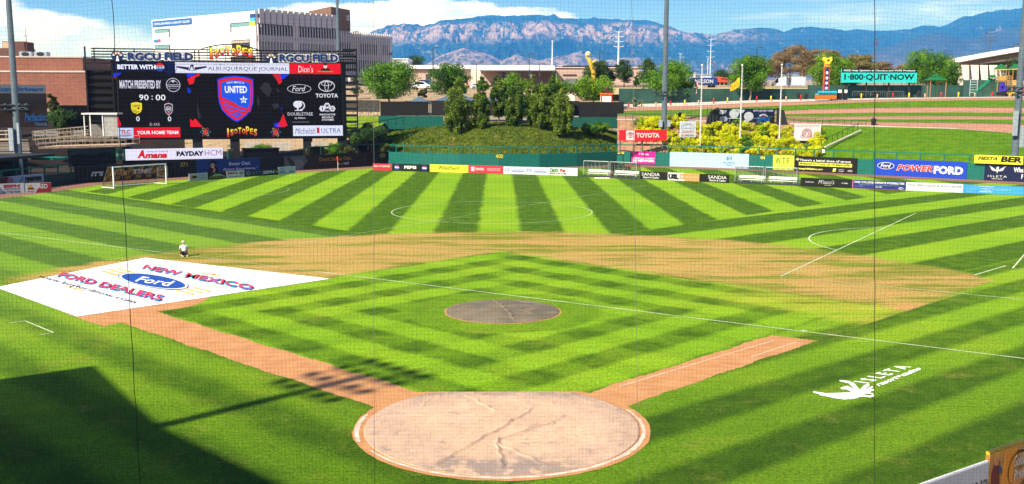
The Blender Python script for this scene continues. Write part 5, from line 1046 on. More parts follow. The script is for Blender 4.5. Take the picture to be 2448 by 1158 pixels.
lwin(369, 404, 72.5, 8, 1); lwin(370, 405, 110, 8, 1); lwin(553, 597, 57, 7, -1)
cpart(PLl, 368, 94, 386, 100, mat('e4e6ea'), 'notice', .1, .05); cpart(PLl, 380, 94, 385.5, 100, mat('c8404c'), 'notice', .1, .16); cpart(PLl, 369, 95, 380, 101, mat('3a6aa4'), 'notice', .1, .16)
cpart(PLl, 598, 34, 610.5, 43, mat('1c3c78'), 'corner_banner', .1, .05); cpart(PLl, 598, 43.2, 610.5, 52, mat('3aa4bc'), 'corner_banner', .1, .05); cpart(PLl, 598, 52.2, 610.5, 61, mat('e0b838'), 'corner_banner', .1, .05)
cpart(PRr, 612.5, 34, 617, 43, mat('1c3c78'), 'corner_banner', .1, .5)
o, w1, h1__ = cpart(PLl, 554, 97, 598, 116, mat('3a332e'), 'loggia', .12, .03); o, w1, h1__ = cpart(PLl, 554, 99, 597, 102, mat((.30, .26, .22)), 'loggia_ceiling', .2, .06); cpart(PLl, 578, 100, 597, 116, GLS, 'window', .1, .1); cpart(PLl, 552, 136, 612, 146, mat('33302f'), 'window', .1, .04)
T = thing('brown_roof_tower', 'brown brick plant tower with white letters on the roof of the college building', 'building', tuple(pt(793, 90, 318)), 0); q1 = pt(740, 90, 335)[:2]-pt(793, 90, 318)[:2]; q2 = pt(838, 90, 330)[:2]-pt(793, 90, 318)[:2]; th = zat(16, 318)-zat(90, 318)
MB().prism([tuple(q1), (0, 0), tuple(q2), tuple(q1+q2)], -8, th).build('wall', mat((.15, .085, .06), .9, .1), T); q_ = MB().box(0, 1.6, -.12, 0, 0, 1.5).build('letter_board', mat('b8b4b4'), T); q_.location = (q2[0]*.80, q2[1]*.80-.1, th-3.4); q_.rotation_euler = (0, 0, math.atan2(q2[1], q2[0])); Face(q_, 1.6, 1.5, -.12).T('EC', .1, .9, .2, .8, '302828', .03)
# ---- car billboard
BBp = Plane(pt(-60, 250, 160)[:2], pt(115, 250, 165)[:2])
f, T = panel('billboard', 'weathered billboard with blue lettering over a dark picture of an open car', 'billboard', BBp, -80, 202, 115, 304, '2c2622', t=.3, off=0)
f.Rr(0, 1, .80, 1, '7c8288', 'printed_panel'); f.T('Home Run Drivers', .0, .97, .84, .95, '1f5a94', .06)
f.P([(0, .80), (1, .80), (1, .62), (.7, .66), (.4, .60), (0, .65)], '332c28', 'printed_sky'); f.P([(0, .30), (.3, .40), (.7, .36), (1, .44), (1, .0), (0, 0)], '3c2a20', 'printed_ground')
f.P([(.42, .44), (.46, .50), (.55, .50), (.60, .56), (.66, .50), (.78, .48), (.80, .40), (.44, .38)], '17171a', 'printed_car', 3); f.P(ell(.50, .38, .035, .05), '0c0c0e', 'printed_wheel', 4); f.P(ell(.74, .38, .035, .05), '0c0c0e', 'printed_wheel', 4); f.Rr(.62, .72, .46, .475, '8a8e94', 'printed_trim', 4); f.Rr(.48, .56, .52, .532, '8a8e94', 'printed_trim', 4)
f.T('Perfection', .70, .99, .15, .33, '2f6cac', .03, .25, lay=5); f.T('Honda', .83, .99, .03, .12, '5a80a8', .03, .1, lay=5)
f.P([(.70, .13), (.95, .17), (.95, .155), (.70, .115)], '2f6cac', 'printed_swash', 5)
# ---- service yard with ramps, decks and railings
DECK = mat((.40, .28, .19), .8, .35, 1.2); RAILT = mat((.44, .36, .26), .5, .1); DARKM = mat((.02, .022, .024), .6, .2); PURL = mat((.35, .33, .3), .7, .1)
def flight(label, px0, py0, D0, px1, py1, D1, w, name='ramp', posts=8):
    a = pt(px0, py0, D0); b_ = pt(px1, py1, D1); T = thing(name, label, 'ramp', tuple(a)); e = b_-a; 
    MB().add([(0, 0, 0), tuple(e), (e[0], e[1]+w, e[2]), (0, w, 0), (0, 0, -.25), (e[0], e[1], e[2]-.25), (e[0], e[1]+w, e[2]-.25), (0, w, -.25)], [(0, 1, 2, 3), (4, 7, 6, 5), (0, 4, 5, 1), (3, 2, 6, 7), (0, 3, 7, 4), (1, 5, 6, 2)]).build('deck', DECK, T)
    for y_ in (0, w):
        for zz_ in (.55, 1.05): MB().tube([(0, y_, zz_), (e[0], e[1]+y_, e[2]+zz_)], .035, 5).build('handrail', RAILT, T)
        for k in range(posts+1): t = k/posts; MB().tube([(e[0]*t, e[1]*t+y_, e[2]*t), (e[0]*t, e[1]*t+y_, e[2]*t+1.05)], .03, 4).build('rail_post', RAILT, T)
    return T
flight('lowest tan ramp with railings in the yard left of the scoreboard', 92, 352, 132, 300, 346, 138, 5.5, posts=12); flight('middle tan ramp climbing left of the scoreboard', 85, 343, 140, 262, 327, 146, 4.5, posts=10); flight('upper tan ramp meeting the white framed shelter', 78, 332, 147, 240, 316, 152, 4.0, posts=9); flight('tan landing at the far left behind the light pole', -60, 334, 140, 35, 331, 140, 2.0, posts=5)
for i in range(4): 
    T = thing('seating_tier', '%s dark seating tier at the left edge behind the bullpen'%ORD[i], 'seating', tuple(pt(-40, 352+i*7, 132-i*2)), R(6), 'seating tiers behind the bullpen'); MB().box(0, 5.6, 0, 1.1, -.45, 0).build('riser', mat((.05, .05, .055)), T); MB().box(0, 5.6, .2, .6, .3, .38).build('bench', mat((.30, .24, .18)), T); MB().tube([(0, 0, .9), (5.6, 0, .9)], .03, 4).build('handrail', RAILT, T)
p = pt(202, 326, 141); T = thing('shelter', 'small shelter with white frame and pale grey side wall left of the scoreboard', 'shelter', tuple(p), R(4))
for x_ in (0, .8, 2.5): MB().box(x_, x_+.12, 0, .12, 0, 3.0).build('post', WHT, T)
MB().box(-.2, 4.6, -.2, 2.6, 3.0, 3.2).build('roof', WHT, T); MB().box(2.7, 4.5, .1, .2, 0, 3.0).build('side_wall', mat((.28, .28, .27), .7, .2), T); MB().box(0, 2.5, 2.2, 2.3, 0, 1.6).build('back_panel', mat((.16, .15, .14)), T)
for i, (x0, x1, lb) in enumerate(((80, 106, 'left faded banner hanging on the yard railing'), (109, 140, 'middle faded banner hanging on the yard railing'), (176, 200, 'right faded banner hanging on the yard railing'))): f, T = panel('banner', lb, 'banner', Plane(pt(80, 320, 146)[:2], pt(200, 320, 148)[:2]), x0, 314-i, x1, 326, 'a8a49c', t=.04, off=0); f.T(['TEAM', 'DRINKS', 'GRILL'][i], .15, .85, .4, .6, '5a5448', .02)
f, T = panel('shade_screen', 'dark landscape picture screen below the ramps', 'screen', Plane(pt(160, 380, 127)[:2], pt(276, 380, 133)[:2]), 160, 358, 276, 392, '12100e', t=.15, off=0); f.P([(.02, .55), (.25, .75), (.5, .6), (.8, .78), (.98, .6), (.98, .95), (.02, .95)], '33403a', 'printed_panel'); f.P([(.02, .1), (.98, .1), (.98, .5), (.5, .42), (.02, .5)], '2c2016', 'printed_panel')
f, T = panel('dark_fence', 'black windscreen fence at the foot of the brick building', 'fence', Plane(pt(140, 280, 172)[:2], pt(272, 280, 176)[:2]), 140, 252, 271, 302, '141210', t=.1, off=0); 
for k in range(5): MB().cyl(f.w*k/4, -.15, 0, f.h, .06, n=6).build('post', STEEL, T)
# bullpen with dark roof and open front
T = thing('bullpen', 'dark open fronted bullpen with black roof and teal rails behind the low left wall', 'bullpen', tuple(np.append(pt(105, 440, 121)[:2], 0)), R(78))
TD = T; e_b = 34
MB().box(-e_b, 6, -.3, -5.5, 3.55, 3.85).build('roof', DARKM, T) if False else None
pA_, pB_ = np.array(pt(172, 420, 124)[:2]), np.array(pt(-120, 440, 104)[:2])
T.location = (pA_[0], pA_[1], 0); T.rotation_euler = (0, 0, 0); e = pB_-pA_
def bx(T, a, b_, off0, off1, z0, z1, name, m):
    n = np.array([e[1], -e[0]])/np.hypot(*e); n = n if n[0] < 0 else -n; P_ = [e*a+n*off0, e*b_+n*off0, e*b_+n*off1, e*a+n*off1]; return MB().prism([tuple(q) for q in P_], z0, z1).build(name, m, T)
bx(T, .10, 1, .8, 6, 3.3, 3.6, 'roof', DARKM); bx(T, .0, 1, 6, 6.2, 0, 3.5, 'back_wall', mat((.03, .035, .035)))
bx(T, 0, 1, .0, .12, 2.15, 2.30, 'top_rail', RAILG)
for k in range(9): bx(T, k/8.2, k/8.2+.006, 0, .15, 0, 2.2, 'post', RAILG)
for k, z_ in enumerate((0.6, 1.2)): bx(T, .1, 1, 1.5+k*1.2, 2.0+k*1.2, z_-.1, z_, 'bench', mat((.25, .27, .26)))
bx(T, 0, .16, .3, 3.0, 2.9, 3.1, 'slanted_canopy', mat('1c7c6c'))

# ------------------------------------------------------------------ light poles
GALV = mat((.075, .10, .12), .5, .15, 1, metal=.2)
def light_pole(label, px, py_lights, D, base_z, top_z_, r, lampn=5, yaw=0, boxes=(), lean=0):
    p = pt(px, 400, D); T = thing('light_pole', label, 'light pole', (p[0], p[1], base_z), 0); H_ = top_z_-base_z
    MB().tube([(0, 0, 0), (0, 0, H_)], r, 14, r*.62).build('pole', GALV, T, True)
    MB().cyl(0, 0, -.3, .9, r*1.35, n=14).build('base', mat((.35, .32, .28), .9), T)
    z = zat(py_lights, D)-base_z
    if z > 0:
        for j, s_ in enumerate((0, .55)):
            MB().box(-1.9, 1.9, -r-.12, -r-.02, z-.1-s_, z-s_).build('crossarm', mat('39434c', .5), T)
            for k in range(lampn):
                x_ = -1.7+3.4*k/(lampn-1); o = MB().lathe([(.05, .0), (.16, -.05), (.26, -.28), (.28, -.30), (0, -.30)], 10).build('lamp_head', mat((.10, .11, .12), .4, metal=.3), T, True); o.scale = (.8, .8, .8); o.location = (x_, -r-.35, z-s_+.12); o.rotation_euler = (R(-25), 0, R(yaw))
    for (bz0, bz1, bw2, sx) in boxes: MB().box(sx, sx+bw2, -r-.35, -r-.02, bz0-base_z, bz1-base_z).build('switch_box', mat((.26, .30, .34), .5), T)
    return T
light_pole('tall grey light pole at the left edge with a teal foot', 47, 252, 124, 0.0, 34, .44, boxes=[(zat(362, 124), zat(308, 124), .55, -.75), (zat(345, 124), zat(296, 124), .28, .3)])
light_pole('tall grey light pole right of centre behind the red sign', 1585, 218, 160, 3.0, 38, .46, boxes=[(zat(303, 160), zat(287, 160), .6, -.95), (zat(303, 160), zat(287, 160), .5, .4)])
light_pole('tall grey light pole at the right edge with large switch boxes', 2424, 207, 131, 1.0, 30, .50, boxes=[(zat(323, 131), zat(263, 131), .55, -.85), (zat(350, 131), zat(300, 131), .42, .2)])
light_pole('tall slim light pole in front of the college building', 815, 122, 190, 8.8, 36, .34)
#@@CENTRE
# ------------------------------------------------------------------ centre background
SCR = mat((.015, .014, .015), .8, .15, .5)
def screen_wall(name, label, x0, x1, D0, D1, y0, y1, m, cat='screen', seg=6, t=.12, pn='screen_panel', extra=0):
    pl = Plane(pt(x0, 250, D0)[:2], pt(x1, 250, D1)[:2]); zt, zb = pl.hit(x0, y0)[1], pl.hit((x0+x1)/2, y1)[1]-extra
    T = thing(name, label, cat, pl.at(0, 0, zb), pl.rz); L = pl.L
    for k in range(seg):
        MB().box(L*k/seg+.01, L*(k+1)/seg-.01, -t, 0, 0, zt-zb).build(pn, m, T)
        MB().cyl(L*k/seg, .12, -.3, zt-zb+.05, .06, n=6).build('post', STEEL, T)
    return T, pl, zt-zb
screen_wall('windscreen', 'tall black windscreen behind the left side of the hill', 910, 1024, 172, 174, 243, 277, SCR, seg=4)
screen_wall('windscreen', 'black windscreen half hidden behind the junipers', 1032, 1384, 176, 176, 241, 277, SCR, seg=12)
screen_wall('windscreen', 'tall black windscreen at the right end of the hill', 1385, 1491, 176, 178, 244, 281, SCR, seg=4)
screen_wall('low_screen', 'green screen under the black windscreen on the left of the hill', 905, 1060, 170, 171, 277.5, 302, mat('0f5449', .6, .15), seg=5, extra=.5)
screen_wall('low_screen', 'green screen under the black windscreen on the right of the hill', 1300, 1530, 173, 172, 280, 296, mat('0d473f', .6, .15), seg=7, extra=.8)
screen_wall('dark_fence', 'dark mesh fence beside the left end of the tall black windscreen', 822, 908, 178, 178, 240, 268, mat((.05, .045, .04), .8, .3), seg=4)
sheet_l = [tuple(pt(x, y, d)) for x, y, d in ((818, 333, 160), (818, 278, 176), (905, 278, 176), (935, 283, 174), (905, 305, 166), (860, 325, 160))]
tag(MB().add(sheet_l, [tuple(range(6))]).build('sloping_lawn', LAWN2), kind='structure')
T = thing('pipe_gate', 'grey pipe gate beside the tall black windscreen', 'gate', tuple(pt(861, 278, 176))); 
for z_ in (.15, 1.3): MB().tube([(0, 0, z_), (3.0, 0, z_)], .05, 6).build('rail', GALV, T)
for x_ in (0, 1.5, 3.0): MB().tube([(x_, 0, 0), (x_, 0, 1.35)], .05, 6).build('upright', GALV, T)
T = thing('boundary_fence', 'thin dark fence running down the bank from the green screen', 'fence', tuple(pt(965, 300, 168)))
q0, q1 = pt(965, 300, 168), pt(830, 322, 160)
for k in range(8): q = (q1-q0)*k/7; MB().tube([tuple(q), tuple(q+np.array([0, 0, 1.3]))], .05, 5).build('post', TEALD, T)
MB().tube([(0, 0, 1.3), tuple(q1-q0+np.array([0, 0, 1.3]))], .05, 5).build('top_rail', TEALD, T)
# shade canopies
def canopy(label, x0, x1, ypk, yb, D):
    a = pt(x0, yb, D); w = (x1-x0)*D/FPX; h = (yb-ypk)*D/FPX; T = thing('canopy_tent', label, 'canopy', tuple(a), 0, 'blue grey canopy tents behind the screens')
    MB().add([(0, 0, 0), (w, 0, 0), (w, w, 0), (0, w, 0), (w/2, w/2, h)], [(0, 1, 4), (1, 2, 4), (2, 3, 4), (3, 0, 4)]).build('roof', mat('4a5e6e', .6, .08), T)
    MB().box(0, w, -.02, .03, -.3, 0).build('valance', mat('3c4e5c', .6), T)
    for x_ in (.1, w-.1):
        for y_ in (.1, w-.1): MB().cyl(x_, y_, -2.6, 0, .06, n=6).build('leg', GALV, T)
canopy('small blue grey tent peak over the black windscreen on the left', 976, 1024, 231, 244, 184); canopy('large blue grey tent slope behind the left junipers', 1028, 1150, 222, 244, 184); canopy('blue grey tent peak between the middle junipers', 1158, 1215, 220, 244, 184); canopy('blue grey tent behind the right junipers', 1225, 1300, 222, 244, 186)
# buildings
PINK = mat((.42, .29, .24), .85, .08, .2); ROOFW = mat((.66, .66, .66), .6, .04, .2); DKB = mat((.05, .045, .045), .7)
pl = Plane(pt(960, 180, 300)[:2], pt(1345, 180, 300)[:2])
def P2(px, py, D=300): q = pt(px, py, D); return q
T = thing('long_building', 'long low pink building with flat white roof behind the left trees', 'building', tuple(P2(930, 208))); o_ = P2(930, 208)
def bb(T, o_, x0, y0, x1, y1, D, dep, name, m, dy=0):
    a, b_ = pt(x0, y0, D), pt(x1, y1, D); MB().box(a[0]-o_[0], b_[0]-o_[0], a[1]-o_[1]+dy, a[1]-o_[1]+dep, b_[2]-o_[2], a[2]-o_[2]).build(name, m, T)
bb(T, o_, 935, 166, 1128, 214, 300, 25, 'wall', PINK); bb(T, o_, 930, 156, 1300, 165.5, 299, 50, 'roof', ROOFW); bb(T, o_, 1128, 165, 1180, 206, 306, 20, 'recess', DKB); bb(T, o_, 1018, 178, 1028, 196, 299.8, 1, 'door', DKB); bb(T, o_, 1126, 164, 1149, 202, 298.5, 12, 'corner_wall', mat((.68, .54, .45), .8, .06))
T = thing('roof_block', 'pale grey rooftop block beside the right end of the college building', 'building', tuple(P2(940, 165, 330))); o_ = P2(940, 165, 330); bb(T, o_, 938, 142, 976, 170, 330, 15, 'wall', mat((.55, .54, .53))); bb(T, o_, 937, 140, 977, 142, 329.6, 16, 'parapet', ROOFW)
T = thing('canopy_building', 'pink building with white canopy on steel trusses in the centre', 'building', tuple(P2(1150, 212, 285))); o_ = P2(1150, 212, 285)
bb(T, o_, 1150, 170, 1332, 208, 296, 20, 'wall', PINK); bb(T, o_, 1146, 157, 1326, 168, 284, 34, 'canopy_roof', ROOFW); bb(T, o_, 1146, 168, 1330, 170, 283.5, 1, 'fascia', mat('6a6e74')); 
for px in (1149, 1212, 1268, 1328): bb(T, o_, px, 170, px+2.6, 212, 284.5, .4, 'column', mat('7a7c80'))
for px in (1212, 1268): 
    a, b_ = pt(px-30, 170, 284.8)-o_, pt(px, 182, 284.8)-o_; MB().tube([tuple(a), tuple(b_)], .16, 5).build('brace', mat('5a5c62'), T)
bb(T, o_, 1200, 174, 1206, 186, 295.9, .4, 'window', GLS); bb(T, o_, 1226, 174, 1246, 180, 295.9, .4, 'window', mat('a0a8b0')); bb(T, o_, 1146, 204, 1352, 212, 295, 1, 'dark_base', mat('303236'))
T = thing('pink_building', 'low pink building with dark roof band right of the white canopy', 'building', tuple(P2(1330, 210, 290))); o_ = P2(1330, 210, 290)
bb(T, o_, 1328, 163, 1530, 212, 292, 20, 'wall', PINK); bb(T, o_, 1348, 157, 1510, 164, 300, 18, 'roof_band', mat('24262a')); bb(T, o_, 1326, 161, 1535, 163, 291.6, 1, 'parapet', mat((.62, .48, .40))); bb(T, o_, 1345, 178, 1378, 180, 291.7, .3, 'lintel', mat('4a4040')); bb(T, o_, 1352, 188, 1380, 206, 284, 3, 'grey_cabinet', mat('62666c')); bb(T, o_, 1450, 204, 1540, 216, 270, .4, 'low_wall', mat('6c625c'))
T = thing('small_shed', 'small cream shed with gabled roof beside the yellow green tree', 'shed', tuple(pt(1352, 247, 186))); w = 22*186/FPX; h = 17*186/FPX
MB().slab([(0, 0), (w, 0), (w, h), (w*.45, h*1.35), (0, h)], 0, 2.2).build('wall', mat((.70, .62, .52), .8), T); MB().add([(-.1, -.15, h), (w*.45, -.15, h*1.42), (w*.45, 2.4, h*1.42), (-.1, 2.4, h)], [(0, 1, 2, 3)]).add([(w+.1, -.15, h), (w*.45, -.15, h*1.42), (w*.45, 2.4, h*1.42), (w+.1, 2.4, h)], [(0, 1, 2, 3)]).build('roof', mat((.5, .38, .28)), T)
T = thing('ticket_kiosk', 'white kiosk with red frame and orange top behind the black windscreen', 'kiosk', tuple(pt(1437, 247, 184))); w = 25*184/FPX; h = 20*184/FPX
MB().box(0, w, 0, 1.6, 0, h).build('body', mat((.78, .72, .62)), T); MB().box(-.08, .10, -.1, 0, 0, h).build('frame_post', mat('b83840'), T); MB().box(w-.1, w+.08, -.1, 0, 0, h).build('frame_post', mat('b83840'), T); MB().box(-.15, w+.15, -.2, 1.7, h, h+.28).build('roof', mat('d8641c'), T); MB().box(-.1, w+.1, -.12, 0, h-.15, h).build('header', mat('b83840'), T)
T = thing('red_brown_bush', 'round reddish brown bush behind the white kiosk', 'bush', tuple(pt(1456, 227, 190))); me, _ = crown_mesh(1.9, 1.4, 'shrub', 600, .2, 3, leaf_mat((.16, .07, .05), (.25, .12, .09))); link('crown', me, None, T)
# inflatable figure
T = thing('inflatable_figure', 'tall yellow inflatable figure with pale head leaning left among the dark trees', 'inflatable', tuple(pt(1420, 212, 246))); D = 246/FPX
pts_ = [(0, 0, 0), (-.1*1, 0, 22*D), (-.2, 0, 40*D), (-.9, 0, 58*D), (-1.3, 0, 70*D)]
MB().tube(pts_, .6, 10, .5).build('body', mat('a88c2c', .5, .3, 2), T, True); MB().lathe([(0, 74*D), (.55, 75*D), (.75, 79*D), (.65, 83*D), (.3, 86*D), (0, 87*D)], 12, -1.5).build('head', mat('c8b890', .5), T, True)
MB().tube([(-1.0, 0, 66*D), (-2.1, -.1, 74*D)], .3, 6, .15).build('arm', mat('d8b830', .5), T); MB().tube([(-.6, 0, 60*D), (.5, -.1, 66*D)], .28, 6, .15).build('arm', mat('d8b830', .5), T)
for k in range(3): MB().box(-.75, .55, -.8, -.6, (20+k*14)*D, (21.5+k*14)*D).build('dark_band', mat('6a5a1c'), T)
def car(label, px, py, D, rz, col, L=4.7, suv=True):
    T = thing('parked_car', label, 'car', tuple(pt(px, py, D)), rz); H_ = 1.75 if suv else 1.45
    prof = [(-L/2, .35), (-L/2, .95), (-L/2+.15, 1.0), (-L/2+.5, H_-.05), (-L/2+.9, H_), (.4, H_), (1.15, 1.12), (L/2-.15, .95), (L/2, .75), (L/2, .35)]
    MB().slab(prof, -.9, .9).build('body', mat(col, .25, .03, spec=.6), T); MB().slab([(-L/2+.62, 1.08), (-L/2+.8, H_-.12), (.33, H_-.12), (.95, 1.12)], -.915, .915).build('window', mat('10161c', .1, 0, spec=.7), T)
    for x_ in (-L/2+.85, L/2-.9):
        for s_ in (-1, 1):
            w_ = thing('wheel', None, None); w_.parent = T; w_.location = (x_, s_*.86, .36); MB().slab(ell(0, 0, .36, .36, 16), -.1, .1).build('tyre', mat('0c0c0c', .8), w_); MB().slab(ell(0, 0, .2, .2, 10), -.115, .115).build('rim', mat('8a8e94', .3, metal=.6), w_)
    for s_ in (-1, 1): MB().box(L/2-.03, L/2+.02, s_*.65-.15, s_*.65+.15, .68, .85).build('headlight', mat('d8dce0', .2), T)
    return T
car('white parked car seen side on between the two big left trees', 1010, 214, 232, R(-10), 'd4d8de'); car('blue parked car partly hidden behind the white one', 1022, 209, 245, R(-10), '32507c'); car('pale parked car on the road behind the junipers', 1147, 214, 250, R(5), 'b8c0c8', suv=False)
# lamp posts, pylons
def lamp_post(label, px, py0, py1, D, col='3a3c44', arms=1):
    p = pt(px, py1, D); H_ = zat(py0, D)-p[2]; T = thing('lamp_post', label, 'lamp post', tuple(p)); MB().tube([(0, 0, 0), (0, 0, H_)], .13, 6, .09).build('pole', mat(col, .5), T)
    MB().box(0, 1.3, -.08, .08, H_-.12, H_).build('arm', mat(col, .5), T); MB().box(.6, 1.5, -.2, .2, H_-.2, H_-.08).build('lamp_head', mat(col, .5), T)
    if arms > 1: MB().box(-1.3, 0, -.08, .08, H_-.12, H_).build('arm', mat(col, .5), T); MB().box(-1.5, -.6, -.2, .2, H_-.2, H_-.08).build('lamp_head', mat(col, .5), T)
for a in (('lamp post in front of the long white roof on the left', 1035, 113, 165, 260), ('lamp post beside the pale corner of the pink building', 1139, 150, 200, 250), ('tall lamp post above the white canopy in the centre', 1265, 128, 180, 250), ('shorter lamp post right of the white canopy', 1290, 152, 184, 255), ('lamp post behind the yellow inflatable figure', 1433, 122, 150, 262), ('dark lamp post over the state flag tree', 1808, 112, 150, 262), ('wide armed lamp above the leafy tree by the gazebo', 2216, 118, 134, 240, '3a3c44', 2), ('tall lamp post before the white sloped roof on the right', 2421, 104, 152, 235)): lamp_post(*a)
def pylon(label, px, py0, py1, D, wide=10, n=4, col='c4c8cc', r=.5):
    p = pt(px, py1, D); H_ = zat(py0, D)-p[2]; T = thing('power_pylon', label, 'power pylon', tuple(p), 0, 'power pylons between the park and the mountains'); MB().tube([(0, 0, -8), (0, 0, H_)], r, 8, r*.4).build('pole', mat(col, .5), T)
    for k in range(n): z = H_*(.97-.13*k); MB().tube([(-wide*.5*(.6+.1*k), 0, z+.6), (0, 0, z), (wide*.5*(.6+.1*k), 0, z+.6)], .22, 5).build('crossarm', mat(col, .5), T)
pylon('white pylon right of the inflatable figure', 1478, 75, 165, 700, 8, 4, 'ccd0d4', .85); pylon('slim white pole above the right end of the white canopy', 1320, 98, 160, 600, 2, 1, 'ccd0d4', .5); pylon('lattice pylon behind the blue trailer', 1697, 92, 200, 900, 8, 4, 'b8c4d4', .6); pylon('thin pole left of the lattice pylon', 1691, 140, 200, 700, 2, 1, 'b8c4d4', .4)
pylon('short pole right of the big round tree', 1625, 128, 180, 900, 5, 1, 'b8c4d4', .35); pylon('dark pylon above the white sloped roof', 2364, 68, 140, 700, 12, 4, '4a5260', .55); pylon('dark pole left of the turquoise sign', 2092, 92, 165, 500, 3, 2, '4a4a50', .3); pylon('brown wooden pole behind the trailer', 1707, 152, 190, 500, 3, 1, '6a4a3c', .3)

#@@RIGHT
# ------------------------------------------------------------------ right side
WS = mat((.020, .060, .048), .8, .35, .35)
T, plf, _ = screen_wall('plaza_fence', 'long green windscreen fence behind the plaza', 1480, 1930, 205, 207, 212, 250, WS, 'fence', 16, extra=.3)
for (x0, x1, D0, D1, y0, lb) in ((1930, 2300, 207, 205, 204, 'shaded green windscreen fence behind the turquoise sign'), (2300, 2420, 203, 200, 192, 'green windscreen fence behind the slide'), (2421, 2600, 200, 195, 192, 'green windscreen fence at the right edge')): screen_wall('plaza_fence', lb, x0, x1, D0, D1, y0, 240, WS, 'fence', 10, extra=.2)
T = thing('dry_bank', 'dry grass bank above the plaza fence', 'bank', tuple(pt(1470, 228, 212)))
T['kind'] = 'structure'; del T['category']; del T['label']; bpy.data.objects.remove(T)
strip('dry_bank', [[tuple(pt(x, 226, 210)) for x in (1440, 1600, 1760, 1900, 2100)], [tuple(pt(x, 210, 236)) for x in (1440, 1600, 1760, 1900, 2100)]], gmat((.36, .27, .12), (.50, .40, .22), .5))
# trailer, crane
f, T = panel('truck_trailer', 'blue truck trailer with white lettering behind the national flag', 'trailer', Plane(pt(1655, 200, 262)[:2], pt(1712, 200, 262)[:2]), 1652, 187, 1711, 203, '1c3f86', t=2.4, off=0)
f.y = -2.4; f.T('NELSON', .10, .82, .2, .78, 'e0e6f0', .02); MB().box(-.1, f.w+.1, -2.4, 0, -.15, 0).build('chassis', mat('30343a'), T)
for x_ in (1, f.w-2, f.w-1): MB().slab(ell(x_, -.5, .5, .5, 12), -2.4, -2.1).build('wheel', mat('101010'), T)
T = thing('crane_truck', 'orange crane truck parked beside the blue trailer', 'truck', tuple(pt(1712, 204, 264))); MB().box(0, 3.0, 0, 2.2, .5, 1.4).build('body', mat('b8482c', .5), T); MB().box(.2, 1.2, 0, 2.0, 1.4, 2.1).build('cab', mat('c85430', .4), T); MB().tube([(1.0, .8, 2.0), (3.2, .8, 1.7)], .18, 6, .1).build('boom', mat('c85430', .5), T)
for x_ in (.5, 1.5, 2.6): MB().slab(ell(x_, .4, .4, .4, 12), -.05, .2).build('wheel', mat('101010'), T)
for (a, b_, y0, y1, D, c_, lb) in ((1640, 1662, 176, 184, 330, 'c4cad4', 'white roofed shed left of the blue trailer'), (1868, 1925, 182, 205, 300, 'b4c0d4', 'pale vehicle depot behind the brown trees'), (1655, 1700, 180, 186, 340, 'a8b4c4', 'low grey shed above the blue trailer')):
    T = thing('small_building', lb, 'building', tuple(pt(a, y1, D))); w = (b_-a)*D/FPX; h = (y1-y0)*D/FPX; MB().box(0, w, 0, 6, 0, h).build('wall', mat(c_, .6), T); MB().box(-.2, w+.2, -.2, 6, h, h+.3).build('roof', mat('8a929c', .5), T); MB().box(w*.2, w*.4, -.05, 0, .2, h*.8).build('door', mat('5a6470'), T)
f, T = panel('truck_trailer', 'white trailer foot below the national flag', 'trailer', Plane(pt(1654, 210, 250)[:2], pt(1672, 210, 250)[:2]), 1654, 204, 1676, 214, 'd0ccc8', t=1.5, off=0); MB().box(0, f.w, -1.6, -.2, -.25, 0).build('chassis', mat('404448'), T)
# totem
T = thing('game_totem', 'orange and blue totem tower with a yellow animal head on an orange counter', 'totem', tuple(pt(1975, 238, 194))); s_ = 194/FPX
OR = mat('d2641c', .5, .08); BLU = mat('16386c', .4, .05); TQ = mat('1fa0b8', .4, .1); YE = mat('e4c22c', .5, .08)
MB().box(-22*s_, 23*s_, -.4, 1.2, .1, 11*s_).build('counter', OR, T); MB().box(-22*s_, 23*s_, -.5, 1.3, 0, .12).build('plinth', mat('5a2c18'), T)
for k in range(6): MB().tube([((-22+7.5*k+.5)*s_, -.5, 16*s_), ((-22+7.5*k+7)*s_, -.5, 16*s_)], .28, 8).build('awning_roll', TQ, T)
MB().box(-22*s_, 23*s_, -.45, 1.2, 11*s_, 14*s_).build('counter_top', TQ, T); MB().box(-4.5*s_, 4.5*s_, .2, .9, 15*s_, 72*s_).build('tower_panel', BLU, T)
for a in (-6, 4.5): MB().box(a*s_, (a+1.6)*s_, .1, 1.0, 15*s_, 76*s_).build('tower_post', mat('a8482c', .5), T)
for k in range(4): MB().slab(ell(0, (26+k*12)*s_, 2.9*s_, 3.4*s_, 18), .12, .19).build('disc', mat('d4dae4', .4), T)
MB().box(-5*s_, 5*s_, 0, .9, 76*s_, 86*s_).build('neck', mat('c88a34', .5), T); MB().slab([(-10*s_, 92*s_), (-8*s_, 99*s_), (-4*s_, 96.5*s_), (4*s_, 96.5*s_), (8*s_, 99*s_), (10*s_, 92*s_), (6*s_, 86*s_), (4*s_, 82*s_), (-4*s_, 82*s_), (-6*s_, 86*s_)], -.2, .9).build('head', YE, T); MB().slab(ell(0, 91*s_, 2.2*s_, 2*s_, 12), -.3, -.18).build('mouth', mat('2a1c14'), T); MB().slab(ell(0, 91*s_, 4*s_, 3.4*s_, 14), -.26, -.2).build('muzzle', mat('c8902c'), T)
for i, (a, b_) in enumerate(((2003, 2013), (2018, 2026))): T = thing('vending_cabinet', ('left' if i == 0 else 'right')+' dark cabinet with a white notice beside the totem', 'cabinet', tuple(pt(a, 239, 194)), 0, 'dark cabinets beside the totem'); w = (b_-a)*s_; MB().box(0, w, 0, .8, 0, 2.0).build('cabinet', mat('18191c'), T); MB().box(0, w*.8, -.04, 0, 1.3, 1.9).build('notice', mat('d8d8d4'), T)
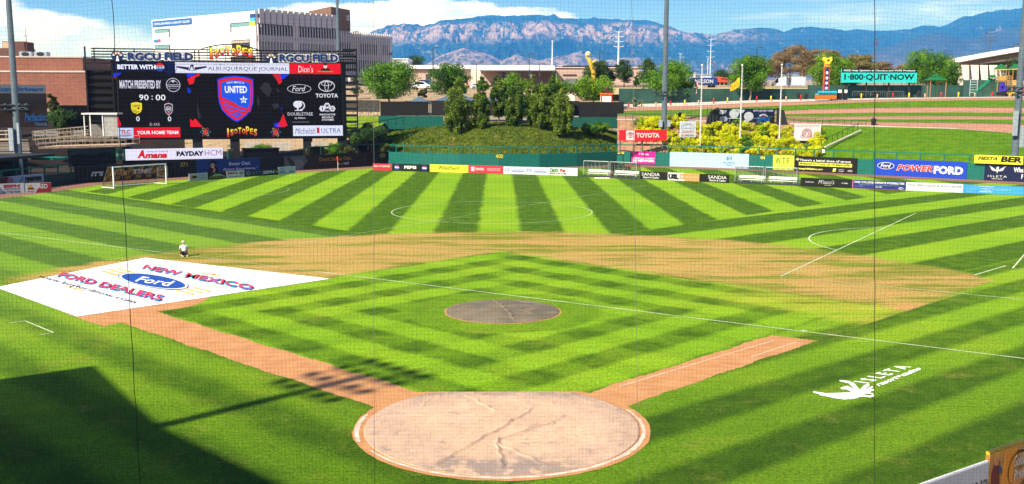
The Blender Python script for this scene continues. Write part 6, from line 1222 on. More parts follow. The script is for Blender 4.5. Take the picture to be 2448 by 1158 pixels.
# big turquoise sign
f, T = panel('billboard', 'wide turquoise and black billboard with a quit smoking telephone number', 'billboard', Plane(pt(2010, 180, 204)[:2], pt(2190, 180, 204)[:2]), 2011, 165, 2189, 198, '1f8f88', t=.5, off=0, mt=mat('22b0a8', .5, .04))
f.Rr(0, 1, .72, 1, '16191a', 'printed_panel'); f.T('FREE Help Quitting all Nicotine and VAPE Products', .025, .975, .78, .94, 'e8eaea', .03); f.T('1\u00b7800\u00b7QUIT\u00b7NOW', .035, .965, .12, .62, '10282c', .035)
for q in (.08, .35, .65, .92): MB().box(q*f.w-.12, q*f.w+.12, .1, .4, -3.2, 0).build('post', DARKM, T)
for q in (.2, .5, .8): MB().box(q*f.w-.02, q*f.w+.02, -1.2, -.4, -.35, -.3).box(q*f.w-.15, q*f.w+.15, -1.3, -1.1, -.38, -.28).build('floodlight', mat('9a9ea2'), T)
# gazebo
def roof4(T, w, z0, z1, m, name='roof', top=.0, cx=0, cy=0): MB().add([(cx-w, cy-w, z0), (cx+w, cy-w, z0), (cx+w, cy+w, z0), (cx-w, cy+w, z0), (cx-top, cy-top, z1), (cx+top, cy-top, z1), (cx+top, cy+top, z1), (cx-top, cy+top, z1)], [(0, 1, 5, 4), (1, 2, 6, 5), (2, 3, 7, 6), (3, 0, 4, 7), (4, 5, 6, 7), (3, 2, 1, 0)]).build(name, m, T)
GR = mat('176232', .5, .08); TANP = mat('96683f', .6, .08); s_ = 196/FPX
T = thing('gazebo', 'green roofed gazebo on tan posts standing on the plaza', 'gazebo', tuple(pt(2234, 233, 197)))
roof4(T, 22*s_, 40*s_, 49*s_, GR, top=.5); roof4(T, 10*s_*.8, 50*s_, 55*s_, GR, 'cupola_roof', top=.1); MB().box(-.45, .45, -.45, .45, 48*s_, 50.5*s_).build('cupola', mat('b8946c'), T)
for x_, y_ in ((-1.5, -1.4), (1.5, -1.4), (-.9, 1.4), (1.1, 1.4)): MB().cyl(x_, y_, -.1, 40*s_, .09, n=8).build('post', TANP, T)
# playground, its tans darkened to carry the tree shade
T = thing('playground', 'wooden play structure with two green pyramid roofs, a green slide and purple panels', 'playground', tuple(pt(2400, 230, 196))); o_ = (2400, 230)
X = lambda px: (px-2400)*s_; Z = lambda py: (230-py)*s_
for cx2, pr in ((2388, (155, 167)), (2422, (154, 166))): roof4(T, 12*s_, Z(pr[1]), Z(pr[0]), GR, top=.05, cx=X(cx2)); MB().box(X(cx2)-11*s_, X(cx2)+11*s_, -11*s_, 11*s_, Z(pr[1]+2.4), Z(pr[1])-.01).build('roof_beam', mat('d8b070'), T)
for px in (2378, 2397, 2413, 2431): 
    for y_ in (-.8, .8): MB().cyl(X(px), y_, 0, Z(168), .08, n=8).build('post', TANP, T)
MB().box(X(2377), X(2398), -.9, .9, Z(197), Z(194.5)).build('deck', mat('8a6a44'), T); MB().box(X(2377), X(2398), -.95, -.88, Z(194), Z(184)).build('guard_panel', mat('a88444', .6), T); MB().box(X(2412), X(2447), -.9, .9, Z(207), Z(205)).build('deck', mat('8a6a44'), T); MB().box(X(2412), X(2447), -.95, -.88, Z(205), Z(193)).build('guard_panel', mat('b08c4c', .6), T)
for k in range(5): MB().box(X(2399), X(2411), -.85, -.8, Z(204-k*5), Z(203-k*5)).build('net_rung', mat('a8844c'), T)
for k in range(3): MB().box(X(2400.5+k*4), X(2401.3+k*4), -.86, -.82, Z(206), Z(182)).build('net_cord', mat('a8844c'), T)
for (px, py, r_) in ((2388, 204, 5.5), (2394, 212, 6), (2386, 214, 5)): MB().slab([(X(px)+r_*s_*math.cos(t)*(1.15 if k % 2 else .8), Z(py)+r_*s_*1.3*math.sin(t)*(1.1 if k % 2 else .85)) for k, t in enumerate(np.linspace(0, 2*math.pi, 11)[:-1])], -1.1, -.95).build('purple_panel', mat('3a2c94', .5), T)
MB().box(X(2376), X(2400), -1.1, -.9, Z(228), Z(221)).build('climbing_base', mat('1c1a1e'), T)
for (px, py) in ((2436, 199), (2440, 213)): MB().slab(ell(X(px), Z(py), 4*s_, 4*s_, 12), -1.05, -.96).build('play_disc', mat('c8402c' if py > 205 else 'e0c040'), T)
MB().box(X(2436), X(2452), -1.2, -.9, Z(226), Z(211)).build('red_panel', mat('b82838'), T)
sl = [(X(2373), -.4, Z(193)), (X(2360), -.5, Z(199)), (X(2348), -.6, Z(210)), (X(2338), -.7, Z(219)), (X(2328), -.8, Z(223))]
m_ = MB(); n_ = 9
for i, p in enumerate(sl):
    for k in range(n_): t = math.pi+math.pi*k/(n_-1); m_.v.append((p[0]+.1*math.cos(t), p[1]+1.1*math.cos(t), p[2]+.5+.5*math.sin(t)))
for i in range(len(sl)-1):
    for k in range(n_-1): m_.f.append((i*n_+k, i*n_+k+1, (i+1)*n_+k+1, (i+1)*n_+k)); m_.mi.append(0)
m_.build('slide', mat('126045', .4, .15), T, True); roof4(T, 7*s_, Z(187), Z(181), GR, 'slide_roof', top=.4, cx=X(2369)); MB().cyl(X(2369), 0, 0, Z(187), .07, n=6).build('post', TANP, T)
for px in (2320, 2337): 
    MB().cyl(X(px), .3, 0, Z(190), .05, n=6).build('climbing_pole', mat('a8b0b8'), T)
for k in range(6): MB().box(X(2320), X(2337), .27, .33, Z(222-k*6), Z(221-k*6)).build('climbing_bar', mat('a8b0b8'), T)
f, T = panel('play_screen', 'small yellow play table in front of the playground', 'play table', Plane(pt(2410, 230, 190)[:2], pt(2425, 230, 190)[:2]), 2408, 221, 2422, 224, 'd8b83c', t=.8, off=0)
for x_ in (.1, f.w-.1): MB().box(x_-.05, x_+.05, -.5, -.4, -.6, 0).build('leg', mat('a8844c'), T)
# arena with sloping roof
ap = Plane(pt(2270, 180, 262)[:2], pt(2470, 180, 225)[:2]); T = thing('arena_building', 'white arena with rising sloped roof on thick slanted pillars at the right', 'building', ap.at(0, 0, 12), ap.rz)
def AH(px, py): s, z = ap.hit(px, py); return s, z-12
prof = [(2266, 144), (2285, 140), (2350, 128), (2420, 116), (2520, 100)]; tp = [AH(*q) for q in prof]; bt = [AH(q[0], q[1]+11) for q in prof]
MB().slab(tp+bt[::-1], -.5, 12).build('roof_edge', mat((.70, .68, .64), .7, .05), T)
bt2 = [AH(q[0], q[1]+11.3) for q in prof]; low = [AH(2520, 152), AH(2420, 145), AH(2350, 152), AH(2290, 158)]
MB().slab([bt2[1], bt2[2], bt2[3], bt2[4]]+low[:3]+[AH(2290, 153)], .5, 14).build('soffit', mat((.11, .085, .07), .9), T)
for px in (2310, 2333, 2355, 2377, 2400): 
    a, b_ = AH(px-5, 156), AH(px+4, 156); c, d = AH(px+4, 194), AH(px-1, 194); MB().slab([a, b_, c, d], -.8, .3).build('pillar', mat((.62, .58, .53), .8, .06), T)
a, b_ = AH(2282, 155), AH(2420, 200); MB().box(a[0], b_[0], 6, 7, b_[1]-3, a[1]).build('inner_wall', mat((.09, .065, .05), .8), T); MB().box(a[0]-.2, a[0]+1.0, -.5, 7, b_[1]-3, a[1]).build('end_wall', mat((.62, .58, .53)), T)
for k in range(4): q = a[0]+3+k*4.2; MB().box(q, q+1.5, 5.9, 6, b_[1]-2, a[1]-2.5).build('doorway', mat('1c1614'), T)
# mural concession
mp_ = Plane(pt(1708, 290, 161)[:2], pt(1860, 290, 161.5)[:2])
f, T = panel('picnic_mural', 'navy mural wall with large pale balls and team lettering behind the terraces', 'mural', mp_, 1716, 260, 1850, 292, '14223c', t=.3, off=0)
f.P(ell(.07, .92, .08, .34, 18, math.pi, 2*math.pi), 'c8ccd4', 'printed_ball'); f.P(ell(.28, .62, .083, .34), 'c8ccd4', 'printed_ball'); f.P(ell(.39, .96, .08, .32, 18, math.pi, 2*math.pi), 'c8ccd4', 'printed_ball'); f.P(ell(.54, .42, .083, .34), 'c8ccd4', 'printed_ball', 2); f.P(ell(.09, .22, .08, .22), 'b4b8c4', 'printed_ball'); f.P(ell(.50, .08, .05, .09), 'c8ccd4', 'printed_ball')
for k in range(5): f.ring(.56, .45, .17+k*.035, .34+k*.07, .006, .014, '2c6ca8', 'printed_arc', 1, -.7, .7)
f.T("LET'S GO ISOTOPES", .62, .97, .78, .92, 'd4d8e0', .03); f.P([(.69, 0), (.96, 0), (.97, .36), (.68, .36)], '1f5aa0', 'printed_counter', 2); f.P(ell(.80, .38, .08, .22, 14, 0, math.pi), 'd0d4dc', 'printed_cap', 3); f.P(ell(.80, .38, .05, .14, 12, 0, math.pi), '8a3040', 'printed_cap', 4)
for k in range(4): MB().box(-2.0+k*.55, -1.95+k*.55, -1.5, -1.4, -.1, 2.3-k*.1).build('stair_rail', DARKM, T)
MB().slab([(-2.2, -.3), (0, -.3), (0, 2.0), (-.3, 2.3), (-1.6, 1.6)], -1.3, -1.2).build('stair_side', DARKM, T); MB().slab([(f.w, -.3), (f.w+1.8, -.3), (f.w+1.2, 1.8), (f.w, 2.3)], -1.3, -1.2).build('stair_side', DARKM, T)
for i, px in enumerate((1745, 1758, 1800)):
    t_ = thing('picnic_table', '%s white and dark table in front of the navy mural'%ORD[i], 'table', mp_.at(mp_.hit(px, 290)[0], 1.3, mp_.hit(px, 294)[1]), 0, 'tables in front of the mural'); MB().box(-.5, .5, -.35, .35, .7, .76).build('table_top', mat('c4c6ca'), t_)
    for x_ in (-.4, .4): MB().box(x_-.04, x_+.04, -.2, .2, 0, .7).build('leg', mat('50545a'), t_)
# standing signs on the terraces
tp_ = Plane(pt(1480, 320, 156)[:2], pt(1595, 320, 157)[:2])
f, T = panel('advertising_sign', 'long red sign with white square emblem and white lettering above the right centre corner', 'sign', tp_, 1480, 311, 1593, 336, 'd22a36', t=.3, off=0, mt=mat('e0202c', .5, .04))
f.Rr(.14, .315, .05, .95, 'ececee', 'printed_panel'); f.ring(.228, .52, .065, .26, .008, .04, 'c83c44', lay=2); f.ring(.228, .60, .045, .12, .008, .04, 'c83c44', lay=3); f.ring(.228, .52, .018, .24, .007, .04, 'c83c44', lay=4); f.T('TOYOTA', .35, .84, .27, .72, 'f0f0f0', .04)
for q in (.03, .5, .93): MB().cyl(q*f.w, .2, -2.0, .3, .10, n=8).build('post', GALV, T)
sp_ = Plane(pt(1620, 310, 157)[:2], pt(1670, 310, 157)[:2])
f, T = panel('advertising_sign', 'square white sign with an arched bridge drawing among the yellow shrubs', 'sign', sp_, 1625, 290.5, 1662.5, 328.5, 'd4d8e2', t=.15, off=0)
f.ring(.5, .63, .42, .25, .02, .02, '3a6ea0'); f.ring(.5, .60, .30, .20, .02, .03, '2c5a8c', lay=2, a0=.2, a1=2.94); f.Rr(.22, .78, .56, .585, '2a3a4c', 'printed_bar', 2); f.T('ALAMO', .14, .86, .30, .42, 'd44a3c', -.01); f.Rr(.1, .9, .26, .28, 'd44a3c', 'printed_bar'); f.Rr(.1, .46, .06, .17, 'b03440', 'printed_bar'); f.Rr(.46, .88, .06, .17, '282c34', 'printed_bar'); f.T('SPORTS', .12, .44, .08, .15, 'eeeeee', .02, lay=3); f.T('EVENTS', .5, .86, .08, .15, 'eeeeee', .02, lay=3)
for q in (.12, .88): MB().cyl(q*f.w, .12, -.9, f.h, .07, n=6).build('post', GALV, T)
f, T = panel('advertising_sign', 'square white sign with red rainbow arcs among the shrubs near the berm', 'sign', Plane(pt(1895, 320, 153)[:2], pt(1965, 320, 152)[:2]), 1899, 296, 1961, 337, 'd9d7dc', t=.15, off=0)
f.T("A PLACE YOU CAN'T MISS", .05, .95, .80, .94, 'b08a90', -.005)
for k in range(3): f.ring(.49, .42, .19-k*.055, .30-k*.085, .03, .045, 'a8505c', lay=1, a0=-.7, a1=math.pi+.7)
f.T('CALIBERS', .24, .76, .18, .32, 'a05a54', 0, lay=3); f.Rr(.35, .65, .10, .13, 'c8a8a8', 'printed_bar')
for q in (.12, .88): MB().cyl(q*f.w, .12, -.9, f.h, .07, n=6).build('post', GALV, T)
# flagpoles
def flagpole(label, px, D, ytop, ybase):
    p = pt(px, ybase, D); T = thing('flagpole', label, 'flagpole', tuple(p), 0); H_ = zat(ytop, D)-p[2]; MB().tube([(0, 0, 0), (0, 0, H_)], .10, 10, .055).build('pole', mat((.48, .47, .47), .4, metal=.2), T, True); MB().lathe([(0, H_), (.13, H_+.06), (.16, H_+.17), (.1, H_+.28), (0, H_+.32)], 10).build('finial', mat('d8d8dc', .3), T, True)
    MB().cyl(0, 0, 0, .5, .22, .16, 10).build('base', GALV, T); MB().tube([(.12, -.1, 1.0), (.1, -.1, H_-.2)], .012, 3).build('halyard', mat('b8b8b8'), T); return p, H_
p1, H1 = flagpole('left white flagpole flying the national flag', 1673, 156, 158, 358); p2_, H2 = flagpole('middle white flagpole with the yellow flag', 1768, 155.5, 158, 358); p3_, H3 = flagpole('right white flagpole with a dark flag', 1862, 155, 157, 348)
def flag(name, label, p, H_, quad, D, colfn, mats, nx=22, ny=13, wv=.22):
    """quad: pixel corners hoist-top, hoist-bottom, fly-bottom, fly-top"""
    Q = [pt(x, y, D)-p for x, y in quad]; T = thing(name, label, 'flag', tuple(p)); m = MB()
    for j in range(ny+1):
        for i in range(nx+1): 
            a, b_ = i/nx, j/ny; q = (Q[0]*(1-a)+Q[3]*a)*(1-b_)+(Q[1]*(1-a)+Q[2]*a)*b_; q = q+np.array([0, wv*math.sin(a*9+b_*4)*min(1, a*4), .05*math.sin(a*7)]); m.v.append(tuple(q))
    for j in range(ny):
        for i in range(nx): m.f.append((j*(nx+1)+i, j*(nx+1)+i+1, (j+1)*(nx+1)+i+1, (j+1)*(nx+1)+i)); m.mi.append(colfn(i/nx, j/ny, i, j))
    m.build('cloth', mats, T, True); MB().box(-.02, .16, -.02, .02, -.04, .04).build('clip', GALV, T).location = (0, 0, float(Q[0][2])); return T
flag('flag', 'national flag with red and white stripes hanging limp on the left pole', p1, H1, [(1672, 181), (1672, 203), (1663, 228), (1665, 200)], 156, lambda a, b_, i, j: 2 if (a < .4 and b_ < .54) else (0 if j % 2 == 0 else 1), [mat('9c2834'), mat('d8d4d4'), mat('22305c')], wv=.3)
flag('flag', 'yellow state flag drooping from the middle pole', p2_, H2, [(1768, 185), (1768, 209), (1745, 219), (1748, 203)], 155.5, lambda a, b_, i, j: 1 if ((a-.5)**2/.01+(b_-.5)**2/.012 < 1) else 0, [mat('e0a81c', .6, .08), mat('c06a1c')], wv=.15)
flag('flag', 'black flag with a white mark on the right pole', p3_, H3, [(1861, 184), (1861, 198), (1843, 207), (1847, 199)], 155, lambda a, b_, i, j: 1 if ((a-.55)**2/.02+(b_-.5)**2/.03 < 1) else 0, [mat('17181c'), mat('b4b8bc')], wv=.12)
# bollards along the plaza
rowb = lambda px: np.interp(px, [1503, 1603, 1706, 1809, 1914, 2023, 2135, 2372, 2450], [258, 253.5, 248, 243, 240, 237.5, 235, 232.5, 232]); Db = lambda px: np.interp(px, [1503, 1900, 2450], [198, 197, 194])
for colname, hexc, pxs, hh in (('red', 'b4202c', (1503, 1603, 1706, 1809, 1914, 2023, 2135, 2250, 2372), 11), ('yellow', 'd8c028', (1534, 1637, 1739, 1843, 1950, 2059, 2173, 2291, 2414), 11), ('tan', 'c09878', (1568, 1670, 1770, 1879, 1987, 2097, 2211, 2330), 9)):
    proto = None
    for i, px in enumerate(pxs):
        p = pt(px, rowb(px), Db(px)); lb = '%s %s bollard from the left on the edge of the plaza'%(ORD[i], colname); h = hh*.082
        if proto is None:
            proto = thing('bollard', lb, 'bollard', tuple(p), 0, colname+' bollards along the plaza'); MB().lathe([(.0, 0), (.14, 0), (.14, h*1.0), (.11, h*1.1), (0, h*1.13)], 12).build('post', mat(hexc, .5, .1), proto, True); MB().lathe([(.19, -.05), (.19, .06), (.14, .08)], 12).build('foot', mat('8a8480'), proto)
        else: instance(proto, tuple(p), label=lb)
# trash cans
def bin_(label, px, py, D): 
    T = thing('trash_can', label, 'trash can', tuple(pt(px, py, D)), 0); MB().lathe([(.0, 0), (.34, 0), (.38, .95), (.42, .97), (.42, 1.04), (.0, 1.08)], 14).build('body', mat('34363a', .6), T, True); MB().lathe([(.16, 1.08), (.2, 1.2), (0, 1.24)], 10).build('lid', mat('26282c', .6), T)
for a in (('dark trash can by the lower path left of the bridge drawing sign', 1626, 287, 163), ('dark trash can on the brick path beneath the turquoise sign', 2088, 300, 160), ('dark trash can at the right end of the navy mural', 1845, 295, 158), ('dark trash can beside the totem on the plaza', 1926, 238, 196), ('dark trash can under the gazebo', 2197, 232, 197), ('dark trash can left of the totem by the fence', 1909, 236, 202)): bin_(*a)
# metal crowd barriers on the plaza
for i, (a, b_) in enumerate(((2038, 2080), (2082, 2118), (2122, 2160))):
    p = pt(a, 231, 200); w = (b_-a)*200/FPX; T = thing('crowd_barrier', '%s low metal barrier under the turquoise sign'%ORD[i], 'barrier', tuple(p), 0, 'metal barriers on the plaza'); MB().tube([(0, 0, 0), (0, 0, .95), (.1, 0, 1.0), (w-.1, 0, 1.0), (w, 0, .95), (w, 0, 0)], .03, 5).build('frame', mat('70746f', .5), T)
    for k in range(1, 8): MB().tube([(w*k/8, 0, .15), (w*k/8, 0, 1.0)], .012, 3).build('bar', mat('9aa09c', .4), T)
# dark path railing along the lower path
for (x0, x1, lb) in ((1495, 1705, 'thin dark railing along the lower path left of the mural'), (1862, 2070, 'thin dark railing along the lower path right of the mural')):
    q = [pt(x, np.interp(x, [1490, 1700, 1900, 2060], [288, 293, 298, 304]), 162.5-max(0, (x-1800)*.01)) for x in np.linspace(x0, x1, 13)]; T = thing('path_railing', lb, 'railing', tuple(q[0]))
    for zz_ in (1.05, .55): MB().tube([tuple(a-q[0]+np.array([0, 0, zz_])) for a in q], .025, 4).build('rail', DARKM, T)
    for a in q: MB().tube([tuple(a-q[0]), tuple(a-q[0]+np.array([0, 0, 1.08]))], .03, 4).build('post', DARKM, T)
# stair with dark rail down the edge of the terraces
sa_, sb2 = pt(2058, 312, 155), pt(1972, 352, 147.5); T = thing('terrace_kerb', 'pale sloping kerb with dark handrail between the shrubs and the grass berm', 'kerb', tuple(sb2)); e3 = sa_-sb2
MB().tube([(0, 0, 0), tuple(e3)], .14, 6).build('kerb', CONC, T)
MB().tube([(-.5, 0, 1.0), tuple(e3+np.array([-.5, 0, 1.0]))], .04, 5).build('handrail', DARKM, T)
for k in range(8): q = e3*k/7; MB().tube([(q[0]-.5, q[1], q[2]), (q[0]-.5, q[1], q[2]+1.0)], .035, 4).build('rail_post', DARKM, T)

#@@PITCHSIDE
# ------------------------------------------------------------------ goal
gc_ = PW(-HL, 0); gang = math.atan2(td.y, td.x)
T = thing('soccer_goal', 'white soccer goal with black and yellow checked net in front of the left field wall', 'soccer goal', (gc_[0], gc_[1], 0), gang)
WP = mat((.78, .78, .78), .4, .03)
for s_ in (-1, 1):
    MB().box(-.06, .06, s_*3.66-.06, s_*3.66+.06, 0, 2.44).build('goal_post', WP, T); MB().tube([(0, s_*3.66, .05), (-2.2, s_*3.66, .05)], .05, 6).build('ground_bar', WP, T); MB().tube([(0, s_*3.66, 2.44), (-.9, s_*3.66, 2.42), (-2.2, s_*3.66, .05)], .03, 5).build('net_stay', GALV, T)
MB().box(-.06, .06, -3.72, 3.72, 2.38, 2.50).build('crossbar', WP, T); MB().tube([(-2.2, -3.66, .05), (-2.2, 3.66, .05)], .05, 6).build('ground_bar', WP, T)
def net_sheet(P, nu, nv, r=.008):
    m = [MB(), MB()]
    for i in range(nu+1):
        for j in range(nv): k = ((i//5)+(j//5)) % 2; m[k].tube([P(i/nu, j/nv), P(i/nu, (j+1)/nv)], r, 3, cap=False)
    for j in range(nv+1):
        for i in range(nu): k = ((i//5)+(j//5)) % 2; m[k].tube([P(i/nu, j/nv), P((i+1)/nu, j/nv)], r, 3, cap=False)
    return m
YN, BN = mat('7a5a20', .7, .05), mat('18181a', .7, .05)
def add_net(P, nu, nv):
    a, b_ = net_sheet(P, nu, nv); a.build('net', YN, T); b_.build('net', BN, T)
add_net(lambda u, v: (-.9-1.3*v-.10*math.sin(math.pi*v), -3.66+7.32*u, 2.42-2.37*v), 50, 20); add_net(lambda u, v: (-.9*v, -3.66+7.32*u, 2.46-.03*math.sin(u*20)), 50, 7)
for s_ in (-1, 1): add_net(lambda u, v: (-u*(.9+1.3*v), s_*3.66, 2.42-2.37*v), 12, 20)
T = thing('corner_flag', 'small red corner flag on a white stick in front of the left centre wall', 'corner flag', (*G(808, 408)[:2], 0)); MB().cyl(0, 0, 0, 1.3, .03, n=6).build('stick', WP, T); MB().slab([(0, 1.3), (.0, 2.1), (-.16, 1.9), (-.1, 1.35)], -.01, .01).build('flag', mat('c83c34'), T)

# team benches
def team_bench(label, x0, x1, ybase0, ybase1):
    a = Vector(G(x0, ybase0)[:2]); b_ = Vector(G(x1, ybase1)[:2]); w = (b_-a).length; T = thing('team_bench', label, 'bench shelter', (a.x, a.y, 0), math.atan2(b_.y-a.y, b_.x-a.x), 'clear curved team bench shelters')
    AL = mat((.34, .35, .37), .4, .05, metal=.3); PLX = bpy.data.materials.get('plexi') 
    if PLX is None:
        PLX = bpy.data.materials.new('plexi'); PLX.use_nodes = True; b2 = PLX.node_tree.nodes['Principled BSDF']; b2.inputs['Base Color'].default_value = (.10, .13, .13, 1); b2.inputs['Roughness'].default_value = .12; b2.inputs['Alpha'].default_value = .38
    prof = [(0, 2.1), (.35, 2.12), (.8, 1.98), (1.15, 1.65), (1.32, 1.2), (1.36, .0)]
    for s_ in (0, w): 
        MB().tube([(s_, 0, 0), (s_, 0, 2.1)], .035, 6).build('front_post', AL, T); MB().tube([(s_, 0, .04), (s_, 1.36, .04)], .035, 5).build('base_rail', AL, T)
        MB().add([(s_, 0, 0)]+[(s_, y, z) for y, z in prof], [tuple(range(7))]).build('side_panel', PLX, T)
    for k in range(7): MB().tube([(w*k/6, y, z) for y, z in prof], .025, 5).build('rib', AL, T)
    MB().tube([(0, 0, 2.1), (w, 0, 2.1)], .045, 6).build('front_rail', AL, T); MB().tube([(0, 1.36, .04), (w, 1.36, .04)], .035, 5).build('back_rail', AL, T)
    vs = [(x, y, z) for x in (0, w) for y, z in prof]; n = len(prof); MB().add(vs, [(k, k+1, n+k+1, n+k) for k in range(n-1)]).build('canopy', PLX, T)
    MB().box(.15, w-.15, .75, 1.1, .42, .47).build('seat', mat((.72, .73, .72), .4), T); MB().box(.15, w-.15, 1.1, 1.14, .62, .92).build('backrest', mat((.76, .77, .76), .4), T)
    for x_ in (.5, w/2, w-.5): MB().box(x_-.04, x_+.04, .8, 1.1, .0, .42).build('leg', AL, T)
    MB().box(-.1, w+.1, -.15, -.07, 0, .22).build('ground_board', mat('2c2f33', .7), T)
team_bench('team bench shelter nearest the pet shop board', 1395, 1454, 422.5, 425); team_bench('team bench shelter left of the first casino resort board, with the mower behind it', 1458, 1521, 425.5, 428.5)
team_bench('team bench shelter right of the second casino resort board', 1757, 1825, 438, 441); team_bench('team bench shelter in front of the lime and black wall signs', 1829, 1904, 441.5, 444.5)
for x0, x1, y0, y1, lb in ((1529, 1745, 431.5, 439, 'dark edging board behind the black resort boards'),):
    pass
# mower behind the benches
T = thing('ride_on_mower', 'dark ride on mower with roll bars behind the team benches', 'mower', (*G(1478, 409)[:2], 0), R(-10)); MB().box(-1.0, .9, -.6, .6, .4, .9).build('body', mat('1c1c20', .5), T); MB().box(.9, 1.9, -.5, .5, .4, 1.0).build('hood', mat('8c4a34', .5), T); MB().box(-.6, .1, -.35, .35, .9, 1.05).build('seat', mat('101012'), T); MB().box(-.65, -.5, -.35, .35, 1.0, 1.6).build('seat_back', mat('101012'), T)
for x_ in (-.9, .7): 
    for y_ in (-.5, .5): MB().tube([(x_, y_, .8), (x_*.9, y_, 2.35)], .04, 5).build('roll_bar', mat('16262a'), T)
MB().box(-1.0, .8, -.6, .6, 2.33, 2.40).build('canopy', mat('16262a'), T)
for x_, r_ in ((-.8, .5), (1.4, .38)):
    for y_ in (-.65, .55): o = MB().slab(ell(0, 0, r_, r_, 14), 0, .2).build('wheel', mat('0e0e10', .8), T); o.location = (x_, y_, r_)
T = thing('white_bags', 'low pile of white bags lying on the grass in front of the benches', 'bags', (*G(1425, 427.5)[:2], 0), R(-8)); 
for k in range(6): o = MB().lathe([(0, 0), (.17, .02), (.2, .1), (.12, .2), (0, .22)], 8).build('bag', mat('d4d4d0', .7), T, True); o.location = (k*.33, rnd.uniform(-.1, .1), 0); o.scale = (1.1, .8, .8)
T = thing('water_cooler', 'small red brown cooler at the side of the second team bench', 'cooler', (*G(1462, 424)[:2], 0), 0); MB().lathe([(0, 0), (.2, 0), (.22, .55), (.16, .6), (0, .62)], 12).build('body', mat('a85030', .5), T, True); MB().lathe([(0, .62), (.1, .62), (.08, .7), (0, .7)], 8).build('lid', mat('d8d8d8'), T)

# ------------------------------------------------------------------ kneeling person
P0 = G(441, 613.5)
def skin(name, joints, edges, m, parent, root=0, sub=1):
    me = bpy.data.meshes.new(name); me.from_pydata([j[0] for j in joints], edges, []); o = link(name, me, None, parent); md_ = o.modifiers.new('skin', 'SKIN')
    for i, j in enumerate(joints): r = j[1]; me.skin_vertices[0].data[i].radius = (r, r) if not isinstance(r, tuple) else r
    me.skin_vertices[0].data[root].use_root = True
    md_.use_smooth_shade = True; s_ = o.modifiers.new('sub', 'SUBSURF'); s_.levels = s_.render_levels = sub; me.materials.append(m); return o
T = thing('person', 'person in white shirt and dark shorts kneeling on the grass beside the white tarp', 'person', (P0[0], P0[1], 0), R(28)); SK = mat((.50, .30, .21), .6, .05)
# local axes: +y faces away from the stands; the person sits back on the heels, bent over the work in front
J = [((0, -.05, .30), .13), ((0, -.02, .46), .14), ((0, .05, .62), .16), ((0, .12, .76), .11), ((.0, .17, .84), .055), ((.0, .24, .92), .085), ((.0, .26, 1.0), .085),
     ((-.19, .12, .72), .06), ((-.30, .17, .50), .045), ((-.20, .40, .33), .035), ((-.16, .47, .28), .03), ((.19, .12, .72), .06), ((.28, .20, .50), .045), ((.14, .42, .32), .035), ((.10, .49, .27), .03),
     ((-.11, -.02, .26), .10), ((-.20, .38, .16), .085), ((-.16, .02, .08), .06), ((-.15, -.28, .06), .045), ((-.15, -.33, .03), .035), ((.11, -.02, .26), .10), ((.20, .36, .16), .085), ((.16, .0, .08), .06), ((.15, -.30, .06), .045), ((.15, -.35, .03), .035)]
Eg = [(0, 1), (1, 2), (2, 3), (3, 4), (4, 5), (5, 6), (3, 7), (7, 8), (8, 9), (9, 10), (3, 11), (11, 12), (12, 13), (13, 14), (0, 15), (15, 16), (16, 17), (17, 18), (18, 19), (0, 20), (20, 21), (21, 22), (22, 23), (23, 24)]
skin('body', J, Eg, SK, T)
skin('shirt', [((0, -.05, .34), .155), ((0, -.02, .46), .17), ((0, .05, .62), .19), ((0, .12, .76), .14), ((-.19, .12, .72), .09), ((-.27, .15, .58), .075), ((.19, .12, .72), .09), ((.26, .17, .58), .075)], [(0, 1), (1, 2), (2, 3), (3, 4), (4, 5), (3, 6), (6, 7)], mat((.72, .73, .76), .8, .05), T)
skin('shorts', [((0, -.06, .28), .16), ((-.12, -.02, .26), .13), ((-.20, .34, .17), .105), ((.12, -.02, .26), .13), ((.20, .32, .17), .105)], [(0, 1), (1, 2), (0, 3), (3, 4)], mat((.02, .02, .025), .8), T)
skin('shoe', [((-.15, -.26, .05), .055), ((-.15, -.38, .05), .05)], [(0, 1)], mat((.6, .58, .55)), T); skin('shoe', [((.15, -.28, .05), .055), ((.15, -.40, .05), .05)], [(0, 1)], mat((.6, .58, .55)), T)
T.scale = (.92, .92, .92); o = MB().lathe([(0, .12), (.06, .115), (.10, .07), (.108, 0), (.10, -.01)], 14).build('cap', mat((.72, .55, .50), .8), T, True); o.location = (0, .255, .97); o.rotation_euler = (R(-15), 0, 0)
MB().box(-.06, .06, .34, .46, .93, .95).build('cap_brim', mat((.72, .55, .50), .8), T)
def ico(n, c, r, m, sc=(1, 1, 1)): o = MB().lathe([(0, -r), (r*.7, -r*.7), (r, 0), (r*.7, r*.7), (0, r)], 10).build(n, m, T, True); o.location = c; o.scale = sc
for s_ in (-1, 1): ico('ear', (s_*.088, .25, .95), .025, SK, (.5, 1, 1.2)); ico('eye', (s_*.03, .33, .94), .012, mat('1a1412'))
ico('nose', (0, .345, .915), .016, SK, (.8, 1.2, 1.2)); ico('hair', (0, .20, .93), .082, mat((.10, .06, .04)), (1, .8, .9))

# ------------------------------------------------------------------ corner of the near wall, bottom right
nw = Plane(G(2200, 1180, .0)[:2], G(2448, 1062, 0)[:2])
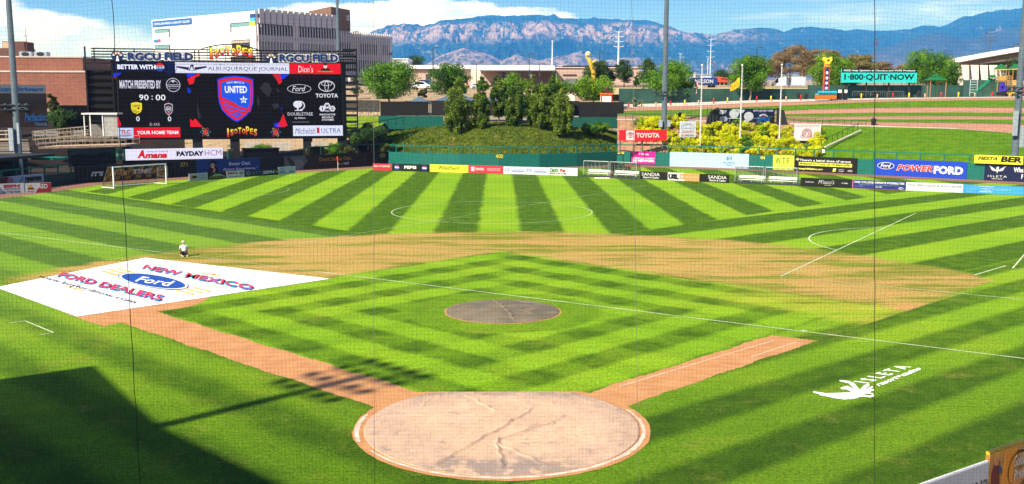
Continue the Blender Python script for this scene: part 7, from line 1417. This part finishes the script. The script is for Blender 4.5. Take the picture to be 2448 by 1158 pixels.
# top edge at about a metre: refit the plane on the padded top
A_, B2_ = G(2215, 1158, 1.05), G(2365, 1105, 1.05); n1 = Plane(A_[:2], B2_[:2]); C_, D__ = G(2359, 1103, 1.25), G(2448, 1065, 1.25)
dirn = (B2_-A_)[:2]; dirn = dirn/np.hypot(*dirn)
st_ = A_[:2]-dirn*1.2; n1 = Plane(st_, B2_[:2])
T = thing('field_level_sign', 'grey sign board with black lettering and pale top edge at the bottom right', 'sign', n1.at(0, 0, 0), n1.rz); MB().box(0, n1.L, 0, .12, .0, 1.05).build('board', mat((.30, .29, .33), .7, .08), T); MB().box(0, n1.L, .02, .08, 1.05, 1.08).build('top_edge', mat((.5, .5, .52)), T); F_ = Face(T, n1.L, 1.05, 0); F_.T("BEAN", .66, .92, .30, .62, '17171a', .02); F_.T("CO.", .93, .99, .30, .62, '17171a', .02)
n2 = Plane(B2_[:2], B2_[:2]+dirn*4.5)
T = thing('field_level_sign', 'orange mural board with dark script lettering and yellow padded top at the bottom right corner', 'sign', n2.at(.02, 0, 0), n2.rz); MB().box(0, 4.5, 0, .12, 0, 1.22).build('board', mat((.30, .14, .035), .7, .35, 1.8), T); MB().tube([(0, .06, 1.27), (4.5, .06, 1.27)], .06, 8).build('padded_rail', mat('e0a820', .5), T, True)
F_ = Face(T, 4.5, 1.22, 0); F_.P([(.02, 0), (.02, .6), (.06, .9), (.10, .62), (.12, 0)], '6a2c28', 'printed_figure'); F_.P(ell(.065, .82, .02, .10), 'b87a5a', 'printed_figure', 2); F_.P(ell(.105, .62, .012, .08), '24407c', 'printed_figure', 2); F_.ring(.31, .48, .12, .42, .012, .04, '2a1c14'); F_.T('Golden', .24, .38, .56, .82, 'b8b4b0', .02, .1, lay=3); F_.T('Pride', .25, .38, .26, .50, 'b8b4b0', .02, .1, lay=3)
for k in range(9): F_.P([(.13+k*.012, 0), (.14+k*.012, 0), (.17+k*.014, .95), (.16+k*.014, .95)], 'c8802c', 'printed_ray', 1)
sheet('warning_track', [tuple(n1.at(-6, .0)[:2]), tuple(n2.at(12, 0)[:2]), tuple(n2.at(12, .9)[:2]), tuple(n1.at(-6, .9)[:2])], .01, TRACK)

#@@STAND
# ------------------------------------------------------------------ grandstand to the left of the camera (its shade falls on the grass)
e40 = 1/math.tan(R(SUN_EL)); sv = np.array([math.sin(R(SUN_AZ)), math.cos(R(SUN_AZ))])
HR = 18.; shadow = [(-18.3-30*.78, 6.1-30*.55), (-18.3, 6.1), (-16.0, 7.7), (-11.1, .45), (-6.75, -3.95), (9, -19)]
rp = [tuple(np.array(q)-sv*HR*e40) for q in shadow]+[(-9, -75), (-75, -75)]
T = thing('grandstand', 'tall grandstand on the third base side whose shade darkens the lower left grass', 'grandstand', (0, 0, 0)); MB().prism(rp, HR, HR+.4).build('roof', mat((.4, .42, .42), .6), T)
bp_ = [tuple(np.array(q)-np.array([1.6, 2.4])) for q in rp[1:6]]+[(-14, -60), (-60, -60), (-58, -30)]; MB().prism(bp_, 0, HR-.02).build('stand_body', mat((.05, .055, .055), .9), T)  # solid unseen mass under the roof, added to block sky light
cpos = [tuple(np.array(q)+np.array([-1.5, -2.0])) for q in rp[1:6]]+[(-40, -40), (-30, -60)]
for q in cpos[:4]+cpos[5:]: MB().cyl(q[0], q[1], 0, HR, .35, n=8).build('column', GALV, T)
HT_ = 33.0; S_ = np.array([-5.0, 6.6]); pp = S_-sv*HT_*e40
T = thing('floodlight_tower', 'floodlight tower over the grandstand whose shadow crosses the base path', 'light pole', (pp[0], pp[1], 0), R(-45)); MB().tube([(0, 0, 0), (0, 0, HT_)], .30, 12, .28).build('pole', GALV, T)
for j in range(4):
    z = HT_-2.6+j*1.15; MB().box(-1.7, 1.7, -.05, .05, z-.05, z+.05).build('crossarm', GALV, T)
    for k in range(5): 
        o = MB().lathe([(.05, 0), (.2, -.1), (.30, -.35), (0, -.35)], 10).build('lamp_head', mat((.5, .5, .52), .4), T, True); o.location = (-1.6+k*.8, .3, z+.1); o.rotation_euler = (R(45), 0, 0)

#@@MOUNTAINS
ridge = [(-700, 232), (400, 225), (760, 180), (840, 112), (870, 94), (905, 77), (950, 66), (962, 63), (990, 66), (1010, 71), (1035, 67), (1055, 59), (1095, 57), (1120, 53), (1140, 48), (1180, 44), (1210, 46), (1260, 44), (1290, 44), (1322, 46), (1335, 51), (1345, 52), (1400, 52), (1440, 53), (1490, 55), (1540, 55), (1560, 60), (1590, 70), (1612, 76), (1635, 83), (1665, 84), (1700, 90), (1722, 84), (1750, 79), (1790, 75), (1830, 73), (1855, 79), (1868, 85), (1880, 79), (1905, 71), (1925, 70), (1965, 73), (1985, 76), (2010, 80), (2040, 75), (2070, 78), (2130, 79), (2170, 76), (2195, 67), (2215, 67), (2240, 69), (2260, 63), (2290, 50), (2320, 46), (2345, 39), (2380, 33), (2400, 33), (2448, 26), (2600, 15), (3000, 30), (3600, 80)]
from mathutils import noise as mn
def mountain(name, prof, Db_, Df, zb, m, nx=1000, ny=130, seed=0, amp=1., x0=-700, x1=3600, rough=1.):
    xs = np.linspace(x0, x1, nx); rz_ = np.interp(xs, [p[0] for p in prof], [p[1] for p in prof]); vs = []
    for j in range(ny):
        t = j/(ny-2) if j < ny-1 else 1.0; 
        for i, x in enumerate(xs):
            D = Df+(Db_-Df)*min(t, 1); q = pt(x, 240, D)
            zt_ = CAM[2]+(240-rz_[i])*Db_/FPX
            P_ = Vector((q[0]/900+seed, q[1]/900, 0)); 
            warp = mn.noise(Vector((P_.x*.8, P_.y*.8, 9.)))*.5
            r1_ = 1-abs(mn.noise(Vector((P_.x*1.2+warp, P_.y*.45, 1.7))))*2; r2_ = 1-abs(mn.noise(Vector((P_.x*3.1+warp*2, P_.y*1.0, 5.1))))*2; r3_ = 1-abs(mn.noise(Vector((P_.x*7.5+warp*3, P_.y*2.6, 3.))))*2; r4_ = 1-abs(mn.noise(Vector((P_.x*17, P_.y*7, 8.))))*2
            prof_t = t**1.2 if t < .6 else .6**1.2+(1-.6**1.2)*((t-.6)/.4)**.75
            env = math.sin(math.pi*min(1, t*.95+.02))**.7 if t < 1 else 0
            h = prof_t + env*(.16*(r1_-.45)+.10*(r2_-.45)+.055*(r3_-.45)+.025*(r4_-.45))*amp
            z = zb+(zt_-zb)*h + (10*r3_+6*r4_ if t >= 1 else 0)
            if j == ny-1: z = zb; q = pt(x, 240, Db_+1500)
            vs.append((q[0], q[1], z))
    fs = [(j*nx+i, j*nx+i+1, (j+1)*nx+i+1, (j+1)*nx+i) for j in range(ny-1) for i in range(nx-1)]
    return tag(MB().add(vs, fs).build(name, m), kind='structure')
def mtn_mat(lo, hi, base, rock, forest, scrub, rocky=.5, sc=.0022):
    m = bpy.data.materials.new('mountain'); m.use_nodes = True; nt = m.node_tree; b = nt.nodes['Principled BSDF']; V = nt_math(nt)
    g = nt.nodes.new('ShaderNodeNewGeometry'); pos = g.outputs['Position']; s = nt.nodes.new('ShaderNodeSeparateXYZ'); nt.links.new(pos, s.inputs[0]); z = V(s.outputs[2]); x = V(s.outputs[0])
    sn = nt.nodes.new('ShaderNodeSeparateXYZ'); nt.links.new(g.outputs['Normal'], sn.inputs[0]); steep = V(sn.outputs[2])
    n1_ = noise(nt, pos, sc*1.4, 9, .72, (1.8, .4, .6), V=V); n2_ = noise(nt, pos, sc*.35, 5, .6, V=V); n3_ = noise(nt, pos, sc*4, 6, .7, (1.5, .6, .7), V=V)
    wz = z+(n2_-.5)*240+(n3_-.5)*260
    band = wz.ss(lo-160, lo+60)*wz.ss(hi+70, hi-40)*x.ss(4600, 2600)
    f = (n1_*.9+n3_*.5-.2)
    rk = (band*f.ss(.465, .52)).mx(f.ss(.60, .66)*.55*wz.ss(hi+100, hi-60)).mx(steep.ss(.74, .60)*.75*band)
    foot = wz.ss(base+330, base+60)
    col = mixc(nt, n3_.ss(.35, .65), forest, tuple(c*1.9 for c in forest)); col = mixc(nt, foot*(.35+rocky*.5), col, scrub); col = mixc(nt, (foot*n3_.ss(.54, .62)*.7), col, rock)
    col = mixc(nt, rk.mn(1.), col, mixc(nt, n3_.ss(.3, .7), tuple(c*.72 for c in rock), rock)); nt.links.new(col, b.inputs['Base Color']); b.inputs['Roughness'].default_value = 1; b.inputs['Specular IOR Level'].default_value = 0
    return m
ROCK = (.27, .195, .20); FOR = (.006, .020, .030)
mountain('mountains', ridge, 16500, 11000, 210, mtn_mat(900, 1150, 250, ROCK, FOR, (.05, .045, .05)), seed=3)
fh = [(-700, 232), (800, 215), (1000, 172), (1050, 140), (1110, 120), (1160, 132), (1200, 150), (1230, 136), (1290, 150), (1330, 140), (1380, 130), (1440, 150), (1520, 140), (1600, 172), (1700, 185), (1770, 150), (1850, 170), (2000, 180), (2060, 135), (2120, 115), (2190, 90), (2240, 84), (2270, 92), (2300, 100), (2340, 88), (2400, 74), (2460, 66), (2600, 60), (3600, 160)]
mountain('foothills', fh, 12000, 9500, 190, mtn_mat(300, 900, 250, (.24, .18, .17), (.02, .028, .032), (.085, .07, .08), .85, .004), nx=500, ny=50, seed=9, amp=.8)
#@@HAZE
hz = MB().box(-16500, 19500, -3400, 29500, -3, 1760).build('haze', bpy.data.materials.new('haze')); tag(hz, kind='stuff')
hm_ = hz.data.materials[0]; hm_.use_nodes = True; nt = hm_.node_tree; nt.nodes.clear(); o_ = nt.nodes.new('ShaderNodeOutputMaterial'); pv = nt.nodes.new('ShaderNodeVolumePrincipled'); nt.links.new(pv.outputs[0], o_.inputs['Volume'])
pv.inputs['Color'].default_value = (.05, .29, 1, 1); pv.inputs['Density'].default_value = 7.0e-5; pv.inputs['Anisotropy'].default_value = 0.0
for nm, v in (('Absorption Color', (.9, .95, 1, 1)),): 
    if nm in pv.inputs: pv.inputs[nm].default_value = v

#@@NET
# ------------------------------------------------------------------ backstop netting in front of the seats
NY = -18.4; T = thing('backstop_net', 'dark square mesh safety netting hung in front of the seats with vertical seams', 'net', (0, NY, 0)); nm_ = MB(); cell = .0445
def wv(x, z):
    dx = 0; dz = 0; dy = 0
    for sx in (-4.2, -1.43, 1.47, 4.15): d = x-sx; g_ = math.exp(-(d/.35)**2); dz += .05*g_*math.sin(z*1.3+sx*3); dy += .05*g_; dx += -.02*g_*math.sin(z*2.1+sx)
    dz += .012*math.sin(x*1.9+z*.7); return dx+.008*math.sin(z*1.7+x), dy, dz
X0, X1, Z0, Z1 = -12., 12., 2.6, 14.6; r_ = .00065
nz = int((Z1-Z0)/.4); nxx = int((X1-X0)/cell)
def thread(pts): nm_.tube(pts, r_, 3, cap=False)
for i in range(nxx+1):
    x = X0+i*cell; thread([(x+wv(x, z)[0], wv(x, z)[1], z+wv(x, z)[2]) for z in np.linspace(Z0, Z1, nz)])
for j in range(int((Z1-Z0)/cell)+1):
    z = Z0+j*cell; thread([(x+wv(x, z)[0], wv(x, z)[1], z+wv(x, z)[2]) for x in np.linspace(X0, X1, 80)])
tag(nm_.build('mesh', mat((.015, .015, .018), .8, 0), T), kind='stuff')
for (xt, xb) in ((268, 335), (893, 895), (1510, 1527), (2091, 2091)):
    dtop = ray(xt, 0); dbot = ray(xb, 1158); dd = NY-CAM[1]; a = CAM+dtop*(dd/dtop[1]); b_ = CAM+dbot*(dd/dbot[1]); e4 = (a-b_)/(a[2]-b_[2])
    lo, hi = b_+e4*(Z0-b_[2]), a+e4*(Z1-a[2]); n_ = 60
    MB().tube([(lo[0]+(hi[0]-lo[0])*k/n_+.004*math.sin(k*1.7), .0+.006*math.sin(k*2.3), lo[2]+(hi[2]-lo[2])*k/n_) for k in range(n_+1)], .0045 if xt != 893 and xt != 1510 else .0025, 5).build('seam_cord', mat((.02, .02, .022) if xt in (268, 2091) else (.12, .12, .12), .8, 0), T)
for z in (Z0, Z1): MB().tube([(X0, 0, z), (X1, 0, z)], .012, 6).build('edge_cable', mat((.05, .05, .05)), T)
for x in (X0-.1, X1+.1): MB().cyl(x, 0, 0, Z1+.3, .12, n=10).build('net_pole', GALV, T)
